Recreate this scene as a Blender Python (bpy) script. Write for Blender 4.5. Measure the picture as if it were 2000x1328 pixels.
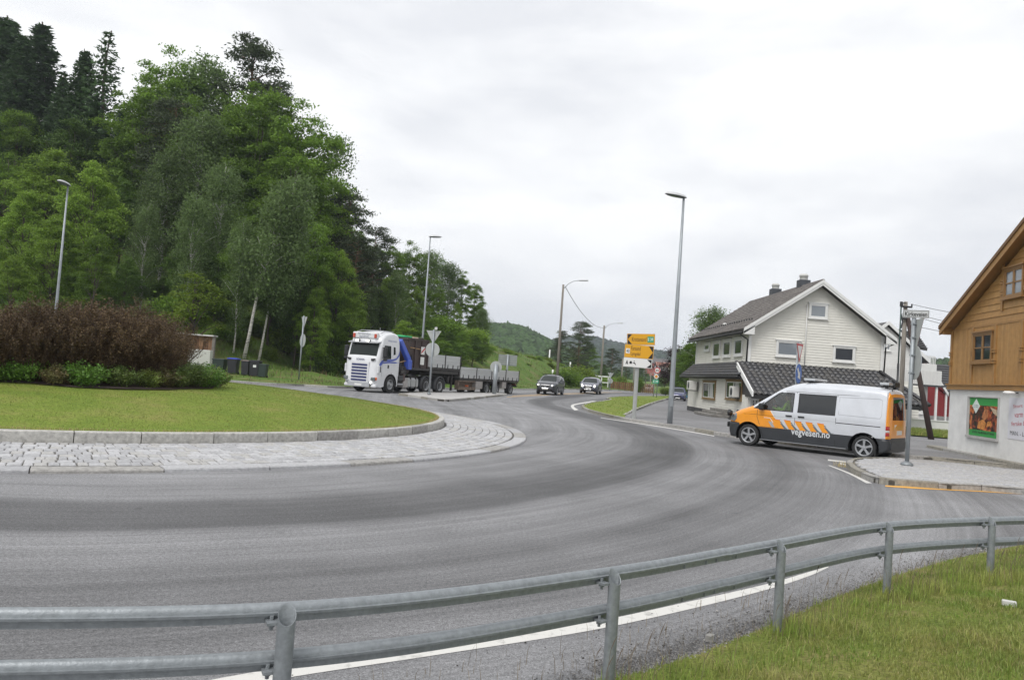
import bpy, math, random
import numpy as np
from mathutils import Vector, Matrix
from mathutils.geometry import delaunay_2d_cdt
random.seed(7); rng = np.random.default_rng(7)
for o in list(bpy.data.objects): bpy.data.objects.remove(o)
sc = bpy.context.scene; C = sc.collection
R = math.radians; PI = math.pi
# ---------------------------------------------------------------- camera
FOC, EYE, PIT, ROL = 1525.0, 1.72, math.atan(66.3/1525), R(4.1)
_f = np.array([0, math.cos(PIT), math.sin(PIT)]); _r0 = np.array([1.0, 0, 0]); _u0 = np.array([0, -math.sin(PIT), math.cos(PIT)])
_r = math.cos(ROL)*_r0+math.sin(ROL)*_u0; _u = math.cos(ROL)*_u0-math.sin(ROL)*_r0
cd = bpy.data.cameras.new('camera'); cam = bpy.data.objects.new('camera', cd); C.objects.link(cam)
cd.sensor_width = 36; cd.lens = 36*FOC/2000; cd.clip_end = 9000; cd.clip_start = .05
m = Matrix.Identity(4)
for i in range(3): m[i][0] = _r[i]; m[i][1] = _u[i]; m[i][2] = -_f[i]
m[0][3], m[1][3], m[2][3] = 0, 0, EYE
cam.matrix_world = m; sc.camera = cam
# ---------------------------------------------------------------- sky, sun, exposure
w = bpy.data.worlds.new('World'); sc.world = w; w.use_nodes = True
nt = w.node_tree; nt.nodes.clear(); N = nt.nodes.new; L = nt.links.new
out = N('ShaderNodeOutputWorld'); bg = N('ShaderNodeBackground'); sky = N('ShaderNodeTexSky')
sky.sky_type = 'NISHITA'; sky.sun_disc = False; sky.sun_elevation = R(52); sky.sun_rotation = R(-35)
hs = N('ShaderNodeHueSaturation'); hs.inputs['Saturation'].default_value = .25
tc = N('ShaderNodeTexCoord'); mp = N('ShaderNodeMapping'); mp.inputs['Scale'].default_value = (1, 1, 3.2)
nz = N('ShaderNodeTexNoise'); nz.inputs['Scale'].default_value = 2.6; nz.inputs['Detail'].default_value = 7; nz.inputs['Roughness'].default_value = .55; nz.inputs['Distortion'].default_value = .15
rp = N('ShaderNodeValToRGB'); rp.color_ramp.elements[0].position = .36; rp.color_ramp.elements[0].color = (5.8, 5.92, 6.2, 1); rp.color_ramp.elements[1].position = .58; rp.color_ramp.elements[1].color = (7.5, 7.55, 7.6, 1)
mx = N('ShaderNodeMix'); mx.data_type = 'RGBA'; mx.inputs['Factor'].default_value = .93
L(tc.outputs['Generated'], mp.inputs['Vector']); L(mp.outputs['Vector'], nz.inputs['Vector']); L(nz.outputs['Fac'], rp.inputs['Fac'])
L(sky.outputs['Color'], hs.inputs['Color']); L(hs.outputs['Color'], mx.inputs['A']); L(rp.outputs['Color'], mx.inputs['B'])
L(mx.outputs['Result'], bg.inputs['Color']); bg.inputs['Strength'].default_value = .10; L(bg.outputs['Background'], out.inputs['Surface'])
sd = bpy.data.lights.new('sun', 'SUN'); sd.energy = 1.5; sd.angle = R(25); sd.color = (1, .975, .94)
sun = bpy.data.objects.new('sun', sd); C.objects.link(sun); sun.rotation_euler = (R(38), 0, R(-35))
sc.view_settings.view_transform = 'Standard'; sc.view_settings.look = 'None'; sc.view_settings.exposure = .6; sc.view_settings.gamma = 1; sc.view_settings.use_curve_mapping = False
sc.render.engine = 'CYCLES'; sc.cycles.max_bounces = 6; sc.cycles.transparent_max_bounces = 12; sc.cycles.diffuse_bounces = 3; sc.cycles.volume_bounces = 0
# ---------------------------------------------------------------- surveying: pixels of the photograph to ground points
def ss(t): t = min(max(t, 0), 1); return t*t*(3-2*t)
def gz(x, y):
    if y < 48: return 0.0
    k = 1-ss((x/y-.13)/.07)
    return .32*ss((y-48)/42)*k
def G(px, py, z=0.0, fn=None):
    d = _f+_r*(px-1000)/FOC-_u*(py-664)/FOC
    h = z; p = None
    for _ in range(30):
        t = (h-EYE)/min(d[2], -1e-4); p = (d[0]*t, d[1]*t)
        h2 = z+(fn or gz)(*p); h = h*.6+h2*.4
    return Vector((p[0], p[1], h))
def At(px, py, Y):
    d = _f+_r*(px-1000)/FOC-_u*(py-664)/FOC; t = Y/d[1]
    return Vector((d[0]*t, Y, EYE+d[2]*t))
# ---------------------------------------------------------------- object helpers
def link(o, parent=None):
    C.objects.link(o)
    if parent is not None: o.parent = parent
    return o
def obj(name, me, parent=None, loc=None, rot=None):
    o = bpy.data.objects.new(name, me); link(o, parent)
    if loc is not None: o.location = loc
    if rot is not None: o.rotation_euler = rot
    return o
def tag(o, label=None, cat=None, group=None, kind=None):
    if label: o['label'] = label
    if cat: o['category'] = cat
    if group: o['group'] = group
    if kind: o['kind'] = kind
    return o
def thing(name, label, cat, loc=(0, 0, 0), rz=0, group=None):
    o = bpy.data.objects.new(name, None); link(o); o.location = loc; o.rotation_euler = (0, 0, rz); o.empty_display_size = .2
    return tag(o, label, cat, group)
KIDS = {}
def copy_tree(o, kids, parent=None):
    c = o.copy(); link(c, parent)
    for ch, sub in kids: copy_tree(ch, sub, c)
    return c
def kids_of(o):
    return [(ch, kids_of(ch)) for ch in o.children]
def mesh(name, V, F, mats, smooth=False, mi=None):
    me = bpy.data.meshes.new(name); me.from_pydata([tuple(v) for v in V], [], [tuple(f) for f in F])
    for m_ in (mats if isinstance(mats, (list, tuple)) else [mats]): me.materials.append(m_)
    if mi is not None: me.polygons.foreach_set('material_index', np.array(mi, dtype=np.int32))
    if smooth: me.polygons.foreach_set('use_smooth', np.ones(len(me.polygons), dtype=bool))
    me.update(); return me
def fast(name, V, F, mats, smooth=False, mi=None):      # V (n,3), F (m,k)
    V = np.asarray(V, dtype=np.float32); F = np.asarray(F, dtype=np.int32); k = F.shape[1]
    me = bpy.data.meshes.new(name); me.vertices.add(len(V)); me.vertices.foreach_set('co', V.ravel())
    me.loops.add(F.size); me.loops.foreach_set('vertex_index', F.ravel())
    me.polygons.add(len(F)); me.polygons.foreach_set('loop_start', np.arange(0, F.size, k, dtype=np.int32))
    try: me.polygons.foreach_set('loop_total', np.full(len(F), k, dtype=np.int32))
    except Exception: pass
    for m_ in (mats if isinstance(mats, (list, tuple)) else [mats]): me.materials.append(m_)
    if mi is not None: me.polygons.foreach_set('material_index', np.asarray(mi, dtype=np.int32))
    if smooth: me.polygons.foreach_set('use_smooth', np.ones(len(F), dtype=bool))
    me.update(calc_edges=True); me.validate(); return me
class MB:
    def __init__(s): s.V = []; s.F = []; s.mi = []; s.m = 0
    def add(s, V, F):
        n = len(s.V); s.V += [tuple(v) for v in V]; s.F += [tuple(i+n for i in f) for f in F]; s.mi += [s.m]*len(F); return s
    def box(s, c, d, rot=None, bev=0):
        x, y, z = d[0]/2, d[1]/2, d[2]/2
        if bev:
            b = min(bev, x*.49, y*.49, z*.49); P = []
            for sx in (-1, 1):
                for sy in (-1, 1):
                    for sz in (-1, 1):
                        P += [(sx*x, sy*(y-b), sz*(z-b)), (sx*(x-b), sy*y, sz*(z-b)), (sx*(x-b), sy*(y-b), sz*z)]
            ix = lambda a, b_, c_, k: ((a*2+b_)*2+c_)*3+k
            F = [[ix(a, 0, 0, 0), ix(a, 1, 0, 0), ix(a, 1, 1, 0), ix(a, 0, 1, 0)] for a in (0, 1)]
            F += [[ix(0, a, 0, 1), ix(1, a, 0, 1), ix(1, a, 1, 1), ix(0, a, 1, 1)] for a in (0, 1)]
            F += [[ix(0, 0, a, 2), ix(1, 0, a, 2), ix(1, 1, a, 2), ix(0, 1, a, 2)] for a in (0, 1)]
            for a in (0, 1):
                for b_ in (0, 1):
                    F.append([ix(a, b_, 0, 0), ix(a, b_, 1, 0), ix(a, b_, 1, 1), ix(a, b_, 0, 1)])
                    F.append([ix(a, 0, b_, 0), ix(a, 1, b_, 0), ix(a, 1, b_, 2), ix(a, 0, b_, 2)])
                    F.append([ix(0, a, b_, 1), ix(1, a, b_, 1), ix(1, a, b_, 2), ix(0, a, b_, 2)])
                    for c_ in (0, 1): F.append([ix(a, b_, c_, k) for k in range(3)])
        else:
            P = [(sx*x, sy*y, sz*z) for sx in (-1, 1) for sy in (-1, 1) for sz in (-1, 1)]
            F = [(0, 1, 3, 2), (4, 6, 7, 5), (0, 4, 5, 1), (2, 3, 7, 6), (0, 2, 6, 4), (1, 5, 7, 3)]
        if rot is not None:
            if not isinstance(rot, Matrix): rot = Matrix.Rotation(rot, 3, 'Z')
            P = [tuple(rot @ Vector(p)) for p in P]
        return s.add([(p[0]+c[0], p[1]+c[1], p[2]+c[2]) for p in P], F)
    def tube(s, pts, rad, n=10, cap=True):
        pts = [Vector(p) for p in pts]; rr = rad if isinstance(rad, (list, tuple)) else [rad]*len(pts)
        V = []; F = []
        for i, p in enumerate(pts):
            d = (pts[min(i+1, len(pts)-1)]-pts[max(i-1, 0)]).normalized()
            a = Vector((0, 0, 1)) if abs(d.z) < .9 else Vector((1, 0, 0))
            u = d.cross(a).normalized(); v = d.cross(u)
            for k in range(n):
                t = 2*PI*k/n; V.append(p+(u*math.cos(t)+v*math.sin(t))*rr[i])
        for i in range(len(pts)-1):
            for k in range(n): F.append((i*n+k, i*n+(k+1) % n, (i+1)*n+(k+1) % n, (i+1)*n+k))
        if cap: F.append(tuple(range(n))[::-1]); F.append(tuple((len(pts)-1)*n+k for k in range(n)))
        return s.add(V, F)
    def lathe(s, prof, n=24, axis='z', c=(0, 0, 0), close=False):     # prof (r, h)
        V = []; F = []; m_ = len(prof)
        for k in range(n):
            t = 2*PI*k/n
            for r_, h in prof:
                a, b = r_*math.cos(t), r_*math.sin(t)
                V.append({'z': (a, b, h), 'y': (a, h, b), 'x': (h, a, b)}[axis])
        for k in range(n):
            for i in range(m_-1 if not close else m_):
                j = (i+1) % m_; F.append((k*m_+i, ((k+1) % n)*m_+i, ((k+1) % n)*m_+j, k*m_+j))
        return s.add([(v[0]+c[0], v[1]+c[1], v[2]+c[2]) for v in V], F)
    def prism(s, poly, o, u, v, t):       # 2D polygon in plane (u,v) from origin o, thickness vector t
        o, u, v, t = Vector(o), Vector(u), Vector(v), Vector(t)
        A = [o+u*a+v*b for a, b in poly]; n = len(A); B = [a+t for a in A]
        return s.add(A+B, [tuple(range(n))[::-1], tuple(range(n, 2*n))]+[(i, (i+1) % n, n+(i+1) % n, n+i) for i in range(n)])
    def quad(s, *P): return s.add(P, [tuple(range(len(P)))])
    def me(s, name, mats, smooth=False): return mesh(name, s.V, s.F, mats, smooth, s.mi if s.m or any(s.mi) else None)
    def build(s, name, mats, parent=None, smooth=False, loc=None, rot=None): return obj(name, s.me(name, mats, smooth), parent, loc, rot)
def sharp(o, deg=35):
    me = o.data if hasattr(o, 'data') else o
    try: me.set_sharp_from_angle(angle=R(deg))
    except Exception: pass
    return o
def catmull(P, step=.5):
    P = [Vector(p) for p in P]; out_ = []
    for i in range(len(P)-1):
        a, b, c, d = P[max(i-1, 0)], P[i], P[i+1], P[min(i+2, len(P)-1)]
        n = max(1, int((c-b).length/step))
        for k in range(n):
            t = k/n; out_.append(.5*((2*b)+(c-a)*t+(2*a-5*b+4*c-d)*t*t+(3*b-a-3*c+d)*t**3))
    out_.append(P[-1]); return out_
def inpoly(x, y, P):
    r_ = False; j = len(P)-1
    for i in range(len(P)):
        if (P[i][1] > y) != (P[j][1] > y) and x < (P[j][0]-P[i][0])*(y-P[i][1])/(P[j][1]-P[i][1])+P[i][0]: r_ = not r_
        j = i
    return r_
def inpoly_np(X, Y, P):
    r_ = np.zeros(X.shape, bool); j = len(P)-1
    for i in range(len(P)):
        yi, yj, xi, xj = P[i][1], P[j][1], P[i][0], P[j][0]
        if yi != yj: r_ ^= ((yi > Y) != (yj > Y)) & (X < (xj-xi)*(Y-yi)/(yj-yi)+xi)
        j = i
    return r_
def tess(poly, holes=(), step=.5, extra=()):
    pts = []; edges = []
    for lp in [poly]+list(holes):
        n = len(pts); pts += [Vector((p[0], p[1])) for p in lp]; edges += [(n+i, n+(i+1) % len(lp)) for i in range(len(lp))]
    xs = [p[0] for p in poly]; ys = [p[1] for p in poly]
    gx, gy = np.meshgrid(np.arange(min(xs)+step/2, max(xs), step), np.arange(min(ys)+step/2, max(ys), step))
    gx = gx.ravel(); gy = gy.ravel(); k = inpoly_np(gx, gy, poly)
    for h in holes: k &= ~inpoly_np(gx, gy, h)
    pts += [Vector((a, b)) for a, b in zip(gx[k], gy[k])]; pts += [Vector(e) for e in extra]
    r_ = delaunay_2d_cdt(pts, edges, [], 0, 1e-5); V = r_[0]; F = []
    for f in r_[2]:
        cx = sum(V[i].x for i in f)/3; cy = sum(V[i].y for i in f)/3
        if inpoly(cx, cy, poly) and not any(inpoly(cx, cy, h) for h in holes): F.append(tuple(f))
    return [(v.x, v.y) for v in V], F
# ---------------------------------------------------------------- materials
MATS = {}
def M(name, col, rough=.6, metal=0, var=0, scale=4, bump=0, bscale=30, col2=None, coat=0, stretch=(1, 1, 1), emit=0, island=0, trans=0, spec=.5, detail=4):
    if name in MATS: return MATS[name]
    m_ = bpy.data.materials.new(name); m_.use_nodes = True; nt = m_.node_tree; b = nt.nodes['Principled BSDF']; N = nt.nodes.new; L = nt.links.new
    b.inputs['Roughness'].default_value = rough; b.inputs['Metallic'].default_value = metal
    b.inputs['Base Color'].default_value = (*col, 1); b.inputs['Coat Weight'].default_value = coat; b.inputs['Coat Roughness'].default_value = .08
    b.inputs['Specular IOR Level'].default_value = spec
    src = None
    if var or col2 or bump:
        tc = N('ShaderNodeTexCoord'); mp = N('ShaderNodeMapping'); mp.inputs['Scale'].default_value = stretch; L(tc.outputs['Object'], mp.inputs['Vector'])
    if var or col2:
        nz = N('ShaderNodeTexNoise'); nz.inputs['Scale'].default_value = scale; nz.inputs['Detail'].default_value = detail; nz.inputs['Roughness'].default_value = .62; L(mp.outputs['Vector'], nz.inputs['Vector'])
        r_ = N('ShaderNodeMapRange'); r_.inputs['From Min'].default_value = .3; r_.inputs['From Max'].default_value = .7; L(nz.outputs['Fac'], r_.inputs['Value'])
        mx = N('ShaderNodeMix'); mx.data_type = 'RGBA'; L(r_.outputs['Result'], mx.inputs['Factor'])
        c2 = col2 or tuple(min(1, c*(1+var)) for c in col); c1 = col if col2 else tuple(c*(1-var) for c in col)
        mx.inputs['A'].default_value = (*c1, 1); mx.inputs['B'].default_value = (*c2, 1); src = mx.outputs['Result']
    if island:
        ge = N('ShaderNodeNewGeometry'); oi = N('ShaderNodeObjectInfo'); hv = N('ShaderNodeHueSaturation')
        if src: L(src, hv.inputs['Color'])
        else: hv.inputs['Color'].default_value = (*col, 1)
        a = N('ShaderNodeMapRange'); a.inputs['To Min'].default_value = 1-island; a.inputs['To Max'].default_value = 1+island; L(ge.outputs['Random Per Island'], a.inputs['Value'])
        b2 = N('ShaderNodeMapRange'); b2.inputs['To Min'].default_value = 1-island*.5; b2.inputs['To Max'].default_value = 1+island*.5; L(oi.outputs['Random'], b2.inputs['Value'])
        mu = N('ShaderNodeMath'); mu.operation = 'MULTIPLY'; L(a.outputs['Result'], mu.inputs[0]); L(b2.outputs['Result'], mu.inputs[1]); L(mu.outputs[0], hv.inputs['Value'])
        src = hv.outputs['Color']
    if src: L(src, b.inputs['Base Color'])
    if bump:
        n2 = N('ShaderNodeTexNoise'); n2.inputs['Scale'].default_value = bscale; n2.inputs['Detail'].default_value = 5; L(mp.outputs['Vector'], n2.inputs['Vector'])
        bp = N('ShaderNodeBump'); bp.inputs['Strength'].default_value = bump; bp.inputs['Distance'].default_value = .02; L(n2.outputs['Fac'], bp.inputs['Height']); L(bp.outputs['Normal'], b.inputs['Normal'])
    if emit: b.inputs['Emission Color'].default_value = (*col, 1); b.inputs['Emission Strength'].default_value = emit
    if trans:
        tl = N('ShaderNodeBsdfTranslucent'); ms = N('ShaderNodeMixShader'); ms.inputs[0].default_value = trans
        if src: L(src, tl.inputs['Color'])
        else: tl.inputs['Color'].default_value = (*col, 1)
        o_ = nt.nodes['Material Output']; L(b.outputs[0], ms.inputs[1]); L(tl.outputs[0], ms.inputs[2]); L(ms.outputs[0], o_.inputs['Surface'])
    MATS[name] = m_; return m_
def glass_mat(name, tint, alpha):
    m_ = bpy.data.materials.new(name); m_.use_nodes = True; nt = m_.node_tree; nt.nodes.clear(); N = nt.nodes.new; L = nt.links.new
    t = N('ShaderNodeBsdfTransparent'); t.inputs['Color'].default_value = (*tint, 1); g = N('ShaderNodeBsdfGlossy'); g.inputs['Roughness'].default_value = .03
    lw = N('ShaderNodeLayerWeight'); lw.inputs['Blend'].default_value = .35; mr = N('ShaderNodeMapRange'); mr.inputs['To Min'].default_value = alpha; mr.inputs['To Max'].default_value = .85
    L(lw.outputs['Fresnel'], mr.inputs['Value']); ms = N('ShaderNodeMixShader'); L(mr.outputs['Result'], ms.inputs[0]); L(t.outputs[0], ms.inputs[1]); L(g.outputs[0], ms.inputs[2])
    o_ = N('ShaderNodeOutputMaterial'); L(ms.outputs[0], o_.inputs['Surface']); return m_
GL_CLEAR = glass_mat('clear_glass', (.55, .6, .57), .1)
GL_DARK = M('privacy_glass', (.012, .014, .016), .04, spec=.8)
GL_CAR = M('car_glass', (.012, .018, .016), .06, spec=.35)
GALV = M('galvanised_steel', (.255, .275, .29), .5, .45, var=.16, scale=26, bump=.15, bscale=60)
POLE = M('lamp_pole_steel', (.30, .325, .345), .5, .4, var=.12, scale=3)
SIGNBACK = M('sign_back_grey', (.37, .385, .375), .5, 0, var=.06, scale=4)
WHITE = M('white_paint', (.78, .78, .77), .45, var=.04, scale=3)
BLACK = M('black_plastic', (.02, .021, .023), .5)
DKGREY = M('dark_grey_plastic', (.045, .048, .052), .55, var=.15)
RUBBER = M('tyre_rubber', (.022, .022, .023), .8, var=.25, scale=12)
ALLOY = M('alloy_wheel', (.42, .43, .45), .35, .6)
CHROME = M('chrome_trim', (.6, .61, .63), .2, .9)
TIMBERPOLE = M('weathered_pole_wood', (.21, .19, .165), .85, var=.25, scale=3, stretch=(6, 6, .4))
# ---------------------------------------------------------------- lettering made once from the built-in font
TXT = {}
def prep_text(strings):
    tmp = []
    for s in strings:
        cu = bpy.data.curves.new('lettering', 'FONT'); cu.body = s; cu.size = 1; cu.align_x = 'CENTER'; cu.resolution_u = 2
        if s in ('vegvesen.no', '60', 'Kirkeveien', 'MAN. - L', 'SCANIA', 'DIN NÆRBUTIKK', 'E 39', '43'): cu.offset = .018
        o = bpy.data.objects.new('lettering', cu); C.objects.link(o); tmp.append((s, o))
    dg = bpy.context.evaluated_depsgraph_get()
    for s, o in tmp: TXT[s] = bpy.data.meshes.new_from_object(o.evaluated_get(dg))
    for s, o in tmp: bpy.data.objects.remove(o)
prep_text(['vegvesen.no', 'SCANIA', 'MITTESDVELA', 'TRANSPORT', 'Kristiansand', 'E 39', '43', 'Farsund', 'Lyngdal', '60', 'Kirkeveien', 'DIN NÆRBUTIKK', 'NÆR', 'BUTIKK',
           'Stort utvalg', 'varm mat', 'ferske bakervarer', 'MAN. - LØR.', 'MITTESDVELA TRANSPORT', 'LH 48217', 'SV 60731', 'BT 39164'])
def text(s, width, height, mat, parent, o, u, v, name='lettering', fn=None, left=False):
    """letters fitted to width x height, centred on o in plane (u,v); fn maps plane coords to a surface"""
    src = TXT[s]; P = np.array([v_.co[:] for v_ in src.vertices]); lo = P.min(0); hi = P.max(0)
    sx = width/(hi[0]-lo[0]); sy = height/(hi[1]-lo[1]); cx = lo[0] if left else (lo[0]+hi[0])/2; cy = (lo[1]+hi[1])/2
    o, u, v = Vector(o), Vector(u), Vector(v); V = []
    for p in P:
        a, b = (p[0]-cx)*sx, (p[1]-cy)*sy
        V.append(fn(a, b) if fn else o+u*a+v*b)
    me = mesh(name, V, [tuple(p.vertices) for p in src.polygons], mat)
    return obj(name, me, parent)
# ================================================================ SETTING
CI = Vector((-12.436, 21.474)); R_AP, R_KB = 13.02, 10.72
def dome(x, y):
    r_ = math.hypot(x-CI.x, y-CI.y)
    if r_ < 10.5: return .33+.62*(1-(r_/10.5)**2)
    return .15-.11*ss((r_-10.72)/2.3)
# ---- asphalt material: aggregate speckle, and wear bands that follow the traffic (UV = along / across the travelled path)
def asphalt(name, base=(.165, .165, .17), streak=True):
    m_ = bpy.data.materials.new(name); m_.use_nodes = True; nt = m_.node_tree; b = nt.nodes['Principled BSDF']; N = nt.nodes.new; L = nt.links.new
    b.inputs['Roughness'].default_value = .85; b.inputs['Specular IOR Level'].default_value = .3
    tc = N('ShaderNodeTexCoord')
    def noise(vec, scale, det=3, rough=.6, sc3=None):
        mp = N('ShaderNodeMapping'); L(vec, mp.inputs['Vector'])
        if sc3: mp.inputs['Scale'].default_value = sc3
        n = N('ShaderNodeTexNoise'); n.inputs['Scale'].default_value = scale; n.inputs['Detail'].default_value = det; n.inputs['Roughness'].default_value = rough; L(mp.outputs['Vector'], n.inputs['Vector']); return n.outputs['Fac']
    def mr(s, a, c, x, y):
        r_ = N('ShaderNodeMapRange'); r_.inputs['From Min'].default_value = a; r_.inputs['From Max'].default_value = c; r_.inputs['To Min'].default_value = x; r_.inputs['To Max'].default_value = y; L(s, r_.inputs['Value']); return r_.outputs['Result']
    def mul(a, c):
        r_ = N('ShaderNodeMath'); r_.operation = 'MULTIPLY'; L(a, r_.inputs[0]); L(c, r_.inputs[1]); return r_.outputs[0]
    k = mul(mr(noise(tc.outputs['Object'], 90, 2, .8), .3, .7, .45, 1.6), mr(noise(tc.outputs['Object'], .35, 6, .65), .3, .7, .75, 1.15))
    k = mul(k, mr(noise(tc.outputs['Object'], 30, 2), .35, .7, .8, 1.22))
    k = mul(k, mr(noise(tc.outputs['Object'], 1.7, 3, .7), .66, .72, 1, .80))
    if streak:
        uv = N('ShaderNodeUVMap'); uv.uv_map = 'travel'
        st = mr(noise(uv.outputs['UV'], 1, 7, .72, (.035, .85, 1)), .34, .66, .70, 1.20)
        st2 = mr(noise(uv.outputs['UV'], 1, 5, .75, (.06, 6.5, 1)), .3, .7, .88, 1.10)
        st3 = mr(noise(uv.outputs['UV'], 1, 3, .7, (.1, 22, 1)), .3, .7, .88, 1.09)
        sx = N('ShaderNodeSeparateXYZ'); L(uv.outputs['UV'], sx.inputs[0])
        band = N('ShaderNodeFloatCurve'); cv = band.mapping.curves[0]
        pts = [(0, .96), (.17, .98), (.26, .96), (.345, .80), (.39, .66), (.43, .84), (.475, .86), (.51, .52), (.545, .50), (.59, .86), (.66, 1.0), (.78, 1.06), (1, 1.0)]
        cv.points[0].location = pts[0]; cv.points[1].location = pts[-1]
        for p in pts[1:-1]: cv.points.new(*p)
        band.mapping.update(); L(mr(sx.outputs['Y'], -10, 10, 0, 1), band.inputs['Value'])
        k = mul(mul(mul(k, st), mul(st2, st3)), band.outputs[0])
    mx = N('ShaderNodeMix'); mx.data_type = 'RGBA'; mx.blend_type = 'MULTIPLY'; mx.inputs['Factor'].default_value = 1; mx.inputs['A'].default_value = (*base, 1); L(k, mx.inputs['B'])
    L(mx.outputs['Result'], b.inputs['Base Color'])
    bp = N('ShaderNodeBump'); bp.inputs['Strength'].default_value = .5; bp.inputs['Distance'].default_value = .006; L(noise(tc.outputs['Object'], 85, 3, .7), bp.inputs['Height']); L(bp.outputs['Normal'], b.inputs['Normal'])
    return m_
ASPH = asphalt('worn_asphalt', (.240, .240, .247)); PAVE = asphalt('pavement_asphalt', (.205, .203, .207), False)
# travelled path (dark band centre), in photograph pixels
trav = [G(*p) for p in [(-900, 1010), (0, 1035), (400, 1030), (750, 1012), (1050, 975), (1260, 930), (1350, 890), (1330, 858), (1240, 828), (1130, 803), (1080, 789), (1100, 779), (1190, 770)]]
trav = [Vector((p.x, p.y, 0)) for p in trav]; trav.append(Vector((30, 150, 0)))
TP = catmull(trav, .35); T2 = np.array([(p.x, p.y) for p in TP]); TS = np.concatenate([[0], np.cumsum(np.hypot(*np.diff(T2, axis=0).T))])
TD = np.gradient(T2, axis=0); TD /= np.linalg.norm(TD, axis=1)[:, None]
xs = np.concatenate([np.arange(-60, -20, 2.), np.arange(-20, 22, .3), np.arange(22, 62, 2.)]); ys = np.concatenate([np.arange(-4, 45, .3), np.arange(45, 172, 1.)])
X, Y = np.meshgrid(xs, ys); n0, n1 = X.shape; P2 = np.c_[X.ravel(), Y.ravel()]
Z = np.array([gz(a, b) for a, b in P2])
idx = np.arange(n0*n1).reshape(n0, n1); F = np.stack([idx[:-1, :-1], idx[:-1, 1:], idx[1:, 1:], idx[1:, :-1]], -1).reshape(-1, 4)
road_me = fast('road', np.c_[P2, Z], F, ASPH, True)
near = np.empty(len(P2), int)
for a in range(0, len(P2), 4000):
    d = ((P2[a:a+4000, None, :]-T2[None])**2).sum(2); near[a:a+4000] = d.argmin(1)
dv = P2-T2[near]; across = TD[near, 0]*dv[:, 1]-TD[near, 1]*dv[:, 0]; along = TS[near]+(dv*TD[near]).sum(1)
uvl = road_me.uv_layers.new(name='travel'); li = np.empty(len(road_me.loops), dtype=np.int32); road_me.loops.foreach_get('vertex_index', li)
uvl.data.foreach_set('uv', np.c_[along, across][li].astype(np.float32).ravel())
road = obj('road', road_me); tag(road, 'grey worn asphalt of the roundabout and its arms', kind='structure')
# ---- grass ground out to the horizon
GRASS_FAR = M('far_grass', (.07, .11, .03), .9, var=.35, scale=.05, detail=8)
def grass_mat(name, c1, c2, c3, sc=.9):
    m_ = bpy.data.materials.new(name); m_.use_nodes = True; nt = m_.node_tree; b = nt.nodes['Principled BSDF']; N = nt.nodes.new; L = nt.links.new
    b.inputs['Roughness'].default_value = .9; b.inputs['Specular IOR Level'].default_value = .15
    tc = N('ShaderNodeTexCoord'); n1 = N('ShaderNodeTexNoise'); n1.inputs['Scale'].default_value = sc; n1.inputs['Detail'].default_value = 9; n1.inputs['Roughness'].default_value = .7; L(tc.outputs['Object'], n1.inputs['Vector'])
    r1 = N('ShaderNodeValToRGB'); e = r1.color_ramp.elements; e[0].position = .33; e[0].color = (*c1, 1); e[1].position = .68; e[1].color = (*c3, 1); k = e.new(.5); k.color = (*c2, 1); L(n1.outputs['Fac'], r1.inputs['Fac'])
    n2 = N('ShaderNodeTexNoise'); n2.inputs['Scale'].default_value = 38; n2.inputs['Detail'].default_value = 4; L(tc.outputs['Object'], n2.inputs['Vector'])
    mr = N('ShaderNodeMapRange'); mr.inputs['From Min'].default_value = .3; mr.inputs['From Max'].default_value = .7; mr.inputs['To Min'].default_value = .6; mr.inputs['To Max'].default_value = 1.35; L(n2.outputs['Fac'], mr.inputs['Value'])
    mx = N('ShaderNodeMix'); mx.data_type = 'RGBA'; mx.blend_type = 'MULTIPLY'; mx.inputs['Factor'].default_value = 1; L(r1.outputs['Color'], mx.inputs['A']); L(mr.outputs['Result'], mx.inputs['B']); L(mx.outputs['Result'], b.inputs['Base Color'])
    bp = N('ShaderNodeBump'); bp.inputs['Strength'].default_value = .8; bp.inputs['Distance'].default_value = .03; L(n2.outputs['Fac'], bp.inputs['Height']); L(bp.outputs['Normal'], b.inputs['Normal'])
    MATS[name] = m_; return m_
LAWN = grass_mat('mown_lawn', (.13, .195, .03), (.17, .225, .038), (.235, .23, .07))
ROUGHG = grass_mat('rough_grass', (.07, .135, .024), (.105, .165, .034), (.18, .15, .075), .35)
NEARG = grass_mat('near_grass_soil', (.10, .14, .025), (.15, .175, .038), (.22, .19, .08), 1.6)
gx = [-4000, -1500, -500, -100, 0, 100, 500, 1500, 4000]; gy = [-200, -5, 60, 172, 400, 1500, 5000]
gV = [(a, b, -.10) for b in gy for a in gx]; gF = [(j*9+i, j*9+i+1, (j+1)*9+i+1, (j+1)*9+i) for j in range(6) for i in range(8)]
tag(obj('ground', mesh('ground', gV, gF, GRASS_FAR)), 'green valley floor reaching to the hills', kind='structure')
# ---- hillside behind the far kerb (ribbon in kerb coordinates)
FK = [(-95, 50), (-60, 47.5), (-35, 46.5), (-17.5, 47.2), (-12.8, 49.4), (-10.6, 51.3), (-6.2, 61), (.5, 74.5), (6.4, 91), (13, 112), (22, 132), (40, 165), (75, 210), (140, 260)]
FKs = catmull([Vector((a, b, 0)) for a, b in FK], 2.0)
def hill_h(x, o, y=60):
    A = 1-.93*ss((x-5)/11); B = (1-ss((x+14)/17))*(1-ss((y-125)/70))
    s0 = 13-10.8*ss((x+14)/8); h = .12+3.7*A*ss((o-s0)/9)+.05*min(o, 6)+B*.40*min(max(0, o-s0-7), 75)+.02*max(0, o-3)*(1-B)
    return h
offs = [0, .35, 1, 2, 3]
HV = []; nrm = []
for i, p in enumerate(FKs):
    t = (FKs[min(i+1, len(FKs)-1)]-FKs[max(i-1, 0)]).normalized(); nrm.append(Vector((-t.y, t.x, 0)))
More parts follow.
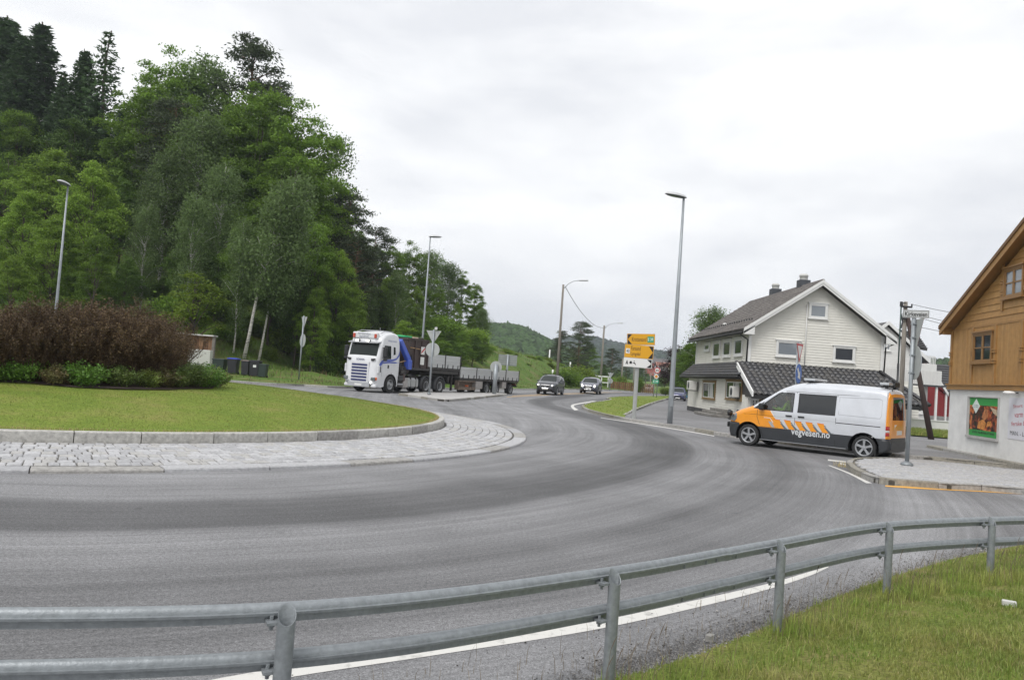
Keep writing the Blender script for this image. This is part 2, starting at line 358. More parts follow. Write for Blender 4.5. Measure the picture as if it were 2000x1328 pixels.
for k in range(6):
    nrm = [(nrm[max(i-1, 0)]+nrm[i]+nrm[min(i+1, len(nrm)-1)]).normalized() for i in range(len(nrm))]
FKn = np.array([(p.x, p.y) for p in FKs])
def hz(x, y):      # height of the hillside at (x, y)
    d = np.hypot(FKn[:, 0]-x, FKn[:, 1]-y); i = int(d.argmin()); o = float(d[i])
    nzv = .35*math.sin(x*.31+y*.17)*math.sin(y*.27)+.18*math.sin(x*1.1)*math.sin(y*.9+1)
    return gz(*FKn[i])+hill_h(x, o, y)+nzv*ss((o-3)/8)
for i, p in enumerate(FKs):
    for o in offs:
        if p.x > -8: o = o*(1-.8*ss((p.x+8)/30)) if o > 20 else o
        q = p+nrm[i]*o; HV.append((q.x, q.y, hz(q.x, q.y) if o > 2 else gz(p.x, p.y)+hill_h(q.x, o, q.y)))
no = len(offs); HF = [(i*no+k, (i+1)*no+k, (i+1)*no+k+1, i*no+k+1) for i in range(len(FKs)-1) for k in range(no-1)]
def side_of(x, y):
    d = np.hypot(FKn[:, 0]-x, FKn[:, 1]-y); i = int(d.argmin()); a, b = FKn[max(i-1, 0)], FKn[min(i+1, len(FKn)-1)]; return float(d[i])*(1 if (b[0]-a[0])*(y-a[1])-(b[1]-a[1])*(x-a[0]) > 0 else -1)
gxs = np.concatenate([np.arange(-240, -60, 6.), np.arange(-60, 26, 1.1), np.arange(26, 90, 4.)]); gys = np.concatenate([np.arange(44, 96, 1.1), np.arange(96, 420, 5.)]); n_h = len(HV); sg_ = []
for y in gys:
    for x in gxs: so = side_of(x, y); sg_.append(so); HV.append((x, y, hz(x, y)-.02 if so > 0 else -.2))
nx_ = len(gxs)
for j in range(len(gys)-1):
    for i in range(nx_-1):
        q = (j*nx_+i, j*nx_+i+1, (j+1)*nx_+i+1, (j+1)*nx_+i)
        if min(sg_[k] for k in q) > .9: HF.append(tuple(k+n_h for k in q))
tag(obj('hillside', mesh('hillside', HV, HF, ROUGHG, True)), 'wooded grassy bank rising behind the far kerb', kind='structure')
# ---- kerbs: every stone an object
GRAN = [M('granite_kerb_%s' % n, c, .8, var=.3, scale=14, bump=.5, bscale=45) for n, c in (('pale', (.42, .41, .385)), ('grey', (.31, .30, .285)), ('mossy', (.25, .235, .20)))]
MORTAR = M('dark_joint', (.07, .065, .055), .95, var=.3, scale=20)
def kerb(name, label, pts, h, wd, ln, mats=GRAN, zf=gz, side=1, z0=0.0, closed=False, fine=None, stuff_after=9e9):
    P = catmull([Vector((p[0], p[1], 0)) for p in pts], .15); S = [0]
    for a, b in zip(P, P[1:]): S.append(S[-1]+(b-a).length)
    def ev(s):
        s = min(max(s, 0), S[-1]); k = min(max(np.searchsorted(S, s)-1, 0), len(P)-2); t = (s-S[k])/max(1e-6, S[k+1]-S[k]); p = P[k].lerp(P[k+1], t)
        a = P[max(k-1, 0)]; b = P[min(k+2, len(P)-1)]; d = (b-a).normalized(); return p, Vector((-d.y, d.x, 0))*side
    def strip(s0, s1, lo, hi, w0, w1, jit=0):
        n = max(1, int((s1-s0)/.4)); V = []; F = []
        dz = random.uniform(-jit, jit); dw = random.uniform(-jit, jit); b = .018
        for i in range(n+1):
            p, nn = ev(s0+(s1-s0)*i/n); zz = zf(p.x, p.y)+z0
            for ww, hh in ((w0+dw, lo), (w0+dw+.008, hi-b+dz), (w0+dw+b+.006, hi+dz), (w1, hi+dz), (w1, lo)):
                q = p+nn*ww; V.append((q.x, q.y, zz+hh))
        for i in range(n):
            for k in range(4): F.append((i*5+k, i*5+k+1, (i+1)*5+k+1, (i+1)*5+k))
        F += [(0, 1, 2, 3, 4), tuple(n*5+k for k in (4, 3, 2, 1, 0))]
        return V, F
    V, F = strip(0, S[-1], -.1, h-.035, .02, wd-.01)
    base = tag(obj(name, mesh(name, V, F, MORTAR)), label, kind='structure')
    s = 0; rest = MB(); cnt = 0
    while s < S[-1]-.15:
        l = ln*random.uniform(.85, 1.15)
        if S[-1]-s-l < ln*.4: l = S[-1]-s
        V, F = strip(s+.008, min(s+l, S[-1])-.008, -.06, h, 0, wd, .006)
        p, _n = ev(s)
        if p.length < stuff_after and cnt < 295: obj('kerb_stone', mesh('kerb_stone', V, F, random.choice(mats)), base); cnt += 1
        else: rest.add(V, F)
        s += l
    if rest.V: tag(rest.build('kerb_stones', mats[0], base), kind='stuff')
    return base
ring = lambda r_, a0, a1, n=60: [(CI.x+r_*math.cos(R(a0+(a1-a0)*i/n)), CI.y+r_*math.sin(R(a0+(a1-a0)*i/n))) for i in range(n+1)]
# central island: lawn dome
Vd = []; Fd = []; nr, na = 22, 90
for i in range(nr+1):
    for k in range(na):
        r_ = 10.56*i/nr; a = 2*PI*k/na; x, y = CI.x+r_*math.cos(a), CI.y+r_*math.sin(a); rr = min(r_, 10.5)
        Vd.append((x, y, .325+.62*(1-(rr/10.5)**2)+.012*math.sin(x*2.1)*math.sin(y*1.7)))
for i in range(nr):
    for k in range(na): Fd.append((i*na+k, i*na+(k+1) % na, (i+1)*na+(k+1) % na, (i+1)*na+k))
tag(obj('island_lawn', mesh('island_lawn', Vd, Fd, LAWN, True)), 'mown domed lawn of the roundabout island', kind='structure')
kerb('island_kerb', 'raised granite kerb around the roundabout lawn', ring(R_KB, 90, 450, 200), .19, .16, 1.15, mats=[GRAN[0], GRAN[0], GRAN[1]], zf=lambda x, y: .14)
# apron of setts
SETT = [M('sett_%s' % n, c, .75, var=.22, scale=18, bump=.45, bscale=50) for n, c in (('pale', (.44, .44, .45)), ('silver', (.40, .40, .41)), ('mid', (.35, .35, .36)), ('warm', (.385, .378, .368)))]
JOINT = M('sand_joint', (.12, .115, .105), .95, var=.3, scale=25)
Va = []; Fa = []; rads = [10.70, 11.3, 12.0, 12.66]; az = lambda r_: .15-.10*ss((r_-10.72)/2.3)
for r_ in rads:
    for k in range(160): a = 2*PI*k/160; Va.append((CI.x+r_*math.cos(a), CI.y+r_*math.sin(a), az(r_)-.012))
for i in range(3):
    for k in range(160): Fa.append((i*160+k, i*160+(k+1) % 160, (i+1)*160+(k+1) % 160, (i+1)*160+k))
apron = tag(obj('apron', mesh('apron', Va, Fa, JOINT)), 'ring of pale granite setts around the island lawn', kind='structure')
stones = []
rows = 9; rw = (12.64-10.78)/rows
for i in range(rows):
    r0 = 10.78+i*rw; r1 = r0+rw-.014; a = random.uniform(0, .02)
    while a < 2*PI-.006:
        l = random.uniform(.12, .22)/r0
        a1 = min(a+l-.014/r0, 2*PI); j = random.uniform(-.005, .006); th = [a+random.uniform(-.001, .001), a1]
        mid = (a+a1)/2; pos = (CI.x+r0*math.cos(mid), CI.y+r0*math.sin(mid))
        b = .012
        V = []
        for rr, aa, hh in ((r0, th[0], -1), (r0, th[1], -1), (r1, th[1], -1), (r1, th[0], -1)): V.append((CI.x+rr*math.cos(aa), CI.y+rr*math.sin(aa), az(rr)-.04))
        for rr, aa in ((r0+b, th[0]+b/r0), (r0+b, th[1]-b/r0), (r1-b, th[1]-b/r0), (r1-b, th[0]+b/r0)): V.append((CI.x+rr*math.cos(aa), CI.y+rr*math.sin(aa), az(rr)+.004+j))
        V = V[:4]+[(V[k][0], V[k][1], az(r0 if k < 2 else r1)-.008+j) for k in range(4)]+V[4:]
        stones.append((math.hypot(*pos), V)); a += l
SF = [(8, 9, 10, 11)]+[(k, (k+1) % 4, 4+(k+1) % 4, 4+k) for k in range(4)]+[(4+k, 4+(k+1) % 4, 8+(k+1) % 4, 8+k) for k in range(4)]
stones = [s for s in stones if -12 < s[1][0][0] < 3 or random.random() < .0] if False else stones
stones.sort(key=lambda s: s[0]); mbs = MB()
vis = 0
for d, V in stones:
    onscreen = V[0][1] > 0 and abs(V[0][0]/V[0][1]) < .68
    if onscreen and vis < 296: obj('sett', mesh('sett', V, SF, random.choice(SETT)), apron); vis += 1
    else: mbs.m = random.randrange(4); mbs.add(V, SF)
tag(mbs.build('setts', SETT, apron), kind='stuff')
kerb('apron_kerb', 'flat granite edging between setts and road', ring(R_AP, 90, 450, 200), .055, .34, 1.5, mats=[SETT[1], GRAN[1], SETT[2]], zf=lambda x, y: 0, side=1)
# ---- far kerb
fkv = [p for p in FK if -45 < p[0] < 45]
kerb('far_kerb', 'grey kerb along the foot of the wooded bank', fkv, .13, .16, 1.6, side=1, mats=[GRAN[0], GRAN[1]])
# ---- splitter island with setts, towards the trees
def islandpoly(name, label, px, top, mats, setts=True, h=.13, surf=None, z_px=0.0, kl=1.0):
    P = [G(*p) for p in px] if not isinstance(px[0], Vector) else px
    P = [Vector((p.x, p.y, 0)) for p in P]
    cx = sum((p.x for p in P))/len(P); cy = sum(p.y for p in P)/len(P)
    ar = sum(P[i].x*P[(i+1) % len(P)].y-P[(i+1) % len(P)].x*P[i].y for i in range(len(P)))
    if ar < 0: P = P[::-1]
    loop = catmull(P+[P[0]], .5)
    kerb(name+'_kerb', label+' kerb', P+[P[0]], h, .14, kl, mats=mats, side=1)
    V, F = tess([(p.x, p.y) for p in loop[:-1]], step=.8)
    tag(obj(name, mesh(name, [(a, b, gz(a, b)+h-.025) for a, b in V], F, top)), label, kind='structure')
    return [(p.x, p.y) for p in loop[:-1]]
def sett_fill(name, poly, h, n_obj=280, parent=None, sz=(.2, .12), mats=SETT):
    xs_ = [p[0] for p in poly]; ys_ = [p[1] for p in poly]; L_ = []
    y = min(ys_)
    while y < max(ys_):
        x = min(xs_)+random.uniform(0, .1)
        while x < max(xs_):
            l = sz[0]*random.uniform(.7, 1.2)
            if all(inpoly(a, b, poly) for a, b in ((x+.0, y), (x+l, y), (x+l, y+sz[1]), (x, y+sz[1]))): L_.append((x, y, l))
            x += l
        y += sz[1]
    L_.sort(key=lambda t: math.hypot(t[0], t[1])); mb = MB()
    for i, (x, y, l) in enumerate(L_):
        q = MB(); j = random.uniform(-.004, .006)
        q.box((x+l/2, y+sz[1]/2, gz(x, y)+h-.03+j), (l-.014, sz[1]-.014, .06), bev=.01)
        if i < n_obj: q.build(name, random.choice(mats), parent)
        else: mb.m = random.randrange(len(mats)); mb.add(q.V, q.F)
    if mb.V: tag(mb.build(name+'s', mats, parent), kind='stuff')
spl = islandpoly('splitter_island', 'low paved splitter island before the lorry', [(778, 772), (800, 775), (865, 784), (905, 782), (960, 776), (990, 772), (960, 769.5), (900, 768.5), (830, 769)], M('splitter_setts', (.40, .39, .38), .85, var=.2, scale=3, bump=.6, bscale=8), GRAN)
# right splitter with setts
sp2 = [G(*p) for p in [(1652, 913), (1668, 927), (1712, 944), (1770, 950), (1850, 956), (2000, 966)]]
sp2 += [Vector((15.5, 14.6, 0)), Vector((22, 13.3, 0)), Vector((22, 16.6, 0)), Vector((15.5, 20.2, 0)), G(1800, 906), G(1700, 902), G(1662, 905)]
sp2l = islandpoly('paved_island', 'setts paved traffic island with the street name post', sp2, JOINT, [GRAN[1], GRAN[2]], h=.14, kl=1.1)
sp2o = [o for o in bpy.data.objects if o.name == 'paved_island'][0]
cxm = sum(p[0] for p in sp2l)/len(sp2l); cym = sum(p[1] for p in sp2l)/len(sp2l)
inner = []
for a, b in sp2l:
    d = math.hypot(a-cxm, b-cym); inner.append((a-(a-cxm)/d*.17, b-(b-cym)/d*.17))
sett_fill('sett', inner, .135, 290, sp2o, (.17, .11), mats=[SETT[2], SETT[3], SETT[1]])
# ---- kerb on the right of the exit, triangular verge and pavement
KP = [G(*p) for p in [(1190, 783), (1150, 790), (1136, 796), (1150, 805), (1215, 821), (1300, 834), (1380, 847), (1425, 854)]]
KP2 = [G(*p) for p in [(1740, 894), (1825, 901), (1925, 911), (2000, 919)]]
KF = [(p.x, p.y) for p in KP+KP2]+[(19.5, 19.6), (40, 13)]
KFv = [(12.3, 80), (8.6, 68)]+KF
kerb('yard_kerb', 'granite kerb from the grass verge past the tall lamp to the shop', KFv, .14, .16, 1.3, mats=[GRAN[1], GRAN[2], GRAN[1]], side=1)
VI = [G(*p) for p in [(1222, 815), (1250, 800), (1285, 786), (1310, 779.5), (1340, 777)]]
VIp = [(p.x, p.y) for p in VI]+[(33, 125), (48, 150)]
kerb('verge_kerb', 'kerb between triangular grass verge and house yard', VIp, .15, .13, 1.0, mats=[GRAN[0], GRAN[1]], side=1)
idxs = 4+2
vpoly = [(p[0], p[1]) for p in KFv[:7]]+VIp+[(46, 152), (32, 140), (20, 106)]
V, F = tess([(p.x, p.y) for p in catmull([Vector((a, b, 0)) for a, b in vpoly+[vpoly[0]]], .8)[:-1]], step=1.5)
tag(obj('verge', mesh('verge', [(a, b, gz(a, b)+.125) for a, b in V], F, LAWN, True)), 'triangular grass verge between the road and the yard', kind='structure')
ppoly = KF[4:]+[(60, 20), (60, 120), (34, 120)]+[q for q in VIp[:5]][::-1]
pf = lambda a, b: .115*(1-ss((b-32)/25))+.006
V, F = tess(ppoly, step=2.0)
tag(obj('pavement', mesh('pavement', [(a, b, gz(a, b)+pf(a, b)) for a, b in V], F, PAVE, True)), 'asphalt yard in front of the white house', kind='structure')
# second, upper kerb by the shop
kerb('shop_kerb', 'upper kerb edging along the foot of the shop wall', [(15.57-.138*a-.26, 27.6-a) for a in (-1.2, 0, 2, 4, 6, 8)], .12, .5, 1.5, mats=[GRAN[2], GRAN[1]], z0=.1, side=1)
# ---- painted markings (thin sheets 4 mm proud)
def marking(name, label, pxpairs, mat, zf=gz):
    V = []; F = []
    A = catmull([G(*a) for a, b in pxpairs], .4); n = len(pxpairs)
    B0 = [G(*b) for a, b in pxpairs]; A0 = [G(*a) for a, b in pxpairs]
    k = 8; ts = [i/k for i in range(k)]
    def cr(P, i, t):
        a, b, c, d = P[max(i-1, 0)], P[i], P[i+1], P[min(i+2, len(P)-1)]
        return .5*((2*b)+(c-a)*t+(2*a-5*b+4*c-d)*t*t+(3*b-a-3*c+d)*t**3)
    pa = [cr(A0, i, t) for i in range(n-1) for t in ts]+[A0[-1]]; pb = [cr(B0, i, t) for i in range(n-1) for t in ts]+[B0[-1]]
    for p, q in zip(pa, pb):
        e_ = .003 if p.y < 16 else .006; V.append((p.x, p.y, gz(p.x, p.y)+e_)); V.append((q.x, q.y, gz(q.x, q.y)+e_))
    F = [(2*i, 2*i+1, 2*i+3, 2*i+2) for i in range(len(pa)-1)]
    return tag(obj(name, mesh(name, V, F, mat)), label, kind='structure')
def paint(name, col, wear):
    m_ = M(name, col, .7, col2=tuple(c*.45 for c in col), scale=wear, detail=8, var=.1)
    for n in m_.node_tree.nodes:
        if n.type == 'MAP_RANGE': n.inputs['From Min'].default_value = .55; n.inputs['From Max'].default_value = .78
    return m_
PW = paint('road_paint_white', (.60, .59, .56), 9); PY = paint('road_paint_yellow', (.72, .38, .07), 2.5); PY2 = paint('faded_yellow_paint', (.52, .33, .13), 1.2)
marking('white_edge_line', 'white edge line along the near side of the road', [((150, 1378), (150, 1402)), ((535, 1306), (535, 1328)), ((860, 1259), (860, 1278)), ((1150, 1216), (1150, 1232)), ((1350, 1174), (1350, 1189)), ((1500, 1140), (1500, 1151)), ((1580, 1117), (1580, 1125)), ((1618, 1106), (1618, 1108))], PW)
marking('white_kerb_line', 'thin white line along the yard kerb', [((1157, 783), (1166, 783)), ((1122, 789), (1128, 790)), ((1115, 794), (1121, 794)), ((1122, 801.5), (1130, 800.5))], PW)
marking('white_side_line', 'white line leading to the van wheels', [((1173, 815.5), (1173, 816.3)), ((1230, 824), (1230, 825.1)), ((1300, 834.5), (1300, 835.8)), ((1360, 844.5), (1360, 845.9)), ((1395, 851), (1395, 852.3))], PW)
marking('white_lane_line', 'white lane line beside the shop kerb', [((1745, 895.5), (1745, 898)), ((1850, 903), (1850, 906)), ((2010, 917), (2010, 921)), ((2300, 946), (2300, 952))], PW)
marking('white_gore_line', 'worn white gore line at the paved island', [((1617, 909), (1621, 909)), ((1656, 925), (1662, 924.5)), ((1692, 944), (1703, 944))], PW)
marking('white_dash', 'short white dash behind the van wheel', [((1617, 897), (1617, 900)), ((1652, 901), (1652, 903.5))], PW)
marking('white_short_line', 'short white line stub ahead of the paved island', [((1639, 903.5), (1639, 906.5)), ((1655, 907), (1655, 910))], PW)
marking('yellow_line', 'yellow line in front of the paved island kerb', [((1729, 948), (1729, 950.5)), ((1800, 951.5), (1800, 955)), ((1940, 958.5), (1940, 962)), ((2100, 970), (2100, 973))], PY)
marking('yellow_centre_line', 'yellow double line in the middle of the main road', [((990, 775.2), (990, 775.9)), ((1040, 772.6), (1040, 773.3)), ((1100, 770), (1100, 770.6)), ((1165, 767.3), (1165, 767.7)), ((1215, 766.0), (1215, 766.3))], PY2)
marking('yellow_second_line', 'second yellow line beside the centre line', [((1000, 773), (1000, 773.7)), ((1060, 769.8), (1060, 770.5)), ((1120, 767.6), (1120, 768.0)), ((1190, 765.6), (1190, 765.9))], PY2)
# gravelly shoulder and stones are placed with the foreground
# ---- near verge
nb = [G(*p) for p in [(1100, 1420), (1190, 1328), (1300, 1296), (1400, 1262), (1500, 1222), (1600, 1178), (1735, 1128), (1850, 1094), (1935, 1076), (2010, 1062)]]
NB = [(p.x, p.y) for p in nb]+[(9, 10.2), (16, 11.6), (16, 0), (.2, -2), (.2, 2)]
def near_h(x, y):
    d = min(math.hypot(x-(a[0]+(b[0]-a[0])*t), y-(a[1]+(b[1]-a[1])*t)) for a, b in zip(NB[:11], NB[1:12]) for t in [min(1, max(0, ((x-a[0])*(b[0]-a[0])+(y-a[1])*(b[1]-a[1]))/((b[0]-a[0])**2+(b[1]-a[1])**2+1e-9)))])
    return .008+min(.20, .14*d)*1.0+.012*math.sin(x*5)*math.sin(y*6)*min(1, d*3)
V, F = tess(NB, step=.18)
tag(obj('near_verge', mesh('near_verge', [(a, b, near_h(a, b)) for a, b in V], F, NEARG, True)), 'grassy verge behind the guard rail', kind='structure')
# ================================================================ STREET FURNITURE
# ---- guard rail: two tubular rails on oval posts
posts = [(-4.7, 2.45), (-2.82, 2.86), (-.88, 3.40), (.665, 4.45), (2.03, 5.67), (3.39, 6.86), (4.78, 7.66), (6.35, 8.35), (8.1, 8.9), (9.9, 9.35), (11.75, 9.7), (13.6, 9.95)]
gr = thing('guard_rail', 'long galvanised steel guard rail with two rails on oval posts curving along the road', 'guard rail', (posts[0][0], posts[0][1], 0))
go = Vector((posts[0][0], posts[0][1], 0))
RP = catmull([Vector((a, b, 0)) for a, b in posts], .12)
prof = []   # (toward road, height) of one rail: rounded head with a ledge and a plain web below
for k in range(9): a = PI*(.0+k/8*1.0); prof.append((.075-.028*math.cos(a)*-1, 0))
prof = [(.030, -.012), (.036, .004), (.050, .017), (.068, .022), (.086, .016), (.096, .0), (.098, -.03), (.094, -.098), (.088, -.100), (.086, -.03), (.050, -.030), (.020, -.036), (.020, -.041), (.046, -.044), (.048, -.098), (.042, -.098), (.040, -.046), (.012, -.046), (.010, -.030), (.028, -.026)]
prof = [(a*.70, b*.68) for a, b in prof]
def rail_mesh(z, s0, s1):
    V = []; F = []; n = len(prof); pts = RP[s0:s1]
    for i, p in enumerate(pts):
        j = s0+i; d = (RP[min(j+1, len(RP)-1)]-RP[max(j-1, 0)]).normalized(); nn = Vector((-d.y, d.x, 0))
        for a, b in prof: q = p+nn*(a+.03); V.append((q.x-go.x, q.y-go.y, z+b))
    for i in range(len(pts)-1):
        for k in range(n): F.append((i*n+k, i*n+(k+1) % n, (i+1)*n+(k+1) % n, (i+1)*n+k))
    F += [tuple(range(n))[::-1], tuple((len(pts)-1)*n+k for k in range(n))]
    return V, F
near_i = lambda p: min(range(len(RP)), key=lambda i: (RP[i]-Vector((p[0], p[1], 0))).length)
joint = near_i(posts[4])-5
for z, nm in ((.642, 'upper_rail'), (.436, 'lower_rail')):
    V, F = rail_mesh(z, 0, joint+1); ra = obj(nm, mesh(nm, V, F, GALV, True), gr); sharp(ra, 40)
    V, F = rail_mesh(z-.004, joint, len(RP)); rb = obj(nm, mesh(nm, V, F, GALV, True), gr); sharp(rb, 40)
    for k in (-4, -2, -1, 1):
        p = RP[joint+k]; d = (RP[joint+k+1]-RP[joint+k-1]).normalized(); nn = Vector((-d.y, d.x, 0)); q = p+nn*.055-go
        b = MB(); b.tube([(q.x, q.y, z-.062), (q.x, q.y, z-.02)], .009, 6); b.tube([(q.x, q.y, z-.03), (q.x, q.y, z-.022)], .015, 6); b.build('bolt', GALV, gr)
for i, (x, y) in enumerate(posts):
    k = near_i((x, y)); d = (RP[min(k+1, len(RP)-1)]-RP[max(k-1, 0)]).normalized(); nn = Vector((-d.y, d.x, 0))
    V = []; F = []; n = 20
    for (ra_, rb_, lo) in ((.039, .030, 0), (.0357, .0267, 1)):
        for top in (0, 1):
            for j in range(n):
                a = 2*PI*j/n; u, v = ra_*math.cos(a), rb_*math.sin(a); q = d*u+nn*(v-.012)
                h = -.35 if not top else .628+v*1.35-.004*lo
                V.append((x-go.x+q.x, y-go.y+q.y, h))
    for j in range(n):
        j2 = (j+1) % n
        F += [(j, j2, n+j2, n+j), (2*n+j2, 2*n+j, 3*n+j, 3*n+j2), (n+j, n+j2, 3*n+j2, 3*n+j)]
    po = obj('post', mesh('post', V, F, GALV, True), gr); sharp(po, 40)
    for z in (.642, .436):
        b = MB(); c = Vector((x, y, 0))-go+d*(-.055)+nn*.035
        rot = Matrix(((d.x, nn.x, 0), (d.y, nn.y, 0), (0, 0, 1)))
        b.box((c.x, c.y, z-.053), (.05, .09, .012), rot=rot); b.tube([(c.x, c.y, z-.09), (c.x, c.y, z-.03)], .009, 6); b.tube([(c.x, c.y, z-.075), (c.x, c.y, z-.063)], .017, 6)
        b.build('bracket', GALV, gr)
# ---- modern tapered lamp posts with a flat oval head
LENS = M('lamp_lens', (.09, .10, .11), .2)
LAMPTOP = M('lamp_head_grey', (.50, .51, .52), .4)
def lamp(label, base, h, head_dir, hl=1.0, tilt=8, r0=.10, group='grey steel street lamps with oval heads'):
    t = thing('street_lamp', label, 'street lamp', base, 0, group)
    b = MB(); b.tube([(0, 0, -.2), (0, 0, 1.2), (0, 0, h*.5), (0, 0, h)], [r0, r0*.95, r0*.72, r0*.42], 14); b.build('pole', POLE, t, True)
    b = MB(); b.box((0, -r0-.004, .9), (.11, .02, .35)); b.build('hatch', POLE, t)
    V = []; F = []; n = 20; d = Vector((math.cos(R(head_dir)), math.sin(R(head_dir)), 0)); e = Vector((-d.y, d.x, 0)); up = Vector((0, 0, 1))
    dd = d*math.cos(R(tilt))+up*math.sin(R(tilt)); uu = up*math.cos(R(tilt))-d*math.sin(R(tilt))
    c = Vector((0, 0, h+.02))+dd*hl*.36
    rings_ = [(1, 0), (.97, .06), (.8, .12), (.45, .165), (.05, .175)]
    for s_, z_ in rings_:
        for k in range(n): a = 2*PI*k/n; V.append(c+dd*(math.cos(a)*hl*.5*s_)+e*(math.sin(a)*hl*.24*s_)+uu*(z_*.8-.02)*hl)
    for i in range(len(rings_)-1):
        for k in range(n): F.append((i*n+k, i*n+(k+1) % n, (i+1)*n+(k+1) % n, (i+1)*n+k))
    F.append(tuple((len(rings_)-1)*n+k for k in range(n)))
    obj('lamp_head', mesh('lamp_head', V, F, LAMPTOP, True), t)
    V = [c+dd*(math.cos(2*PI*k/n)*hl*.49*s_)+e*(math.sin(2*PI*k/n)*hl*.23*s_)+uu*(-.022-z_)*hl for s_, z_ in ((1, 0), (.8, .035), (.3, .05)) for k in range(n)]
    F = [(i*n+k, (i+1)*n+k, (i+1)*n+(k+1) % n, i*n+(k+1) % n) for i in range(2) for k in range(n)]+[tuple(2*n+k for k in range(n))[::-1]]
    obj('lamp_lens', mesh('lamp_lens', V, F, LENS, True), t)
    return t
p = G(1308, 827, .12); tall_lamp = lamp('tallest grey street lamp standing at the kerb of the yard before the white house', p, 9.62, 170, .95, 10, .115)
lp = At(843, 620, 58); lamp('grey street lamp rising behind the lorry bed, in front of the trees', (lp.x-.55, 58, .3), 11.2, 8, 1.0, 3, .1)
lp = At(107, 590, 40); lamp('grey street lamp rising behind the brown shrubs on the island', (lp.x+.1, 40, 0), 9.75, 264, .9, 6, .09)
# ---- older wooden lamp posts along the main road, curved arm
def wood_lamp(label, foot, h, arm, lh=1.2, parts=True, r=.15):
    t = thing('wooden_lamp_post', label, 'street lamp', foot, 0, 'wooden lamp posts along the main road')
    b = MB(); b.tube([(0, 0, -1), (0, 0, h*.5), (0, 0, h)], [r, r*.85, r*.7], 10); b.build('pole', TIMBERPOLE, t, True)
    if arm:
        b = MB(); b.tube([(0, 0, h-.5), (arm*.3, 0, h+.1), (arm*.6, 0, h+.42), (arm, 0, h+.55)], [.04, .035, .03, .03], 8); b.build('arm', POLE, t, True)
        b = MB(); s = 1 if arm > 0 else -1; b.box((arm+s*.35, 0, h+.56), (.95, .3, .13), rot=Matrix.Rotation(R(-4*s), 3, 'Y'), bev=.05); b.build('lamp_head', LAMPTOP, t)
    return t
a = At(1088, 735, 80); wood_lamp('nearest wooden lamp post, on the grass bank behind the dark grey car', (a.x, 80, 1.2), At(1103, 556, 80).z-1.2, 1.7)
b_ = At(1173, 745, 131); wood_lamp('wooden lamp post beyond the blue grey car, by the garden hedge', (b_.x, 131, .2), At(1185, 636, 131).z-.2, 2.3, r=.2)
for x, y0, y1, Yd, arm, lab in ((1213, 756, 700, 165, 0, 'thin pole standing left of the yellow sign, beyond the hedge'), (1236, 760, 713, 190, 0, 'thin pole just left of the yellow sign mast'), (1261, 745, 722, 230, 0, 'distant pole right of the yellow sign mast'), (1270, 750, 728, 260, 2.2, 'most distant lamp post by the 60 sign')):
    a = At(x, y0, Yd); wood_lamp(lab, (a.x, Yd, -1), At(x+2, y1, Yd).z+1, arm, r=.2)
# ---- signs
def disc(mb, c, n_, r_, th, seg=32):
    n_ = Vector(n_).normalized(); u = n_.cross(Vector((0, 0, 1))).normalized(); v = u.cross(n_)
    return mb.prism([(r_*math.cos(2*PI*k/seg), r_*math.sin(2*PI*k/seg)) for k in range(seg)], Vector(c)-n_*th/2, u, v, n_*th)
RED = M('sign_red', (.50, .02, .025), .35); SWHITE = M('sign_white', (.72, .72, .70), .35); SBLUE = M('sign_blue', (.03, .12, .45), .35); SYEL = M('sign_yellow', (.66, .33, .008), .4)
SGREEN = M('sign_green', (.0, .30, .17), .35); SBLACK = M('sign_black', (.012, .012, .012), .4)
def frame_of(n_):
    n_ = Vector(n_).normalized(); u = Vector((-n_.y, n_.x, 0)).normalized(); v = Vector((0, 0, 1)); return n_, u, v   # u runs to the right seen from the face
def tri_sign(t, c, n_, s):       # give-way plate facing n_
    n_, u, v = frame_of(n_); c = Vector(c); h = s*.866
    T = lambda k: [(-s/2*k, h*.333*k+0), (s/2*k, h*.333*k), (0, -h*.667*k)]
    b = MB(); b.prism(T(1), c, u, v, n_*-.012); pl = b.build('give_way_plate', SIGNBACK, t)
    b = MB(); b.prism(T(.99), c+n_*.002, u, v, n_*.002); b.build('red_border', RED, pl)
    b = MB(); b.prism(T(.66), c+n_*.006, u, v, n_*.002); b.build('white_field', SWHITE, pl)
def round_sign(t, c, n_, r_, face=SBLUE, arrow=True):
    n_, u, v = frame_of(n_); b = MB(); disc(b, Vector(c), n_, r_, .012); pl = b.build('round_plate', SIGNBACK, t)
    b = MB(); disc(b, Vector(c)+n_*.009, n_, r_*.98, .004); b.build('blue_field', face, pl)
    if arrow:
        b = MB(); A = [(-.06, .22), (.06, .22), (.06, -.02), (.16, -.02), (0, -.25), (-.16, -.02), (-.06, -.02)]; ca, sa = math.cos(R(40)), math.sin(R(40))
        b.prism([((x*ca-y*sa)*r_*3, (x*sa+y*ca)*r_*3) for x, y in A], Vector(c)+n_*.013, u, v, n_*.002); b.build('arrow', SWHITE, pl)
def post(t, h, r_=.035, base=True):
    b = MB(); b.tube([(0, 0, -.1), (0, 0, h)], r_, 12); b.build('post', POLE, t, True)
    if base: b = MB(); b.tube([(0, 0, 0), (0, 0, .08), (0, 0, .11)], [r_*2.3, r_*2.2, r_*1.2], 12); b.build('base', GALV, t, True)
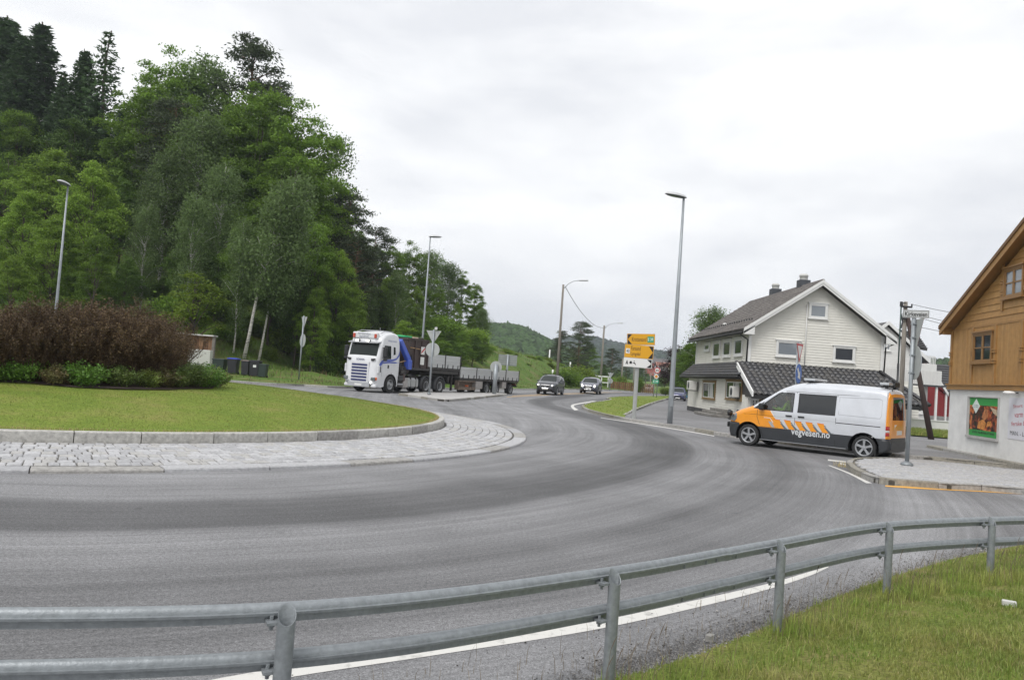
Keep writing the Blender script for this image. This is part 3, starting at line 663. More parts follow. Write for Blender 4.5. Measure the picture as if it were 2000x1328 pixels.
# splitter island sign
q = G(838, 770, .13); t = thing('road_sign', 'back of a give way and round sign on a post in front of the lorry', 'road sign', q)
post(t, 3.95, .055); n_ = (.15, 1, 0)
tri_sign(t, (0, .075, 3.62), n_, .94); round_sign(t, (0, .075, 2.72), n_, .44)
b = MB(); b.box((.12, 0, 4.03), (.06, .35, .16), rot=.4); b.build('name_plate', SWHITE, t)
for z in (2.5, 2.95, 3.4, 3.8): b = MB(); b.box((0, .035, z), (.17, .09, .04)); b.build('clamp', POLE, t)
q = G(965, 768.5, .13); t = thing('road_sign', 'low wide grey post with a round sign back in front of the trailer', 'road sign', q)
b = MB(); b.tube([(0, 0, -.1), (0, 0, 2.2)], .16, 16); b.build('post', POLE, t, True); round_sign(t, (0, .19, 1.98), (.1, 1, 0), .44)
q = G(583, 746, .12); t = thing('road_sign', 'back of a narrow give way and round sign on the grass left of the lorry', 'road sign', q)
post(t, 4.55, .05); n_ = (.90, .45, 0)
n_ = (.78, .62, 0)
tri_sign(t, (.04, .04, 4.2), n_, .95); round_sign(t, (.04, .04, 2.85), n_, .46)
# big direction sign back beyond the trailer
q = At(990, 725, 84); t = thing('direction_sign', 'ribbed grey back of a large direction sign on the bank behind the trailer', 'road sign', (q.x, 84, 1.2)); zt = At(990, 692, 84).z-1.2
b = MB(); b.tube([(0, 0, -1), (0, 0, zt)], .12, 10); b.build('post', POLE, t, True)
for k in range(3): b = MB(); b.box((0, .18, zt-.24-k*.39), (2.0, .05, .38)); b.build('panel', SIGNBACK, t); 
for k in range(5): b = MB(); b.box((0, .13, zt-.12-k*.24), (2.0, .05, .05)); b.build('rib', POLE, t)
# main yellow direction sign
q = G(1238, 817, .12); mast = thing('direction_sign', 'yellow and white direction sign on a thick grey mast at the verge corner', 'road sign', q)
Yq = q.y; zt = At(1245, 655, Yq).z-q.z
b = MB(); b.box((0, 0, zt/2-.1), (.17, .17, zt), bev=.03); b.box((0, -.09, 1.2), (.04, .02, 2.4)); b.build('mast', M('mast_pale_grey', (.40, .41, .40), .5, .2, var=.08), mast)
fr = Vector((-.22, -1, 0)).normalized(); n_, u, v = frame_of(fr)
def plate(zc, h, wd, mat, tip, rot, xo=0, border=SBLACK, edge=SYEL):
    c = Vector((xo, 0, zc))+n_*.17; uu = u*math.cos(R(rot))+v*math.sin(R(rot)); vv = v*math.cos(R(rot))-u*math.sin(R(rot))
    b = MB(); b.prism([(-wd/2, -h/2), (wd/2, -h/2), (wd/2, h/2), (-wd/2, h/2)], c, uu, vv, n_*-.03); pl = b.build('sign_plate', SIGNBACK, mast)
    b = MB(); b.prism([(-wd/2+.008, -h/2+.008), (wd/2-.008, -h/2+.008), (wd/2-.008, h/2-.008), (-wd/2+.008, h/2-.008)], c+n_*.002, uu, vv, n_*.002); b.build('plate_border', edge, pl)
    s = tip; a_, b2 = wd/2-.03, h/2-.03
    for sg in (1, -1):
        b = MB(); b.prism([(s*a_, sg*b2), (s*(a_-.2), sg*b2), (s*a_, .0)], c+n_*.010, uu, vv, n_*.002); b.build('black_corner', border, pl)
    b = MB(); b.prism([(-s*a_, -b2), (s*(a_-.19), -b2), (s*(a_-.02), 0), (s*(a_-.19), b2), (-s*a_, b2)], c+n_*.006, uu, vv, n_*.002); b.build('plate_field', mat, pl)
    return c+n_*.012, uu, vv, pl
SCALE = Yq/FOC
ztop = At(1271, 653, Yq).z-q.z
wd = 1.30
c, uu, vv, pl = plate(ztop-.27, .51, wd-.05, SYEL, -1, 2.5, .10, edge=SYEL)
text('Kristiansand', .64, .19, SBLACK, pl, c-uu*.08, uu, vv)
b = MB(); b.prism([(-.13, -.13), (.15, -.13), (.15, .13), (-.13, .13)], c+uu*.42, uu, vv, n_*.002); b.build('route_shield', SGREEN, pl); text('E 39', .22, .14, SWHITE, pl, c+uu*.43+n_*.004, uu, vv)
c, uu, vv, pl = plate(ztop-.83, .60, wd, SYEL, 1, -1, .05, edge=SYEL)
text('Farsund', .42, .19, SBLACK, pl, c+vv*.14-uu*.15, uu, vv); text('Lyngdal', .42, .20, SBLACK, pl, c-vv*.13-uu*.15, uu, vv)
b = MB(); b.prism([(-.09, -.11), (.09, -.11), (.09, .11), (-.09, .11)], c-uu*.5, uu, vv, n_*.002); b.build('route_shield', SWHITE, pl); text('43', .13, .14, SBLACK, pl, c-uu*.5+n_*.004, uu, vv)
c, uu, vv, pl = plate(ztop-1.34, .42, wd-.02, SWHITE, 1, -1, .02, edge=SWHITE)
b = MB(); b.prism([(-.06, -.09), (-.02, -.09), (0, -.03), (.02, -.09), (.06, -.09), (.01, .09), (-.01, .09)], c-uu*.48, uu, vv, n_*.002); b.build('tent_symbol', SBLACK, pl)
b = MB(); b.prism([(-.05, -.06), (.05, -.06), (.06, .01), (.03, .06), (-.03, .06), (-.06, .01)], c-uu*.31, uu, vv, n_*.002); b.build('caravan_symbol', SBLACK, pl)
b = MB(); b.prism([(-.07, .0), (.02, .02), (.08, -.09), (.05, -.1), (.0, -.03), (-.06, -.03)], c-uu*.15, uu, vv, n_*.002); disc(b, c-uu*.16+vv*.07+n_*.001, n_, .022, .002, 10); b.build('swimmer_symbol', SBLACK, pl)
# speed, priority and route signs farther on
q = At(1280, 768, 60); base = Vector((q.x, 60, gz(q.x, 60))); t = thing('road_sign', 'round 60 speed limit sign above a yellow diamond and green E 39 plate', 'road sign', base)
Ysc = 95; q = At(1280, 765, Ysc); t.location = (q.x, Ysc, gz(q.x, Ysc)); zz = lambda py: At(1280, py, Ysc).z-t.location.z
b = MB()
for dx in (-.2, .2): b.tube([(dx, .1, -.1), (dx, .1, zz(714))], .045, 8)
b.build('posts', POLE, t, True); n_ = Vector((-.2, -1, 0)).normalized(); _, u, v = frame_of(n_)
c = Vector((.06, 0, zz(723))); rr = 12.2/FOC*Ysc/2*1.0
b = MB(); disc(b, c, n_, rr, .02); pl = b.build('speed_plate', SIGNBACK, t); b = MB(); disc(b, c+n_*.013, n_, rr*.98, .004); b.build('red_ring', RED, pl); b = MB(); disc(b, c+n_*.018, n_, rr*.72, .004); b.build('white_disc', SWHITE, pl)
text('60', rr*1.05, rr*.66, SBLACK, pl, c+n_*.022, u, v)
c = Vector((.0, 0, zz(735.2))); d_ = .34
for k, (s_, mt) in enumerate(((1, SWHITE), (.66, M('priority_orange', (.75, .28, .02), .4)))):
    b = MB(); b.prism([(-d_*s_, 0), (0, -d_*s_), (d_*s_, 0), (0, d_*s_)], c+n_*.006*k, u, v, n_*.01); b.build('diamond_plate', mt, t)
c = Vector((-.04, 0, zz(745))); b = MB(); b.prism([(-.37, -.24), (.37, -.24), (.37, .24), (-.37, .24)], c, u, v, n_*.01); pl = b.build('route_plate', SGREEN, t); text('E 39', .56, .3, SWHITE, pl, c+n_*.013, u, v)
# small give-way back far along the main road
q = At(1191, 758, 112); t = thing('road_sign', 'small distant give way sign back beside the garden hedge', 'road sign', (q.x, 112, .25)); zt = At(1194, 727, 112).z-.25
post(t, zt, .05, False); tri_sign(t, (0, .08, zt-.35), (0, 1, 0), .85); round_sign(t, (0, .08, zt-1.25), (0, 1, 0), .38)
# red and white give-way sign seen edge-on in front of the white house
q = At(1553, 775, 31); t = thing('road_sign', 'red and white give way sign with a blue round sign, half hidden by the van', 'road sign', (q.x, 31, .1)); zt = At(1556, 668, 31).z-.1
post(t, zt, .04); ang = R(-62); n_ = Vector((math.cos(ang), math.sin(ang)*.62, 0)).normalized(); n_ = Vector((.80, -.60, 0)).normalized()
tri_sign(t, Vector((0.06, -.05, zt-.32)), n_, .9); round_sign(t, Vector((.06, -.05, zt-1.25)), n_, .40, SBLUE)
# Kirkeveien post on the paved island
q = G(1771, 909, .13); t = thing('street_name_sign', 'Kirkeveien street name post on the paved island, with sign backs', 'road sign', q); Yk = q.y
zt = At(1796, 622, Yk).z-q.z; post(t, zt, .052); sharp(t.children[0])
b = MB(); b.tube([(0, 0, 0), (0, 0, .05), (0, 0, .1)], [.15, .15, .08], 16); b.build('foot', GALV, t, True)
n_ = Vector((-.42, -1, 0)).normalized(); _, u, v = frame_of(n_); rt = 4.0
uu = u*math.cos(R(rt))-v*0; c = Vector((.02, -.05, zt+.10)); wn = .60
b = MB(); b.prism([(-wn/2, -.10), (wn/2, -.10), (wn/2, .10), (-wn/2, .10)], c, u, v, n_*.02); pl = b.build('name_plate', M('name_plate_grey', (.50, .51, .51), .4), t)
b = MB(); W_, H_, k_ = wn/2-.012, .088, .008
for (x0, y0, x1, y1) in ((-W_, H_-k_, W_, H_), (-W_, -H_, W_, -H_+k_), (-W_, -H_+k_, -W_+k_, H_-k_), (W_-k_, -H_+k_, W_, H_-k_)): b.prism([(x0, y0), (x1, y0), (x1, y1), (x0, y1)], c+n_*.021, u, v, n_*.002)
b.build('plate_line', SBLACK, pl); text('Kirkeveien', wn*.84, .115, SBLACK, pl, c+n_*.024-v*.004, u, v)
n2 = Vector((.88, .40, 0)).normalized(); n2 = Vector((.986, -.16, 0)).normalized()
_, u2, v2 = frame_of(n2)
tri_sign(t, Vector((.06, -.06, zt-.30)), n2, .92); round_sign(t, Vector((.06, -.06, zt-1.14)), n2, .43)
for z in (.15, .5, .95, 1.4): b = MB(); b.box((.02, 0, zt-z), (.13, .13, .035)); b.build('clamp', POLE, t)
# ---- wooden utility pole with brace, thin steel pole, wires
Yu = 37.0; bs = At(1757, 830, Yu); up_ = thing('utility_pole', 'weathered wooden utility pole with a dark raking brace', 'utility pole', (bs.x, Yu, 0)); h = At(1776, 590, Yu).z
b = MB(); b.tube([(0, 0, -.3), (0, 0, h*.5), (0, 0, h)], [.125, .108, .09], 12); b.build('pole', TIMBERPOLE, up_, True)
e0 = At(1784, 612, Yu); e1 = G(1822, 859, .1)
b = MB(); b.tube([(.05, 0, h-.4), (e1.x-bs.x, e1.y-Yu, -.2)], [.10, .13], 12); b.build('brace', M('tarred_timber', (.045, .028, .024), .7, var=.3), up_, True)
b = MB(); b.box((0, -.1, h-.25), (.5, .08, .08)); b.tube([(.25, -.1, h-.25), (.25, -.1, h-.1)], .035, 8); b.tube([(-.2, -.1, h-.25), (-.2, -.1, h-.12)], .035, 8); b.box((-.1, -.15, h-.7), (.14, .12, .3)); b.build('insulator', BLACK, up_)
Yt = 35.0; bs2 = At(1750, 800, Yt); t = thing('steel_pole', 'thin green grey steel pole with cable fittings left of the utility pole', 'pole', (bs2.x, Yt, 0)); h2 = At(1765, 590, Yt).z
GRP = M('green_grey_steel', (.045, .075, .07), .5); b = MB(); b.tube([(0, 0, 0), (0, 0, h2*.55)], .05, 10); b.build('pole', BLACK, t, True)
b = MB(); b.tube([(0, 0, h2*.55), (0, 0, h2)], .032, 10); b.build('upper_pole', GRP, t, True)
b = MB(); b.box((0, 0, h2-.1), (.08, .1, .22)); b.box((.1, 0, h2-.05), (.25, .04, .04)); b.tube([(0, 0, h2-.5), (.1, 0, h2-.9), (.04, 0, h2-1.2)], .03, 6); b.build('cable_fitting', BLACK, t)
def wire(label, P, r_=.012, group='overhead wires'):
    p0 = P[0]; b = MB(); b.tube([p-p0 for p in P], r_, 5, False); o = b.build('overhead_wire', BLACK, None, True, p0); return tag(o, label, 'cable', group)
def sag(a, c, s): return [a.lerp(c, t/12)-Vector((0, 0, s*4*(t/12)*(1-t/12))) for t in range(13)]
for (x0, y0, x1, y1, Y1, lab) in ((1780, 594, 2080, 632, 24, 'uppermost wire running from the utility pole over the shop roof'), (1785, 612, 2080, 660, 24, 'second wire from the utility pole towards the shop'), (1785, 617, 2080, 672, 23, 'third wire from the utility pole towards the shop'), (1785, 636, 2080, 672, 26, 'lowest wire from the utility pole towards the shop')):
    wire(lab, sag(At(x0, y0, Yu), At(x1, y1, Y1), .15), .011)
a = At(1104, 560, 80); wire('wire hanging between the two nearest wooden lamp posts', sag(a, At(1184, 640, 131), 1.3), .03)
# ================================================================ VEHICLES
def edge_dist(x, z, E):
    best = 9
    for (x0, z0), (x1, z1) in zip(E, E[1:]):
        dx, dz = x1-x0, z1-z0; t = max(0, min(1, ((x-x0)*dx+(z-z0)*dz)/(dx*dx+dz*dz+1e-9))); best = min(best, math.hypot(x-x0-dx*t, z-z0-dz*t))
    return best
class Body:
    """side skin y = w(x, z), shell over the top profile E; coordinates x forward, z up"""
    def __init__(s, E, W, belt, top, tumble, rad=.1, front=(2.2, .12), rear=(-2.2, .05), crown=.05, bulge=.02, shoulder=None):
        s.E, s.W, s.belt, s.top, s.tumble, s.rad, s.fr, s.re, s.crown, s.bulge, s.sh = E, W, belt, top, tumble, rad, front, rear, crown, bulge, shoulder
    def y(s, x, z, rnd=True):
        w_ = s.W
        if z > s.belt: w_ -= s.tumble*((z-s.belt)/(s.top-s.belt))**1.25
        else: w_ -= s.bulge*((s.belt-z)/s.belt)**2
        if s.sh and abs(z-s.sh) < .12: w_ += .012*math.cos((z-s.sh)/.12*PI/2)
        xf = s.E[0][0]; xr = s.E[-1][0]
        xm = max(p[0] for p in s.E); xn = min(p[0] for p in s.E)
        if x > s.fr[0]: w_ -= s.fr[1]*((x-s.fr[0])/(xm-s.fr[0]))**2.2
        if x < s.re[0]: w_ -= s.re[1]*((s.re[0]-x)/(s.re[0]-xn))**2.2
        if rnd:
            d = edge_dist(x, z, s.E)
            if d < s.rad: w_ -= s.rad*(1-math.sqrt(max(0, 1-(1-d/s.rad)**2)))
        return w_
    def panel(s, name, poly, mat, parent, holes=(), off=0.0, step=.06, side=0, thick=False):
        P, F = tess(poly, holes, step)
        for sg in ((1, -1) if side == 0 else (side,)):
            V = []; FF = []
            n = len(V)
            for x, z in P: V.append((x, sg*(s.y(x, z)+off), z))
            FF += [tuple(i+n for i in (f if sg < 0 else f[::-1])) for f in F]
            o_ = obj(name, mesh(name, V, FF, mat, True), parent)
        return o_
    def on(s, off, sg=1):
        return lambda x, z: (x, sg*(s.y(x, z)+off), z)
    def shell(s, sub, cls, mats, parent, names):
        """cls(x, z, t) -> index of mats for a face"""
        E = []
        for (a, b) in zip(s.E, s.E[1:]):
            n = max(1, int(math.hypot(b[0]-a[0], b[1]-a[1])/sub))
            for k in range(n): E.append((a[0]+(b[0]-a[0])*k/n, a[1]+(b[1]-a[1])*k/n))
        E.append(s.E[-1]); ts = [1, .985, .95, .9, .82, .7, .5, .25, 0, -.25, -.5, -.7, -.82, -.9, -.95, -.985, -1]; V = []
        for i, (x, z) in enumerate(E):
            a, b = E[max(i-1, 0)], E[min(i+1, len(E)-1)]; dx, dz = b[0]-a[0], b[1]-a[1]; l = math.hypot(dx, dz) or 1
            nx, nz_ = -dz/l*-1, dx/l*-1
            if nz_ < 0 and abs(nz_) > .3: nx, nz_ = -nx, -nz_
            w_ = s.y(x, z)
            for t in ts:
                c = s.crown*(1-abs(t)**3.2); V.append((x+nx*c, w_*t, z+nz_*c))
        n = len(ts); G_ = {}
        for i in range(len(E)-1):
            for k in range(n-1):
                xm, zm = (E[i][0]+E[i+1][0])/2, (E[i][1]+E[i+1][1])/2; c = cls(xm, zm, (ts[k]+ts[k+1])/2)
                G_.setdefault((c, xm > 0) if c else (0, True), []).append((i*n+k, i*n+k+1, (i+1)*n+k+1, (i+1)*n+k))
        for (c, _s), F in G_.items():
            used = sorted({i for f in F for i in f}); mp = {u: j for j, u in enumerate(used)}
            obj(names[c], mesh(names[c], [V[u] for u in used], [tuple(mp[i] for i in f) for f in F], mats[c], True), parent)
def arch(cx, cz, r_, zb, n=14):
    a0 = math.asin(max(-1, min(1, (zb-cz)/r_))); return [(cx+r_*math.cos(a0+(PI-2*a0)*k/n), cz+r_*math.sin(a0+(PI-2*a0)*k/n)) for k in range(n+1)]
def wheel(parent, x, y, r_, wd, spokes=5, rim=ALLOY, rr=.66, truck=False, dish=.02):
    sg = 1 if y > 0 else -1
    w_ = MB(); hw = wd/2
    w_.lathe([(r_*.6, -hw*.9), (r_*.9, -hw), (r_*.97, -hw*.9), (r_, -hw*.6), (r_, hw*.6), (r_*.97, hw*.9), (r_*.9, hw), (r_*rr, hw*.9), (r_*.6, hw*.5)], 36, 'y')
    wo = w_.build('wheel', RUBBER, parent, True, loc=(x, y, r_)); sharp(wo, 50)
    b = MB(); R_ = r_*rr
    b.lathe([(R_*1.03, hw*.92*sg), (R_*.98, hw*.95*sg), (R_*.9, hw*.8*sg), (R_*.88, hw*.2*sg)], 32, 'y')
    if truck:
        b.lathe([(R_*.88, hw*.2*sg), (R_*.6, hw*.05*sg+dish*sg), (R_*.35, hw*.1*sg+dish*2*sg), (R_*.33, hw*.5*sg+dish*3*sg), (0, hw*.55*sg+dish*3*sg)], 24, 'y')
        for k in range(10): a = 2*PI*k/10; b.lathe([(0, hw*.35*sg+dish*sg), (R_*.05, hw*.3*sg+dish*sg), (R_*.05, 0)], 6, 'y', (math.cos(a)*R_*.52, 0, math.sin(a)*R_*.52))
    elif spokes:
        for k in range(spokes):
            a = 2*PI*k/spokes+PI/2; ca, sa = math.cos(a), math.sin(a); q = []
            for (rad_, hwid, yy) in ((R_*.12, R_*.14, .78), (R_*.5, R_*.12, .80), (R_*.93, R_*.17, .84)):
                for s_ in (-1, 1): q.append((ca*rad_-sa*hwid*s_, hw*yy*sg, sa*rad_+ca*hwid*s_))
            q += [(p[0], p[1]-.045*sg, p[2]) for p in q]
            b.add(q, [(0, 1, 3, 2), (2, 3, 5, 4), (6, 8, 9, 7), (8, 10, 11, 9), (0, 2, 8, 6), (2, 4, 10, 8), (1, 7, 9, 3), (3, 9, 11, 5)])
        b.lathe([(R_*.2, hw*.75*sg), (R_*.19, hw*.9*sg), (R_*.08, hw*.93*sg), (0, hw*.93*sg)], 16, 'y')
    ro = b.build('rim', rim, wo, True); sharp(ro, 30)
    b = MB(); b.lathe([(R_*.9, hw*.1*sg), (0, hw*.1*sg)], 24, 'y'); b.build('brake_drum', DKGREY, wo)
    return wo
CARM = {}
def paintm(name, col, coat=.8, rough=.35, metal=.0, var=.06): return M(name, col, rough, metal, var=var, scale=2.5, coat=coat)
# ---------------------------------------------------------------- a simple seated person
SKIN = M('skin', (.50, .30, .22), .55)
def person(label, loc, rz, jacket, h=1.0):
    t = thing('person', label, 'person', loc, rz)
    def skin_mesh(name, verts, edges, rad, mat, parent):
        me = bpy.data.meshes.new(name); me.from_pydata(verts, edges, []); o = bpy.data.objects.new(name, me); C.objects.link(o); me.materials.append(mat)
        sm = o.modifiers.new('skin', 'SKIN'); sm.use_smooth_shade = True; ss_ = o.modifiers.new('sub', 'SUBSURF'); ss_.levels = 1; ss_.render_levels = 1
        for i, r_ in enumerate(rad): o.data.skin_vertices[0].data[i].radius = (r_, r_) if not isinstance(r_, tuple) else r_
        for d_ in o.data.skin_vertices[0].data: d_.use_root = False
        o.data.skin_vertices[0].data[0].use_root = True
        dg = bpy.context.evaluated_depsgraph_get(); m2 = bpy.data.meshes.new_from_object(o.evaluated_get(dg)); bpy.data.objects.remove(o); return obj(name, m2, parent)
    v = [(0, 0, .1), (0, 0, .3), (-.02, 0, .48), (-.04, 0, .60), (-.03, 0, .70), (-.02, 0, .78), (-.02, 0, .88),
         (-.03, .17, .53), (.05, .25, .30), (.30, .20, .36), (.42, .16, .42), (-.03, -.17, .53), (.05, -.25, .30), (.30, -.20, .36), (.42, -.16, .42),
         (.0, .1, .06), (.42, .12, .12), (.48, .12, -.3), (0, -.1, .06), (.42, -.12, .12), (.48, -.12, -.3)]
    e = [(0, 1), (1, 2), (2, 3), (3, 4), (4, 5), (5, 6), (2, 7), (7, 8), (8, 9), (9, 10), (2, 11), (11, 12), (12, 13), (13, 14), (0, 15), (15, 16), (16, 17), (0, 18), (18, 19), (19, 20)]
    rd = [(.14, .12), (.145, .11), (.16, .11), .06, .075, .095, .07, .07, .055, .042, .04, .07, .055, .042, .04, .09, .075, .05, .09, .075, .05]
    body = skin_mesh('body', v, e, rd, jacket, t)
    hd = MB(); hd.lathe([(0, .60), (.045, .615), (.075, .66), (.085, .73), (.085, .80), (.06, .865), (0, .89)], 16, 'z', (-.01, 0, 0)); hd.lathe([(0, .70), (.018, .715), (.008, .76), (0, .77)], 8, 'z', (.08, 0, 0)); hd.build('head', SKIN, t, True)
    hr = MB(); hr.lathe([(.09, .77), (.092, .82), (.068, .885), (0, .91)], 16, 'z', (-.025, 0, 0)); hr.build('hair', M('brown_hair', (.05, .03, .02), .8), t, True)
    for s_ in (1, -1):
        hb = MB(); hb.box((.45, .15*s_, .44), (.09, .04, .08), bev=.015)
        for k in range(4): hb.tube([(.48, .15*s_, .41+k*.02), (.53, .14*s_, .41+k*.02), (.52, .11*s_, .41+k*.02)], [.009, .008, .007], 6)
        hb.tube([(.44, .14*s_, .47), (.48, .11*s_, .49)], [.011, .008], 6); hb.build('hand', SKIN, t, True)
    return t
HIVIS = M('hi_vis_jacket', (.42, .72, .05), .7); DARKJ = M('dark_jacket', (.03, .035, .04), .8)
# ---------------------------------------------------------------- the road authority van
fw = G(1462, 870); rw_ = G(1687, 897); dirv = Vector((fw.x-rw_.x, fw.y-rw_.y, 0)).normalized()
leftn = Vector((-dirv.y, dirv.x, 0))       # vehicle left; visible side is the left one
mid = (fw+rw_)/2-leftn*.84
vrz = math.atan2(dirv.y, dirv.x)
van = thing('van', 'silver and orange van with dark sills and vegvesen.no on its side', 'van', (mid.x, mid.y, 0), vrz)
WB = (fw-rw_).length/2; print('van wheelbase', WB*2)
SILV = paintm('silver_van_paint', (.60, .62, .66), .6, .3, .2); ORNG = paintm('orange_van_paint', (.80, .30, .018), .7, .35); DKVAN = M('dark_van_sill', (.032, .035, .04), .45, var=.12)
E = [(2.46, .24), (2.53, .42), (2.53, .62), (2.47, .82), (2.36, .98), (2.15, 1.09), (1.85, 1.20), (1.66, 1.27), (1.40, 1.45), (1.15, 1.62), (.95, 1.76), (.75, 1.88), (.50, 1.985), (.25, 2.045), (-.1, 2.075), (-.8, 2.08), (-1.6, 2.06), (-2.2, 2.03), (-2.42, 1.99), (-2.52, 1.90), (-2.56, 1.75), (-2.60, 1.25), (-2.63, .95), (-2.64, .60), (-2.66, .50), (-2.64, .26)]
vb = Body(E, .952, 1.12, 2.08, .16, .14, (1.75, .24), (-2.3, .08), .055, .03)
AF, AR, AZ, ARr = WB, -WB, .335, .43
zb = .24
outline = [(-2.64, .26)]+[(AR-ARr*1.0, zb)]
arcR = arch(AR, AZ, ARr, zb)[::-1]; arcF = arch(AF, AZ, ARr, zb)[::-1]
low = [(-2.64, .26)]+arcR+arcF+[(2.46, .24)]
band = lambda x: .63+.012*(x-.2)
def Eat(z, front=True):
    L_ = E if front else E[::-1]
    for a, b in zip(L_, L_[1:]):
        if (a[1]-z)*(b[1]-z) <= 0 and a[1] != b[1]: return a[0]+(b[0]-a[0])*(z-a[1])/(b[1]-a[1])
# dark lower skin with the arches cut, silver and orange above
zA = .64; fx = Eat(.70); tx = Eat(.64, False)
dark = [(-2.64, .26)]+arcR[:]
arcRl = [p for p in arcR if p[1] <= zA+.2]; 
dark = [(-2.64, .26)]+[(p[0], p[1]) for p in arcR if p[0] < AR and p[1] < zA]+[(min(p[0] for p in arcR if p[1] >= zA)-.01, zA), (tx, zA), (-2.66, .50)]
vb.panel('rear_bumper_side', dark, DKVAN, van, step=.07)
mx0 = max(p[0] for p in arcR if p[1] >= zA); mn1 = min(p[0] for p in arcF if p[1] >= zA)
dark = [(p[0], p[1]) for p in arcR if p[0] > AR and p[1] < zA]+[(p[0], p[1]) for p in arcF if p[0] < AF and p[1] < zA]+[(mn1, zA), (mx0, zA)]
vb.panel('sill_panel', dark, DKVAN, van, step=.07)
mxF = max(p[0] for p in arcF if p[1] >= zA)
dark = [(p[0], p[1]) for p in arcF if p[0] > AF and p[1] < zA]+[(2.46, .24), (2.53, .42), (2.53, .62), (2.505, .70), (mxF+.02, .70), (mxF, zA)]
vb.panel('front_bumper_side', dark, DKVAN, van, step=.06)
win1 = [(1.26, 1.19), (1.24, 1.37), (1.02, 1.55), (.83, 1.70), (.74, 1.735), (.36, 1.745), (.36, 1.19)]
win2 = [(.19, 1.19), (.19, 1.74), (-.89, 1.745), (-.89, 1.19)]
Etop = [p for p in E if p[1] > .70 and p[0] < 2.5 and p[0] > -2.61]
upper_f = [(2.505, .70)]+[p for p in E if p[1] > .7 and p[0] >= 1.6]       # orange nose up to the windscreen foot
arcF_top = [p for p in arcF if p[1] >= zA][::-1]
orange = [(2.505, .70)]+[p for p in E if p[1] > .7 and p[0] > 1.7]+[(1.66, 1.27), (1.60, 1.22), (1.26, 1.185), (1.02, 1.175), (.90, .95), (.66, .66), (.64, zA), (mn1, zA)]+[p for p in arcF if p[1] >= zA]+[(mxF, zA), (mxF+.02, .70)]
vb.panel('front_wing', orange, ORNG, van, step=.05)
silver = [(1.66, 1.27)]+[p for p in E if p[1] > 1.3 and p[0] > -2.46]+[(-2.44, 1.97), (-2.46, 1.0), (-2.46, zA)]+[(min(p[0] for p in arcR if p[1] >= zA)-.01, zA)]+[p for p in arcR if p[1] >= zA]+[(mx0, zA), (.64, zA), (.66, .66), (.90, .95), (1.02, 1.175), (1.26, 1.185), (1.60, 1.22)]
vb.panel('side_wall', silver, SILV, van, holes=[win1, win2], step=.05)
rearc = [(-2.46, zA), (-2.46, 1.0), (-2.44, 1.97), (-2.52, 1.90), (-2.56, 1.75), (-2.60, 1.25), (-2.63, .95), (tx, zA)]
vb.panel('rear_corner', rearc, ORNG, van, step=.05)
vb.panel('front_window', win1, GL_CLEAR, van, off=-.004, step=.1)
vb.panel('rear_window', win2, GL_DARK, van, off=-.004, step=.1)
def offpoly(P, d):
    cx = sum(p[0] for p in P)/len(P); cz = sum(p[1] for p in P)/len(P); out_ = []
    for i, p in enumerate(P):
        a, b = Vector(P[i-1]), Vector(P[(i+1) % len(P)]); q = Vector(p); d1 = (q-a).normalized(); d2 = (b-q).normalized(); n1 = Vector((d1.y, -d1.x)); n2 = Vector((d2.y, -d2.x)); n_ = (n1+n2).normalized()
        s_ = 1 if n_.dot(q-Vector((cx, cz))) > 0 else -1; q = q+n_*s_*d; out_.append((q.x, q.y))
    return out_
for wn_ in (win1, win2): vb.panel('window_seal', offpoly(wn_, .028), BLACK, van, holes=[offpoly(wn_, -.012)], off=.003, step=.2)
def vcls(x, z, t):
    if z < .64 and x > 2: return 2
    if x > 1.66 and z < 1.3: return 1 if z > .70 else 2
    if x > .82 and 1.28 < z < 1.85: return 3 if abs(t) < .9 else 4
    if x < -2.5 and z < .66: return 2
    if x < -2.46 and z < 1.93: return 1 if (z < 1.15 or z > 1.8 or abs(t) > .84) else 5
    return 0
vb.shell(.07, vcls, [SILV, ORNG, DKVAN, GL_CLEAR, SILV, GL_DARK], van, ['roof', 'bonnet', 'bumper', 'windscreen', 'pillar', 'tailgate_window'])
# seams, trims, shade lines of crease and recess, rail
def seam(pts, wd, mat=BLACK, name='door_seam', off=.0025, body=vb, parent=van, side=0):
    P = []
    for i, p in enumerate(pts):
        a, b = Vector(pts[max(i-1, 0)]), Vector(pts[min(i+1, len(pts)-1)]); d = (b-a).normalized(); n_ = Vector((-d.y, d.x))*wd/2; P.append((Vector(p)+n_, Vector(p)-n_))
    poly = [tuple(a) for a, b in P]+[tuple(b) for a, b in P[::-1]]
    return body.panel(name, poly, mat, parent, off=off, step=.15, side=side)
SEAM = M('panel_gap', (.025, .025, .027), .8)
seam([(1.46, 1.16), (1.47, .95), (1.38, .7)], .012, SEAM); seam([(.275, .30), (.275, 1.0), (.275, 1.79)], .012, SEAM); seam([(-.935, .30), (-.935, 1.1), (-.935, 1.79)], .012, SEAM)
seam([(1.46, .68), (1.30, .5), (1.24, .27)], .010, M('dark_gap', (.006, .006, .006), .9)); seam([(.98, 1.73), (.6, 1.80), (.275, 1.80), (-.93, 1.80), (-2.42, 1.82)], .010, SEAM)
seam([(2.33, .93), (1.9, 1.0), (1.46, 1.01), (.9, 1.0)], .008, SEAM); seam([(.9, .995), (0, 1.0), (-.93, 1.0)], .006, M('crease_shade_grey', (.30, .31, .33), .4)); seam([(-.95, .975), (-1.6, .97), (-2.2, .965)], .022, SEAM, 'slide_rail')  # the mid-grey strip is no seam: it paints the shade of a body crease
seam([(1.40, .655), (.3, .66), (-.9, .655)], .006, SEAM)
rec = [(-1.0, 1.22), (-1.0, 1.73), (-2.1, 1.755), (-2.2, 1.72), (-2.22, 1.28), (-2.15, 1.2)]
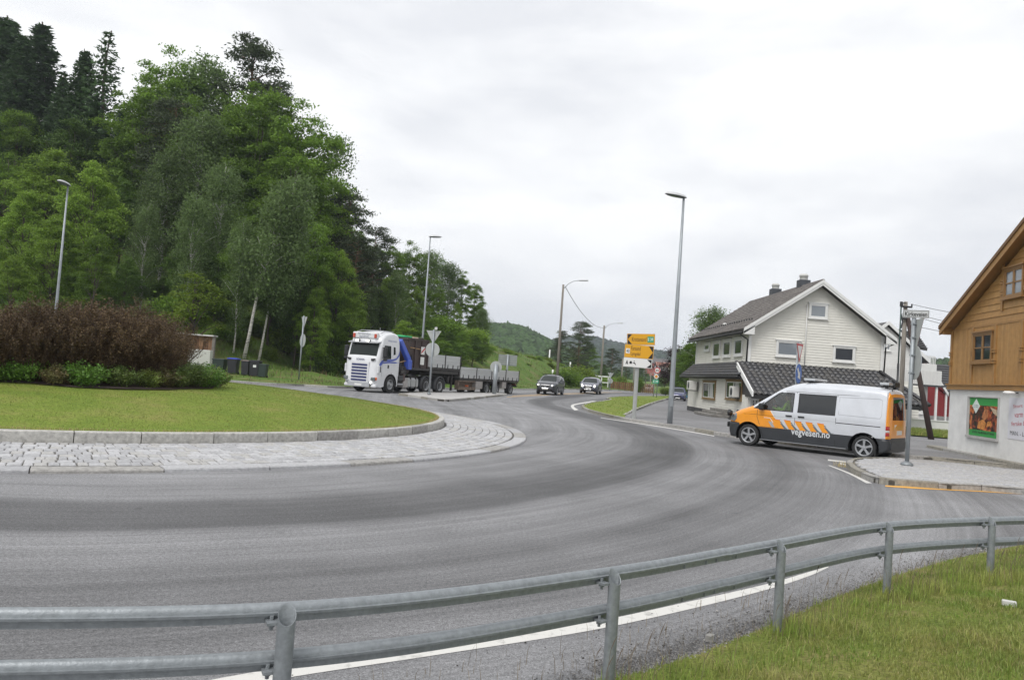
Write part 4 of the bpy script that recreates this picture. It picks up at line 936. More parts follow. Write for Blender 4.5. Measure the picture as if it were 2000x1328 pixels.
CRE = M('crease_shade_grey', (.30, .31, .33), .4); vb.panel('recess_shade_line', offpoly(rec, .008), M('recess_edge_shade', (.36, .375, .40), .35, .2), van, holes=[offpoly(rec, -.008)], off=.003, step=.2)  # no hollow is modelled: a darker ring paints the shade along the recess edge
for (x, z) in ((.46, 1.05), (.08, 1.05)):
    b = MB(); y_ = vb.y(x, z)+.012; b.box((x, y_+.006, z), (.19, .022, .045), bev=.01); b.build('door_handle', BLACK, van)
seam([(1.35, .25), (.3, .25), (-1.25, .25)], .02, ALLOY, 'sill_step', .004)
# wheel arch linings, silver rear flare
for cx in (AF, AR):
    for sg in (1, -1):
        V = []; n = 18; P_ = arch(cx, AZ, ARr, .2, n)
        for p in P_: V += [(p[0], sg*vb.y(p[0], p[1]), p[1]), (p[0], sg*.55, p[1])]
        obj('wheel_housing', mesh('wheel_housing', V, [(2*i, 2*i+1, 2*i+3, 2*i+2) for i in range(n)], BLACK, True), van)
fl = arch(AR, AZ, ARr+.10, zA); fl = [p for p in fl if p[1] >= zA]; fi = [p for p in arch(AR, AZ, ARr+.005, zA) if p[1] >= zA][::-1]
if len(fl) > 2: vb.panel('wheel_flare', fl+fi, SILV, van, off=.012, step=.08)
for x in (AF, AR):
    for s_ in (1, -1): wheel(van, x, s_*.80, .338, .235, 5, ALLOY, .69)
b = MB(); b.box((0, 0, .30), (4.3, 1.3, .12)); b.box((-2.3, 0, .3), (.5, 1.2, .1)); b.build('underbody', BLACK, van)
b = MB(); b.box((-.42, 0, .95), (.04, 1.7, 1.5)); b.build('bulkhead', DKGREY, van)
# interior
for s_ in (.42, -.42):
    b = MB(); b.box((.75, s_, .80), (.5, .5, .16), bev=.05); b.box((.46, s_, 1.15), (.14, .48, .62), rot=Matrix.Rotation(R(-12), 3, 'Y'), bev=.05); b.box((.39, s_, 1.56), (.1, .26, .18), bev=.04); b.build('seat', DKGREY, van)
b = MB(); b.box((1.42, 0, 1.05), (.45, 1.7, .22), bev=.06); b.build('dashboard', DKGREY, van)
b = MB()
for k in range(20):
    a, c_ = 2*PI*k/20, 2*PI*(k+1)/20; f_ = lambda a: (1.05+.19*math.sin(a)*.45, .42+.19*math.cos(a), 1.22+.19*math.sin(a)*.85); b.tube([f_(a), f_(c_)], .016, 6, False)
b.box((1.08, .42, 1.2), (.05, .3, .04)); b.build('steering_wheel', BLACK, van)
# lights, bumper, mirror, auxiliary lamps
HLG = M('headlamp_glass', (.16, .18, .20), .08, .2, coat=1); HLW = M('lit_headlamp', (1, .98, .92), .3, emit=2.2)
hp = [(2.49, .72), (2.42, .90), (2.28, 1.0), (2.17, .99), (2.16, .83), (2.24, .73)]
vb.panel('headlight', hp, HLG, van, off=.006, step=.06)
for zc in (.84,):
    for s_ in (1, -1):
        b = MB(); b.lathe([(0, .02), (.05, .018), (.065, 0)], 16, 'x', (2.32, s_*(vb.y(2.32, .86)-.01), .88)); b.build('headlight_lens', CHROME, van, True)
b = MB(); b.box((2.62, 0, .60), (.05, 1.1, .16), bev=.02); b.build('grille', BLACK, van)
b = MB(); b.tube([(2.55, .5, .76), (2.68, .42, .78), (2.68, -.42, .78), (2.55, -.5, .76)], .022, 8); b.build('light_bar', BLACK, van, True)
for s_ in (.33, -.33):
    b = MB(); b.lathe([(0, -.1), (.07, -.09), (.105, -.02), (.11, .02), (.10, .03)], 20, 'x', (2.69, s_, .97)); b.tube([(2.66, s_, .8), (2.66, s_, .9)], .02, 8); b.build('auxiliary_lamp', BLACK, van, True)
    b = MB(); b.lathe([(.10, .028), (0, .05)], 20, 'x', (2.69, s_, .97)); b.build('lamp_glass', CHROME, van, True)
for s_ in (1, -1):
    b = MB(); b.box((1.30, s_*1.055, 1.27), (.15, .19, .21), bev=.05); b.box((1.33, s_*.94, 1.21), (.14, .12, .08), bev=.02); b.build('wing_mirror', BLACK, van)
    tri = [(1.58, 1.22), (1.29, 1.40), (1.29, 1.18)]
vb.panel('mirror_base', [(1.60, 1.20), (1.27, 1.43), (1.27, 1.18)], BLACK, van, off=.006, step=.15)
LRED = M('tail_light_red', (.42, .012, .012), .15, coat=1); LCL = M('tail_light_clear', (.6, .6, .6), .15, coat=1)
for a, c_, mt in ((.72, .82, LRED), (.823, .885, LCL), (.888, 1.0, LRED)):
    vb.panel('tail_light', [(-2.47, a), (-2.47, c_), (-2.61, c_), (-2.62, a)], mt, van, off=.022, step=.03)
b = MB(); b.box((-2.66, 0, .45), (.10, 1.60, .20), bev=.045); b.build('rear_bumper', DKVAN, van)
b = MB(); b.box((-2.685, 0, .82), (.02, .5, .12)); b.build('number_plate', SWHITE, van)
b = MB(); b.box((-2.668, .35, .95), (.012, .22, .2)); b.build('warning_sticker', SWHITE, van)
b = MB(); b.box((-2.05, .80, .24), (.03, .24, .3)); b.build('mud_flap', RUBBER, van)
# roof beacons
for x, tilt_, wd_ in ((.05, 0, 1.1), (-2.15, 0, 1.1)):
    b = MB(); b.box((x, 0, 2.205), (.34, wd_, .07), bev=.03); bo = b.build('roof_beacon', M('beacon_clear', (.42, .44, .46), .2, coat=1), van)
    b = MB(); b.box((x, 0, 2.15), (.2, wd_*.8, .05)); b.box((x, .4, 2.12), (.1, .06, .1)); b.box((x, -.4, 2.12), (.1, .06, .1)); b.build('beacon_foot', BLACK, van)
b = MB(); b.box((-2.35, -.2, 2.2), (.04, .5, .14)); b.tube([(-1.95, 0, 2.12), (-1.85, 0, 2.3)], .015, 6); b.tube([(-2.45, .45, 2.0), (-2.55, .5, 2.15), (-2.5, .5, 2.25)], .02, 6); b.build('roof_fitting', BLACK, van)
# livery: five slanted flags, lettering
LGR = M('livery_grey', (.35, .37, .39), .4); LDG = M('livery_slate', (.11, .14, .16), .4); LOR = M('livery_orange', (.80, .30, .018), .4); LRE = M('livery_red', (.65, .07, .015), .4)
for i, x0 in enumerate((.93, .60, .27, -.06, -.40)):
    vb.panel('livery_flag', [(x0, .905), (x0-.20, .895), (x0-.235, .82), (x0-.215, .80), (x0-.35, .645), (x0-.17, .645), (x0-.02, .86)], LOR, van, off=.004, step=.15, side=1)
    vb.panel('livery_line', [(x0+.005, .918), (x0-.205, .908), (x0-.20, .895), (x0, .905)], LRE, van, off=.0045, step=.15, side=1)
    vb.panel('livery_shadow', [(x0-.215, .80), (x0-.275, .795), (x0-.44, .645), (x0-.35, .645)], LDG, van, off=.004, step=.15, side=1)
    vb.panel('livery_shadow_block', [(x0-.235, .82), (x0-.20, .86), (x0-.245, .855), (x0-.275, .80)], LDG, van, off=.0045, step=.15, side=1)
    vb.panel('livery_bar', [(x0+.19, .83), (x0+.06, .825), (x0-.06, .66), (x0+.06, .66)] if i else [(x0+.17, .83), (x0+.06, .825), (x0-.05, .66), (x0+.05, .66)], LGR, van, off=.0038, step=.15, side=1)
vb.panel('livery_line', [(1.24, .945), (1.04, .94), (.93, .80), (.955, .80), (1.05, .925), (1.24, .93)], SWHITE, van, off=.0045, step=.15, side=1)
vb.panel('livery_line', [(1.05, 1.16), (1.02, 1.175), (.90, .955), (.55, .93), (.55, .945), (.92, .97)], SWHITE, van, off=.0045, step=.15, side=1)
f_ = lambda a, b: (-.215-a, vb.y(-.215-a, .535+b)+.006, .535+b)
text('vegvesen.no', 1.16, .205, M('letter_grey', (.62, .64, .66), .4), van, (0, 0, 0), (1, 0, 0), (0, 0, 1), 'lettering', f_)
for ch in van.children:
    if ch.name.startswith('wheel') and not ch.name.startswith('wheel_h') and not ch.name.startswith('wheel_f'): continue
    for v_ in ch.data.vertices:
        if v_.co.x < -2.15: v_.co.x = -2.15+(v_.co.x+2.15)*.52
drv = mid+dirv*.72+leftn*.42; person('driver in a hi-vis yellow jacket at the wheel of the silver and orange van', (drv.x, drv.y, .86), vrz, HIVIS)
# ---------------------------------------------------------------- cars
def car(label, loc, rz, paint_, L_=4.5, W_=1.84, H_=1.68, suv=True, lit=True, plate=True, rails=False, mazda=False, audi=False, wagon=False):
    t = thing('car', label, 'car', loc, rz); k = L_/4.5; kh = H_/1.68
    if suv: E = [(2.16, .32), (2.24, .50), (2.20, .78), (2.05, .94), (1.6, 1.05), (1.15, 1.11), (.85, 1.28), (.45, 1.52), (.2, 1.61), (-.4, 1.66), (-1.2, 1.62), (-1.75, 1.53), (-2.0, 1.30), (-2.16, 1.05), (-2.24, .85), (-2.22, .55), (-2.15, .35)]
    else: E = [(2.12, .28), (2.2, .45), (2.15, .68), (1.95, .83), (1.5, .93), (1.05, .99), (.75, 1.18), (.35, 1.42), (.1, 1.49), (-.5, 1.53), (-1.3, 1.49), (-1.75, 1.40), (-2.0, 1.15), (-2.15, .95), (-2.2, .75), (-2.2, .5), (-2.1, .3)]
    hh = 1.66 if suv else 1.53
    E = [(x*k, z*H_/hh) for x, z in E]; kz = H_/hh; belt = (1.06 if suv else .94)*kz
    bd = Body(E, W_/2, belt, H_, .20, .12, (1.3*k, .22), (-1.5*k, .12), .05, .04, shoulder=belt-.15)
    wr = (.35 if suv else .315); fa, ra = 1.33*k, -1.33*k; ar = wr+.05; zb_ = .25
    aF = arch(fa, wr, ar, zb_, 10)[::-1]; aR = arch(ra, wr, ar, zb_, 10)[::-1]
    wt = H_-.10
    win = [(.98*k, belt+.03), (.58*k, (belt+wt)/2+.06), (.28*k, wt), (-1.15*k, wt-.02), (-1.72*k, belt+.22), (-1.75*k, belt+.05)]
    poly = [E[-1]]+aR+aF+E[:-1]
    bd.panel('side_body', poly, paint_, t, holes=[win], step=.12)
    bd.panel('side_window', win, GL_CAR, t, off=-.006, step=.25)
    for xx in (.0, -.95): bd.panel('window_pillar', [(xx*k, belt+.02), (xx*k+.06, belt+.02), (xx*k+.02, wt), (xx*k-.04, wt)], BLACK, t, off=.002, step=.3)
    if suv: 
        for a_, b_ in ((fa-ar, ra+ar),): bd.panel('sill', [(a_, .26), (b_, .26), (b_, .38), (a_, .38)], DKGREY, t, off=.006, step=.3)
    def cls(x, z, t_):
        if z < .52*kz: return 2
        if .30*k < x < 1.10*k and belt+.04 < z < wt+.02 and abs(t_) < .88: return 1
        if -2.06*k < x < -1.74*k and z > belt+.03 and z < wt and abs(t_) < .84: return 3
        return 0
    bd.shell(.12, cls, [paint_, GL_CAR, DKGREY if suv else paint_, GL_CAR], t, ['roof_and_bonnet', 'windscreen', 'bumper', 'rear_window'])
    for x in (fa, ra):
        for s_ in (1, -1): wheel(t, x, s_*(W_/2-.13), wr, .22, 5, ALLOY, .68)
        for s_ in (1, -1):
            V = []; P_ = arch(x, wr, ar, .2, 10)
            for p in P_: V += [(p[0], s_*bd.y(p[0], p[1]), p[1]), (p[0], s_*.5, p[1])]
            obj('wheel_housing', mesh('wheel_housing', V, [(2*i, 2*i+1, 2*i+3, 2*i+2) for i in range(10)], BLACK), t)
    b = MB(); b.box((0, 0, .34), (L_*.86, W_*.72, .16)); b.build('underbody', BLACK, t)
    xf = E[1][0]
    for s_ in (1, -1):
        hz_ = .80*kz if suv else .66*kz
        b = MB(); b.box((xf-.07, s_*W_*.355, hz_), (.22, W_*.20, .15), rot=Matrix.Rotation(-s_*R(28), 3, 'Z'), bev=.05); b.build('headlight', HLG, t)
        if lit: b = MB(); b.lathe([(0, .03), (.06, .02), (.07, 0)] if not audi else [(0, .03), (.10, .02), (.12, 0)], 14, 'x', (xf+.045-(.02 if audi else .0), s_*W_*.335, hz_)); b.build('headlight_lamp', HLW, t, True)
        b = MB(); b.box((.78*k, s_*(W_/2+.06), belt+.06), (.14, .2, .13), bev=.04); b.build('wing_mirror', paint_, t)
        b = MB(); b.box((-2.12*k, s_*W_*.40, belt-.1), (.18, .22, .3), bev=.05); b.build('tail_light', LRED, t)
    b = MB(); gzc = (.66 if suv else .52)*kz
    if mazda: b.prism([(-.40, .10), (.40, .10), (.43, .02), (.28, -.13), (-.28, -.13), (-.43, .02)], (xf+.045, 0, gzc+.02), (0, 1, 0), (0, 0, 1), (.03, 0, 0))
    elif audi: b.prism([(-.36, .17), (.36, .17), (.42, .08), (.36, -.22), (-.36, -.22), (-.42, .08)], (xf+.045, 0, gzc), (0, 1, 0), (0, 0, 1), (.03, 0, 0))
    else: b.box((xf+.04, 0, gzc+.04), (.05, .8, .13), bev=.02)
    gr_ = b.build('grille', BLACK, t)
    if audi: b = MB(); b.tube([(xf+.085, y_, gzc+z_) for y_, z_ in ((-.36, .17), (.36, .17), (.42, .08), (.36, -.22), (-.36, -.22), (-.42, .08), (-.36, .17))], .016, 6); b.build('grille_surround', CHROME, gr_)
    if mazda:
        b = MB(); b.tube([(xf+.085, y_, gzc+z_) for y_, z_ in ((-.43, .04), (-.28, -.11), (.28, -.11), (.43, .04))], .016, 6); b.lathe([(.07, 0), (.09, .012), (.10, 0)], 14, 'x', (xf+.08, 0, gzc+.03)); b.build('grille_surround', CHROME, gr_)
    b = MB(); b.box((xf+.075, 0, gzc-(.18 if not audi else .04)), (.015, .52, .11)); pl = b.build('number_plate', SWHITE, t)
    b = MB(); b.box((xf-.02, 0, .36), (.1, W_*.5, .14), bev=.02); b.build('lower_intake', BLACK, t)
    b = MB(); b.box((-2.27*k, 0, .75), (.015, .52, .11)); b.build('rear_plate', SWHITE, t)
    if rails:
        b = MB()
        for x in (.05, -.75): b.tube([(x, -.72, H_-.02), (x, -.68, H_+.07), (x, .68, H_+.07), (x, .72, H_-.02)], .03, 6)
        b.build('roof_bar', BLACK, t, True)
    return t
g1 = G(1068, 770.5); a1 = R(-90-15)
car('dark grey car with roof bars and lit headlamps behind the trailer', (g1.x+.35, 69.5, gz(g1.x, 69.5)), a1, paintm('dark_grey_car_paint', (.055, .058, .068), .8, .35, .3), 4.5, 1.84, 1.70, lit=True, rails=True, mazda=True)
g2 = G(1143, 766.5); car('blue grey car with bright square headlamps, second in the queue', (g2.x+.3, 81.5, gz(g2.x, 81.5)), R(-90-13), paintm('blue_grey_car_paint', (.09, .095, .135), .8, .3, .3), 4.6, 1.90, 1.64, lit=True, audi=True)
nv = At(1326, 780, 91); car('navy blue estate car parked in the yard beside the white house', (nv.x+.25, 92.5, .01), R(-90-14), paintm('navy_car_paint', (.045, .05, .13), .9, .3, .2), 4.4, 1.75, 1.52, suv=False, lit=False)
lb = At(1349, 775, 100); car('light blue car half hidden behind the corner of the white house', (lb.x-.75, 101, .01), R(-90-14), paintm('light_blue_car_paint', (.10, .36, .62), .8, .35, 0), 4.2, 1.72, 1.5, suv=False, lit=False)
sv = At(1268, 765, 150); car('silver car driving away far down the main road', (sv.x, 150, gz(sv.x, 150)), R(75), paintm('silver_car_paint', (.48, .48, .49), .6, .35, .2), 4.7, 1.8, 1.5, suv=False, lit=False)
# ---------------------------------------------------------------- articulated lorry
td = Vector((-.445, -.896, 0)).normalized(); tl = Vector((-td.y, td.x, 0)); o0 = G(760, 768)-tl*1.22
lz = math.atan2(td.y, td.x)
lorry = thing('articulated_lorry', 'white and blue crane lorry with an empty low drop-side trailer', 'lorry', (o0.x, o0.y, 0), lz)
TW = paintm('lorry_white_paint', (.66, .67, .69), .5, .35, 0); TB = paintm('lorry_blue_paint', (.06, .10, .42), .5, .35, 0); TG = M('lorry_silver_grey', (.40, .41, .43), .45, .2, var=.1)
DKB = M('lorry_grille_blue', (.022, .03, .11), .4); STEEL = M('dark_chassis_steel', (.05, .047, .045), .7, var=.35, scale=6); BROWN = M('dark_brown_steel', (.060, .042, .038), .6, var=.3, scale=3)
ALU = M('aluminium_drop_side', (.50, .51, .515), .5, .2, var=.08, scale=1.2, stretch=(.3, 1, 8))
E = [(1.30, .32), (1.42, .42), (1.47, .80), (1.44, 1.40), (1.38, 2.00), (1.30, 2.20), (1.10, 2.98), (1.04, 3.04), (.98, 3.30), (.70, 3.52), (.30, 3.66), (-.20, 3.72), (-.62, 3.66), (-.80, 3.45), (-.90, 3.0), (-.93, 2.2), (-.93, 1.5), (-.93, 1.05)]
cb = Body(E, 1.245, 2.2, 3.7, .13, .12, (1.05, .17), (-.7, .05), .09, .03)
A_ = arch(0, .53, .66, .40, 16); low_ = [(-.93, 1.05), (-.78, 1.05), (-.74, .45)]+A_[::-1]+[(1.0, .32)]
win = [(.98, 2.16), (.93, 2.42), (.80, 2.90), (.12, 2.90), (.10, 2.10), (.60, 2.06)]
cb.panel('cab_side', low_+E[:-1], TW, lorry, holes=[win], step=.09)
cb.panel('side_window', win, GL_CAR, lorry, off=-.006, step=.3)
cb.panel('small_window', [(-.12, 2.35), (-.14, 2.85), (-.34, 2.85), (-.36, 2.4)], GL_CAR, lorry, off=.004, step=.3)
def tcls(x, z, t):
    if z < .62: return 2
    if x > 1.08 and 2.21 < z < 2.97 and abs(t) < .93: return 1
    return 0
cb.shell(.10, tcls, [TW, GL_CAR, TG], lorry, ['cab_shell', 'windscreen', 'bumper'])
cb.panel('door_gap', [(.99, 1.0), (.975, 1.0), (.975, 2.15), (.99, 2.15)], SEAM, lorry, off=.003, step=.3)
cb.panel('door_gap', [(-.02, 1.2), (-.035, 1.2), (-.035, 3.0), (-.02, 3.0)], SEAM, lorry, off=.003, step=.3)
cb.panel('door_gap', [(.98, 1.23), (-.9, 1.23), (-.9, 1.245), (.98, 1.245)], SEAM, lorry, off=.003, step=.3)
def ribbon2(P, wd): 
    P = [Vector(p) for p in P]; A = []; B = []
    for i, p in enumerate(P):
        d = (P[min(i+1, len(P)-1)]-P[max(i-1, 0)]).normalized(); n_ = Vector((-d.y, d.x))*wd/2; A.append(tuple(p+n_)); B.append(tuple(p-n_))
    return A+B[::-1]
cb.panel('blue_stripe', ribbon2([(1.25, 1.55), (1.16, 1.78), (1.0, 1.93), (.8, 1.99), (.3, 2.0), (-.1, 2.04), (-.45, 2.13), (-.7, 2.35), (-.86, 2.7)], .12), TB, lorry, off=.014, step=.08, side=1)
cb.panel('blue_stripe', ribbon2([(1.22, 1.50), (1.1, 1.72), (.95, 1.83), (.3, 1.89), (-.3, 1.90), (-.9, 1.92)], .09), TB, lorry, off=.014, step=.08, side=1)
text('MITTESDVELA TRANSPORT', .95, .10, M('faded_blue_letters', (.22, .26, .45), .5), lorry, (0, 0, 0), (1, 0, 0), (0, 0, 1), 'lettering', lambda a, b: (-.02-a, cb.y(-.02-a, 3.2+b)+.006, 3.2+b))
b = MB(); b.box((.35, 1.255, 1.62), (.13, .02, .2)); b.build('door_handle', BLACK, lorry)
# front
xf = 1.50
b = MB(); b.box((xf+.03, 0, 1.20), (.06, 1.36, 1.32), bev=.02); gp = b.build('grille_panel', TW, lorry)
for k in range(6): b = MB(); b.box((xf+.065, 0, .72+k*.185), (.03, 1.14, .11)); b.build('grille_slot', DKB, gp)
b = MB(); b.box((xf+.055, 0, 1.98), (.02, .01, .01)); 
text('SCANIA', .62, .12, DKB, lorry, (xf+.02, 0, 1.97), (0, 1, 0), (0, 0, 1))
for s_ in (1, -1):
    b = MB(); b.prism([(-.10, .06), (.18, .08), (.20, .02), (.02, -.08), (-.10, -.06)] if s_ > 0 else [(.10, .06), (-.18, .08), (-.20, .02), (-.02, -.08), (.10, -.06)], (1.44, s_*.86, 1.98), (0, 1, 0), (0, 0, 1), (.05, 0, 0)); b.build('air_inlet', BLACK, lorry)
    b = MB(); b.box((1.45, s_*.95, .82), (.16, .42, .22), rot=Matrix.Rotation(-s_*R(20), 3, 'Z'), bev=.04); b.build('headlight', HLG, lorry)
    b = MB(); b.box((1.38, s_*1.14, .84), (.12, .14, .18), bev=.03); b.build('indicator', M('amber_lens', (.65, .13, .02), .2, coat=1), lorry)
    b = MB(); b.lathe([(0, .03), (.055, .02), (.065, 0)], 12, 'x', (1.53, s_*.88, .60)); b.build('fog_lamp', HLW if s_ > 0 else HLG, lorry, True)
    b = MB(); b.box((1.35, s_*1.0, .40), (.2, .36, .2), bev=.05); b.build('bumper_corner', TW, lorry)
    b = MB(); b.box((1.07, s_*1.46, 2.48), (.18, .26, .62), bev=.05); b.box((1.05, s_*1.48, 2.05), (.16, .24, .2), bev=.04); b.tube([(1.0, s_*1.2, 2.75), (1.08, s_*1.42, 2.72)], .025, 6); b.tube([(1.0, s_*1.2, 2.15), (1.08, s_*1.42, 2.15)], .025, 6); b.build('wing_mirror', BLACK, lorry)
    b = MB(); b.box((1.28, s_*1.22, 1.42), (.2, .10, .5), bev=.04); b.build('corner_deflector', TW, lorry); b = MB(); b.box((1.15, s_*1.26, 1.42), (.06, .04, .34)); b.build('deflector_slot', BLACK, lorry)
b = MB(); b.box((1.54, 0, .46), (.06, 1.6, .3), bev=.04); b.build('bumper_front', TG, lorry)
b = MB(); b.box((1.58, 0, .44), (.015, .52, .11)); b.build('number_plate', SWHITE, lorry)
b = MB(); b.box((1.22, 0, 3.04), (.42, 2.2, .05), rot=Matrix.Rotation(R(12), 3, 'Y')); b.build('sun_visor', TG, lorry)
for y_ in (-.5, .28, -.1):
    if y_ == -.1: continue
    b = MB(); b.box((1.25, y_, 3.12), (.14, .3, .16), bev=.04); b.build('spot_lamp', BLACK, lorry); b = MB(); b.box((1.325, y_, 3.12), (.02, .22, .10)); b.build('spot_glass', HLW, lorry)
b = MB(); b.box((1.02, -.1, 3.45), (.24, 1.9, .40), bev=.06); sg = b.build('roof_sign', M('roof_sign_white', (.62, .63, .64), .4), lorry)
text('MITTESDVELA', .95, .12, DKB, sg, (1.145, -.15, 3.53), (0, 1, 0), (0, 0, 1)); text('TRANSPORT', .75, .11, DKB, sg, (1.145, -.15, 3.36), (0, 1, 0), (0, 0, 1))
for y_ in (-.88, .72): b = MB(); b.box((1.16, y_, 3.42), (.12, .16, .26), bev=.03); b.build('beacon', M('beacon_red', (.45, .06, .03), .25), lorry)
b = MB(); b.tube([(.9, -.9, 3.66), (.4, -.9, 3.80), (-.5, -.9, 3.82)], .025, 6); b.tube([(.9, .9, 3.6), (.4, .85, 3.78), (-.5, .8, 3.80)], .025, 6)
for x in (.5, .0, -.5): b.tube([(x, -.9, 3.8), (x, .85, 3.79)], .02, 6)
b.tube([(.2, .3, 3.75), (.15, .3, 4.0)], .01, 5); b.build('roof_rail', TG, lorry, True)
# chassis
b = MB(); b.box((-3.0, .42, .90), (6.6, .12, .28)); b.box((-3.0, -.42, .90), (6.6, .12, .28)); b.box((-1.4, 0, .9), (.1, .8, .2)); b.box((-4.2, 0, 1.05), (3.2, 1.6, .16)); b.build('chassis', STEEL, lorry)
for t_, nm in ((0, 0), (4.14, 1), (5.85, 1)):
    for s_ in (1, -1): wheel(lorry, -t_, s_*1.08, .535, .32, 0, M('truck_rim_grey', (.36, .37, .38), .45, .4, var=.2), .56, truck=True, dish=.05 if not nm else -.07)
for t_ in (4.14, 5.85):
    for s_ in (1, -1):
        V = []; n = 16
        for k in range(n+1):
            a = R(-18)+R(216)*k/n; V += [(-t_+.66*math.cos(a), s_*.86, .53+.66*math.sin(a)), (-t_+.66*math.cos(a), s_*1.27, .53+.66*math.sin(a)), (-t_+.62*math.cos(a), s_*1.27, .53+.62*math.sin(a)), (-t_+.62*math.cos(a), s_*.86, .53+.62*math.sin(a))]
        F = [(4*i+k, 4*i+(k+1) % 4, 4*i+4+(k+1) % 4, 4*i+4+k) for i in range(n) for k in range(4)]
        obj('mudguard', mesh('mudguard', V, F, DKGREY, True), lorry)
TANK = M('tank_aluminium', (.42, .43, .43), .4, .4, var=.15, scale=3)
b = MB(); b.box((-2.6, 1.0, .68), (1.25, .5, .66), bev=.12); tk = b.build('fuel_tank', TANK, lorry)
for x in (-2.25, -2.85): b = MB(); b.box((x, 1.0, .68), (.05, .52, .68), bev=.12); b.build('tank_strap', BLACK, tk)
b = MB(); b.box((-1.68, 1.0, .68), (.5, .48, .62), bev=.03); b.build('side_locker', M('locker_grey', (.34, .32, .31), .5, var=.2), lorry)
b = MB(); b.box((-1.1, 1.05, .95), (.5, .42, .36), bev=.04); b.box((-1.1, 1.15, .58), (.6, .1, .12)); b.build('step_box', DKGREY, lorry)
b = MB(); b.box((-1.12, 1.2, .58), (.6, .03, .10)); b.build('step_plate', TG, lorry)
b = MB(); b.box((-2.6, -1.0, .68), (1.6, .5, .66), bev=.1); b.build('air_tank', TANK, lorry)
# crane between cab and load
CBL = M('crane_blue', (.05, .10, .46), .4, coat=.3, var=.1)
c0 = Vector((-.98, 1.0, 3.35)); c1 = Vector((-1.85, 1.2, 2.12)); d = (c1-c0).normalized(); r3 = Matrix((d, Vector((0, 1, 0)), d.cross(Vector((0, 1, 0))))).transposed()
b = MB(); b.box((c0+c1)/2, ((c1-c0).length, .34, .32), rot=r3, bev=.04); b.box(c1+Vector((.0, 0, -.28)), (.42, .38, .62), bev=.04); b.build('crane_boom', CBL, lorry)
b = MB(); b.box((-1.45, .3, 1.6), (.5, 1.7, .3), bev=.05); b.tube([(-1.4, .6, 1.1), (-1.4, .6, 2.6)], .18, 12); b.tube([(-1.6, .95, 1.0), (-1.75, 1.0, 1.9)], .1, 10); b.tube([(-1.2, .2, 1.5), (-1.3, .1, 3.1)], .12, 10); b.box((-1.5, 1.05, 1.35), (.7, .3, .34), bev=.06); b.tube([(-1.1, 1.1, 1.4), (-1.2, 1.1, 2.0)], .05, 8); b.build('crane_base', STEEL, lorry, True)
b = MB()
for k in range(5): b.tube([(-2.0-.07*k, 1.15, 1.5), (-2.15-.05*k, 1.2, 2.5-.1*k), (-2.4, 1.1, 2.3-.1*k), (-2.3, 1.1, 1.5)], .022, 6)
b.build('hydraulic_hoses', BLACK, lorry, True)
b = MB(); b.tube([(-.95, 1.15, 1.95), (-1.7, 1.15, 2.08)], .03, 6); b.tube([(-2.0, 1.18, 2.95), (-4.2, 1.18, 2.85)], .03, 6); b.build('brass_rod', M('tan_pole', (.42, .26, .12), .5), lorry, True)
b = MB(); b.box((-1.45, 1.1, 1.0), (.3, .3, .5), bev=.05); b.lathe([(0, -.3), (.28, -.28), (.28, .28), (0, .3)], 16, 'y', (-1.9, .8, 1.5)); b.build('winch', BROWN, lorry, True)
# tall brown bulkhead crate with ribs
b = MB(); b.box((-2.95, 0, 2.55), (2.45, 2.3, 1.9)); b.box((-2.95, 0, 3.5), (2.55, 2.42, .12)); bc = b.build('front_stanchion', BROWN, lorry)
for k in range(4): b = MB(); b.box((-1.80-k*.78, 1.18, 2.55), (.09, .08, 1.85)); b.build('rib', BROWN, bc)
b = MB(); b.box((-2.9, 0, 1.6), (2.9, 2.46, .14)); b.build('rail_beam', STEEL, lorry)
b = MB()
for k in range(9): b.tube([(-1.75-k*.09, .9, 3.62), (-1.78-k*.09, -.6, 3.68)], .07, 7)
b.build('green_straps', M('strap_green', (.03, .42, .16), .6), lorry, True)
b = MB()
for k in range(5): b.tube([(-2.75-k*.10, .95, 3.60), (-2.72-k*.10, -.6, 3.66)], .06, 7)
b.build('tan_straps', M('strap_tan', (.50, .38, .30), .7), lorry, True)
b = MB(); b.box((-3.6, .4, 3.62), (.7, 1.0, .14), bev=.04); b.build('folded_tarpaulin', M('tarp_olive', (.07, .075, .05), .8), lorry)
for z_, l_ in ((2.82, 'RED'), (2.15, 'W')):
    b = MB(); b.box((-3.38, 1.26, z_), (.42, .03, .50)); wp = b.build('warning_board', SWHITE, lorry)
    if l_ == 'RED': b = MB(); b.prism([(-.2, .1), (.2, -.2), (.2, -.08), (-.2, .22)], (-3.38, 1.28, z_), (1, 0, 0), (0, 0, 1), (0, .004, 0)); b.build('red_stripe', RED, wp)
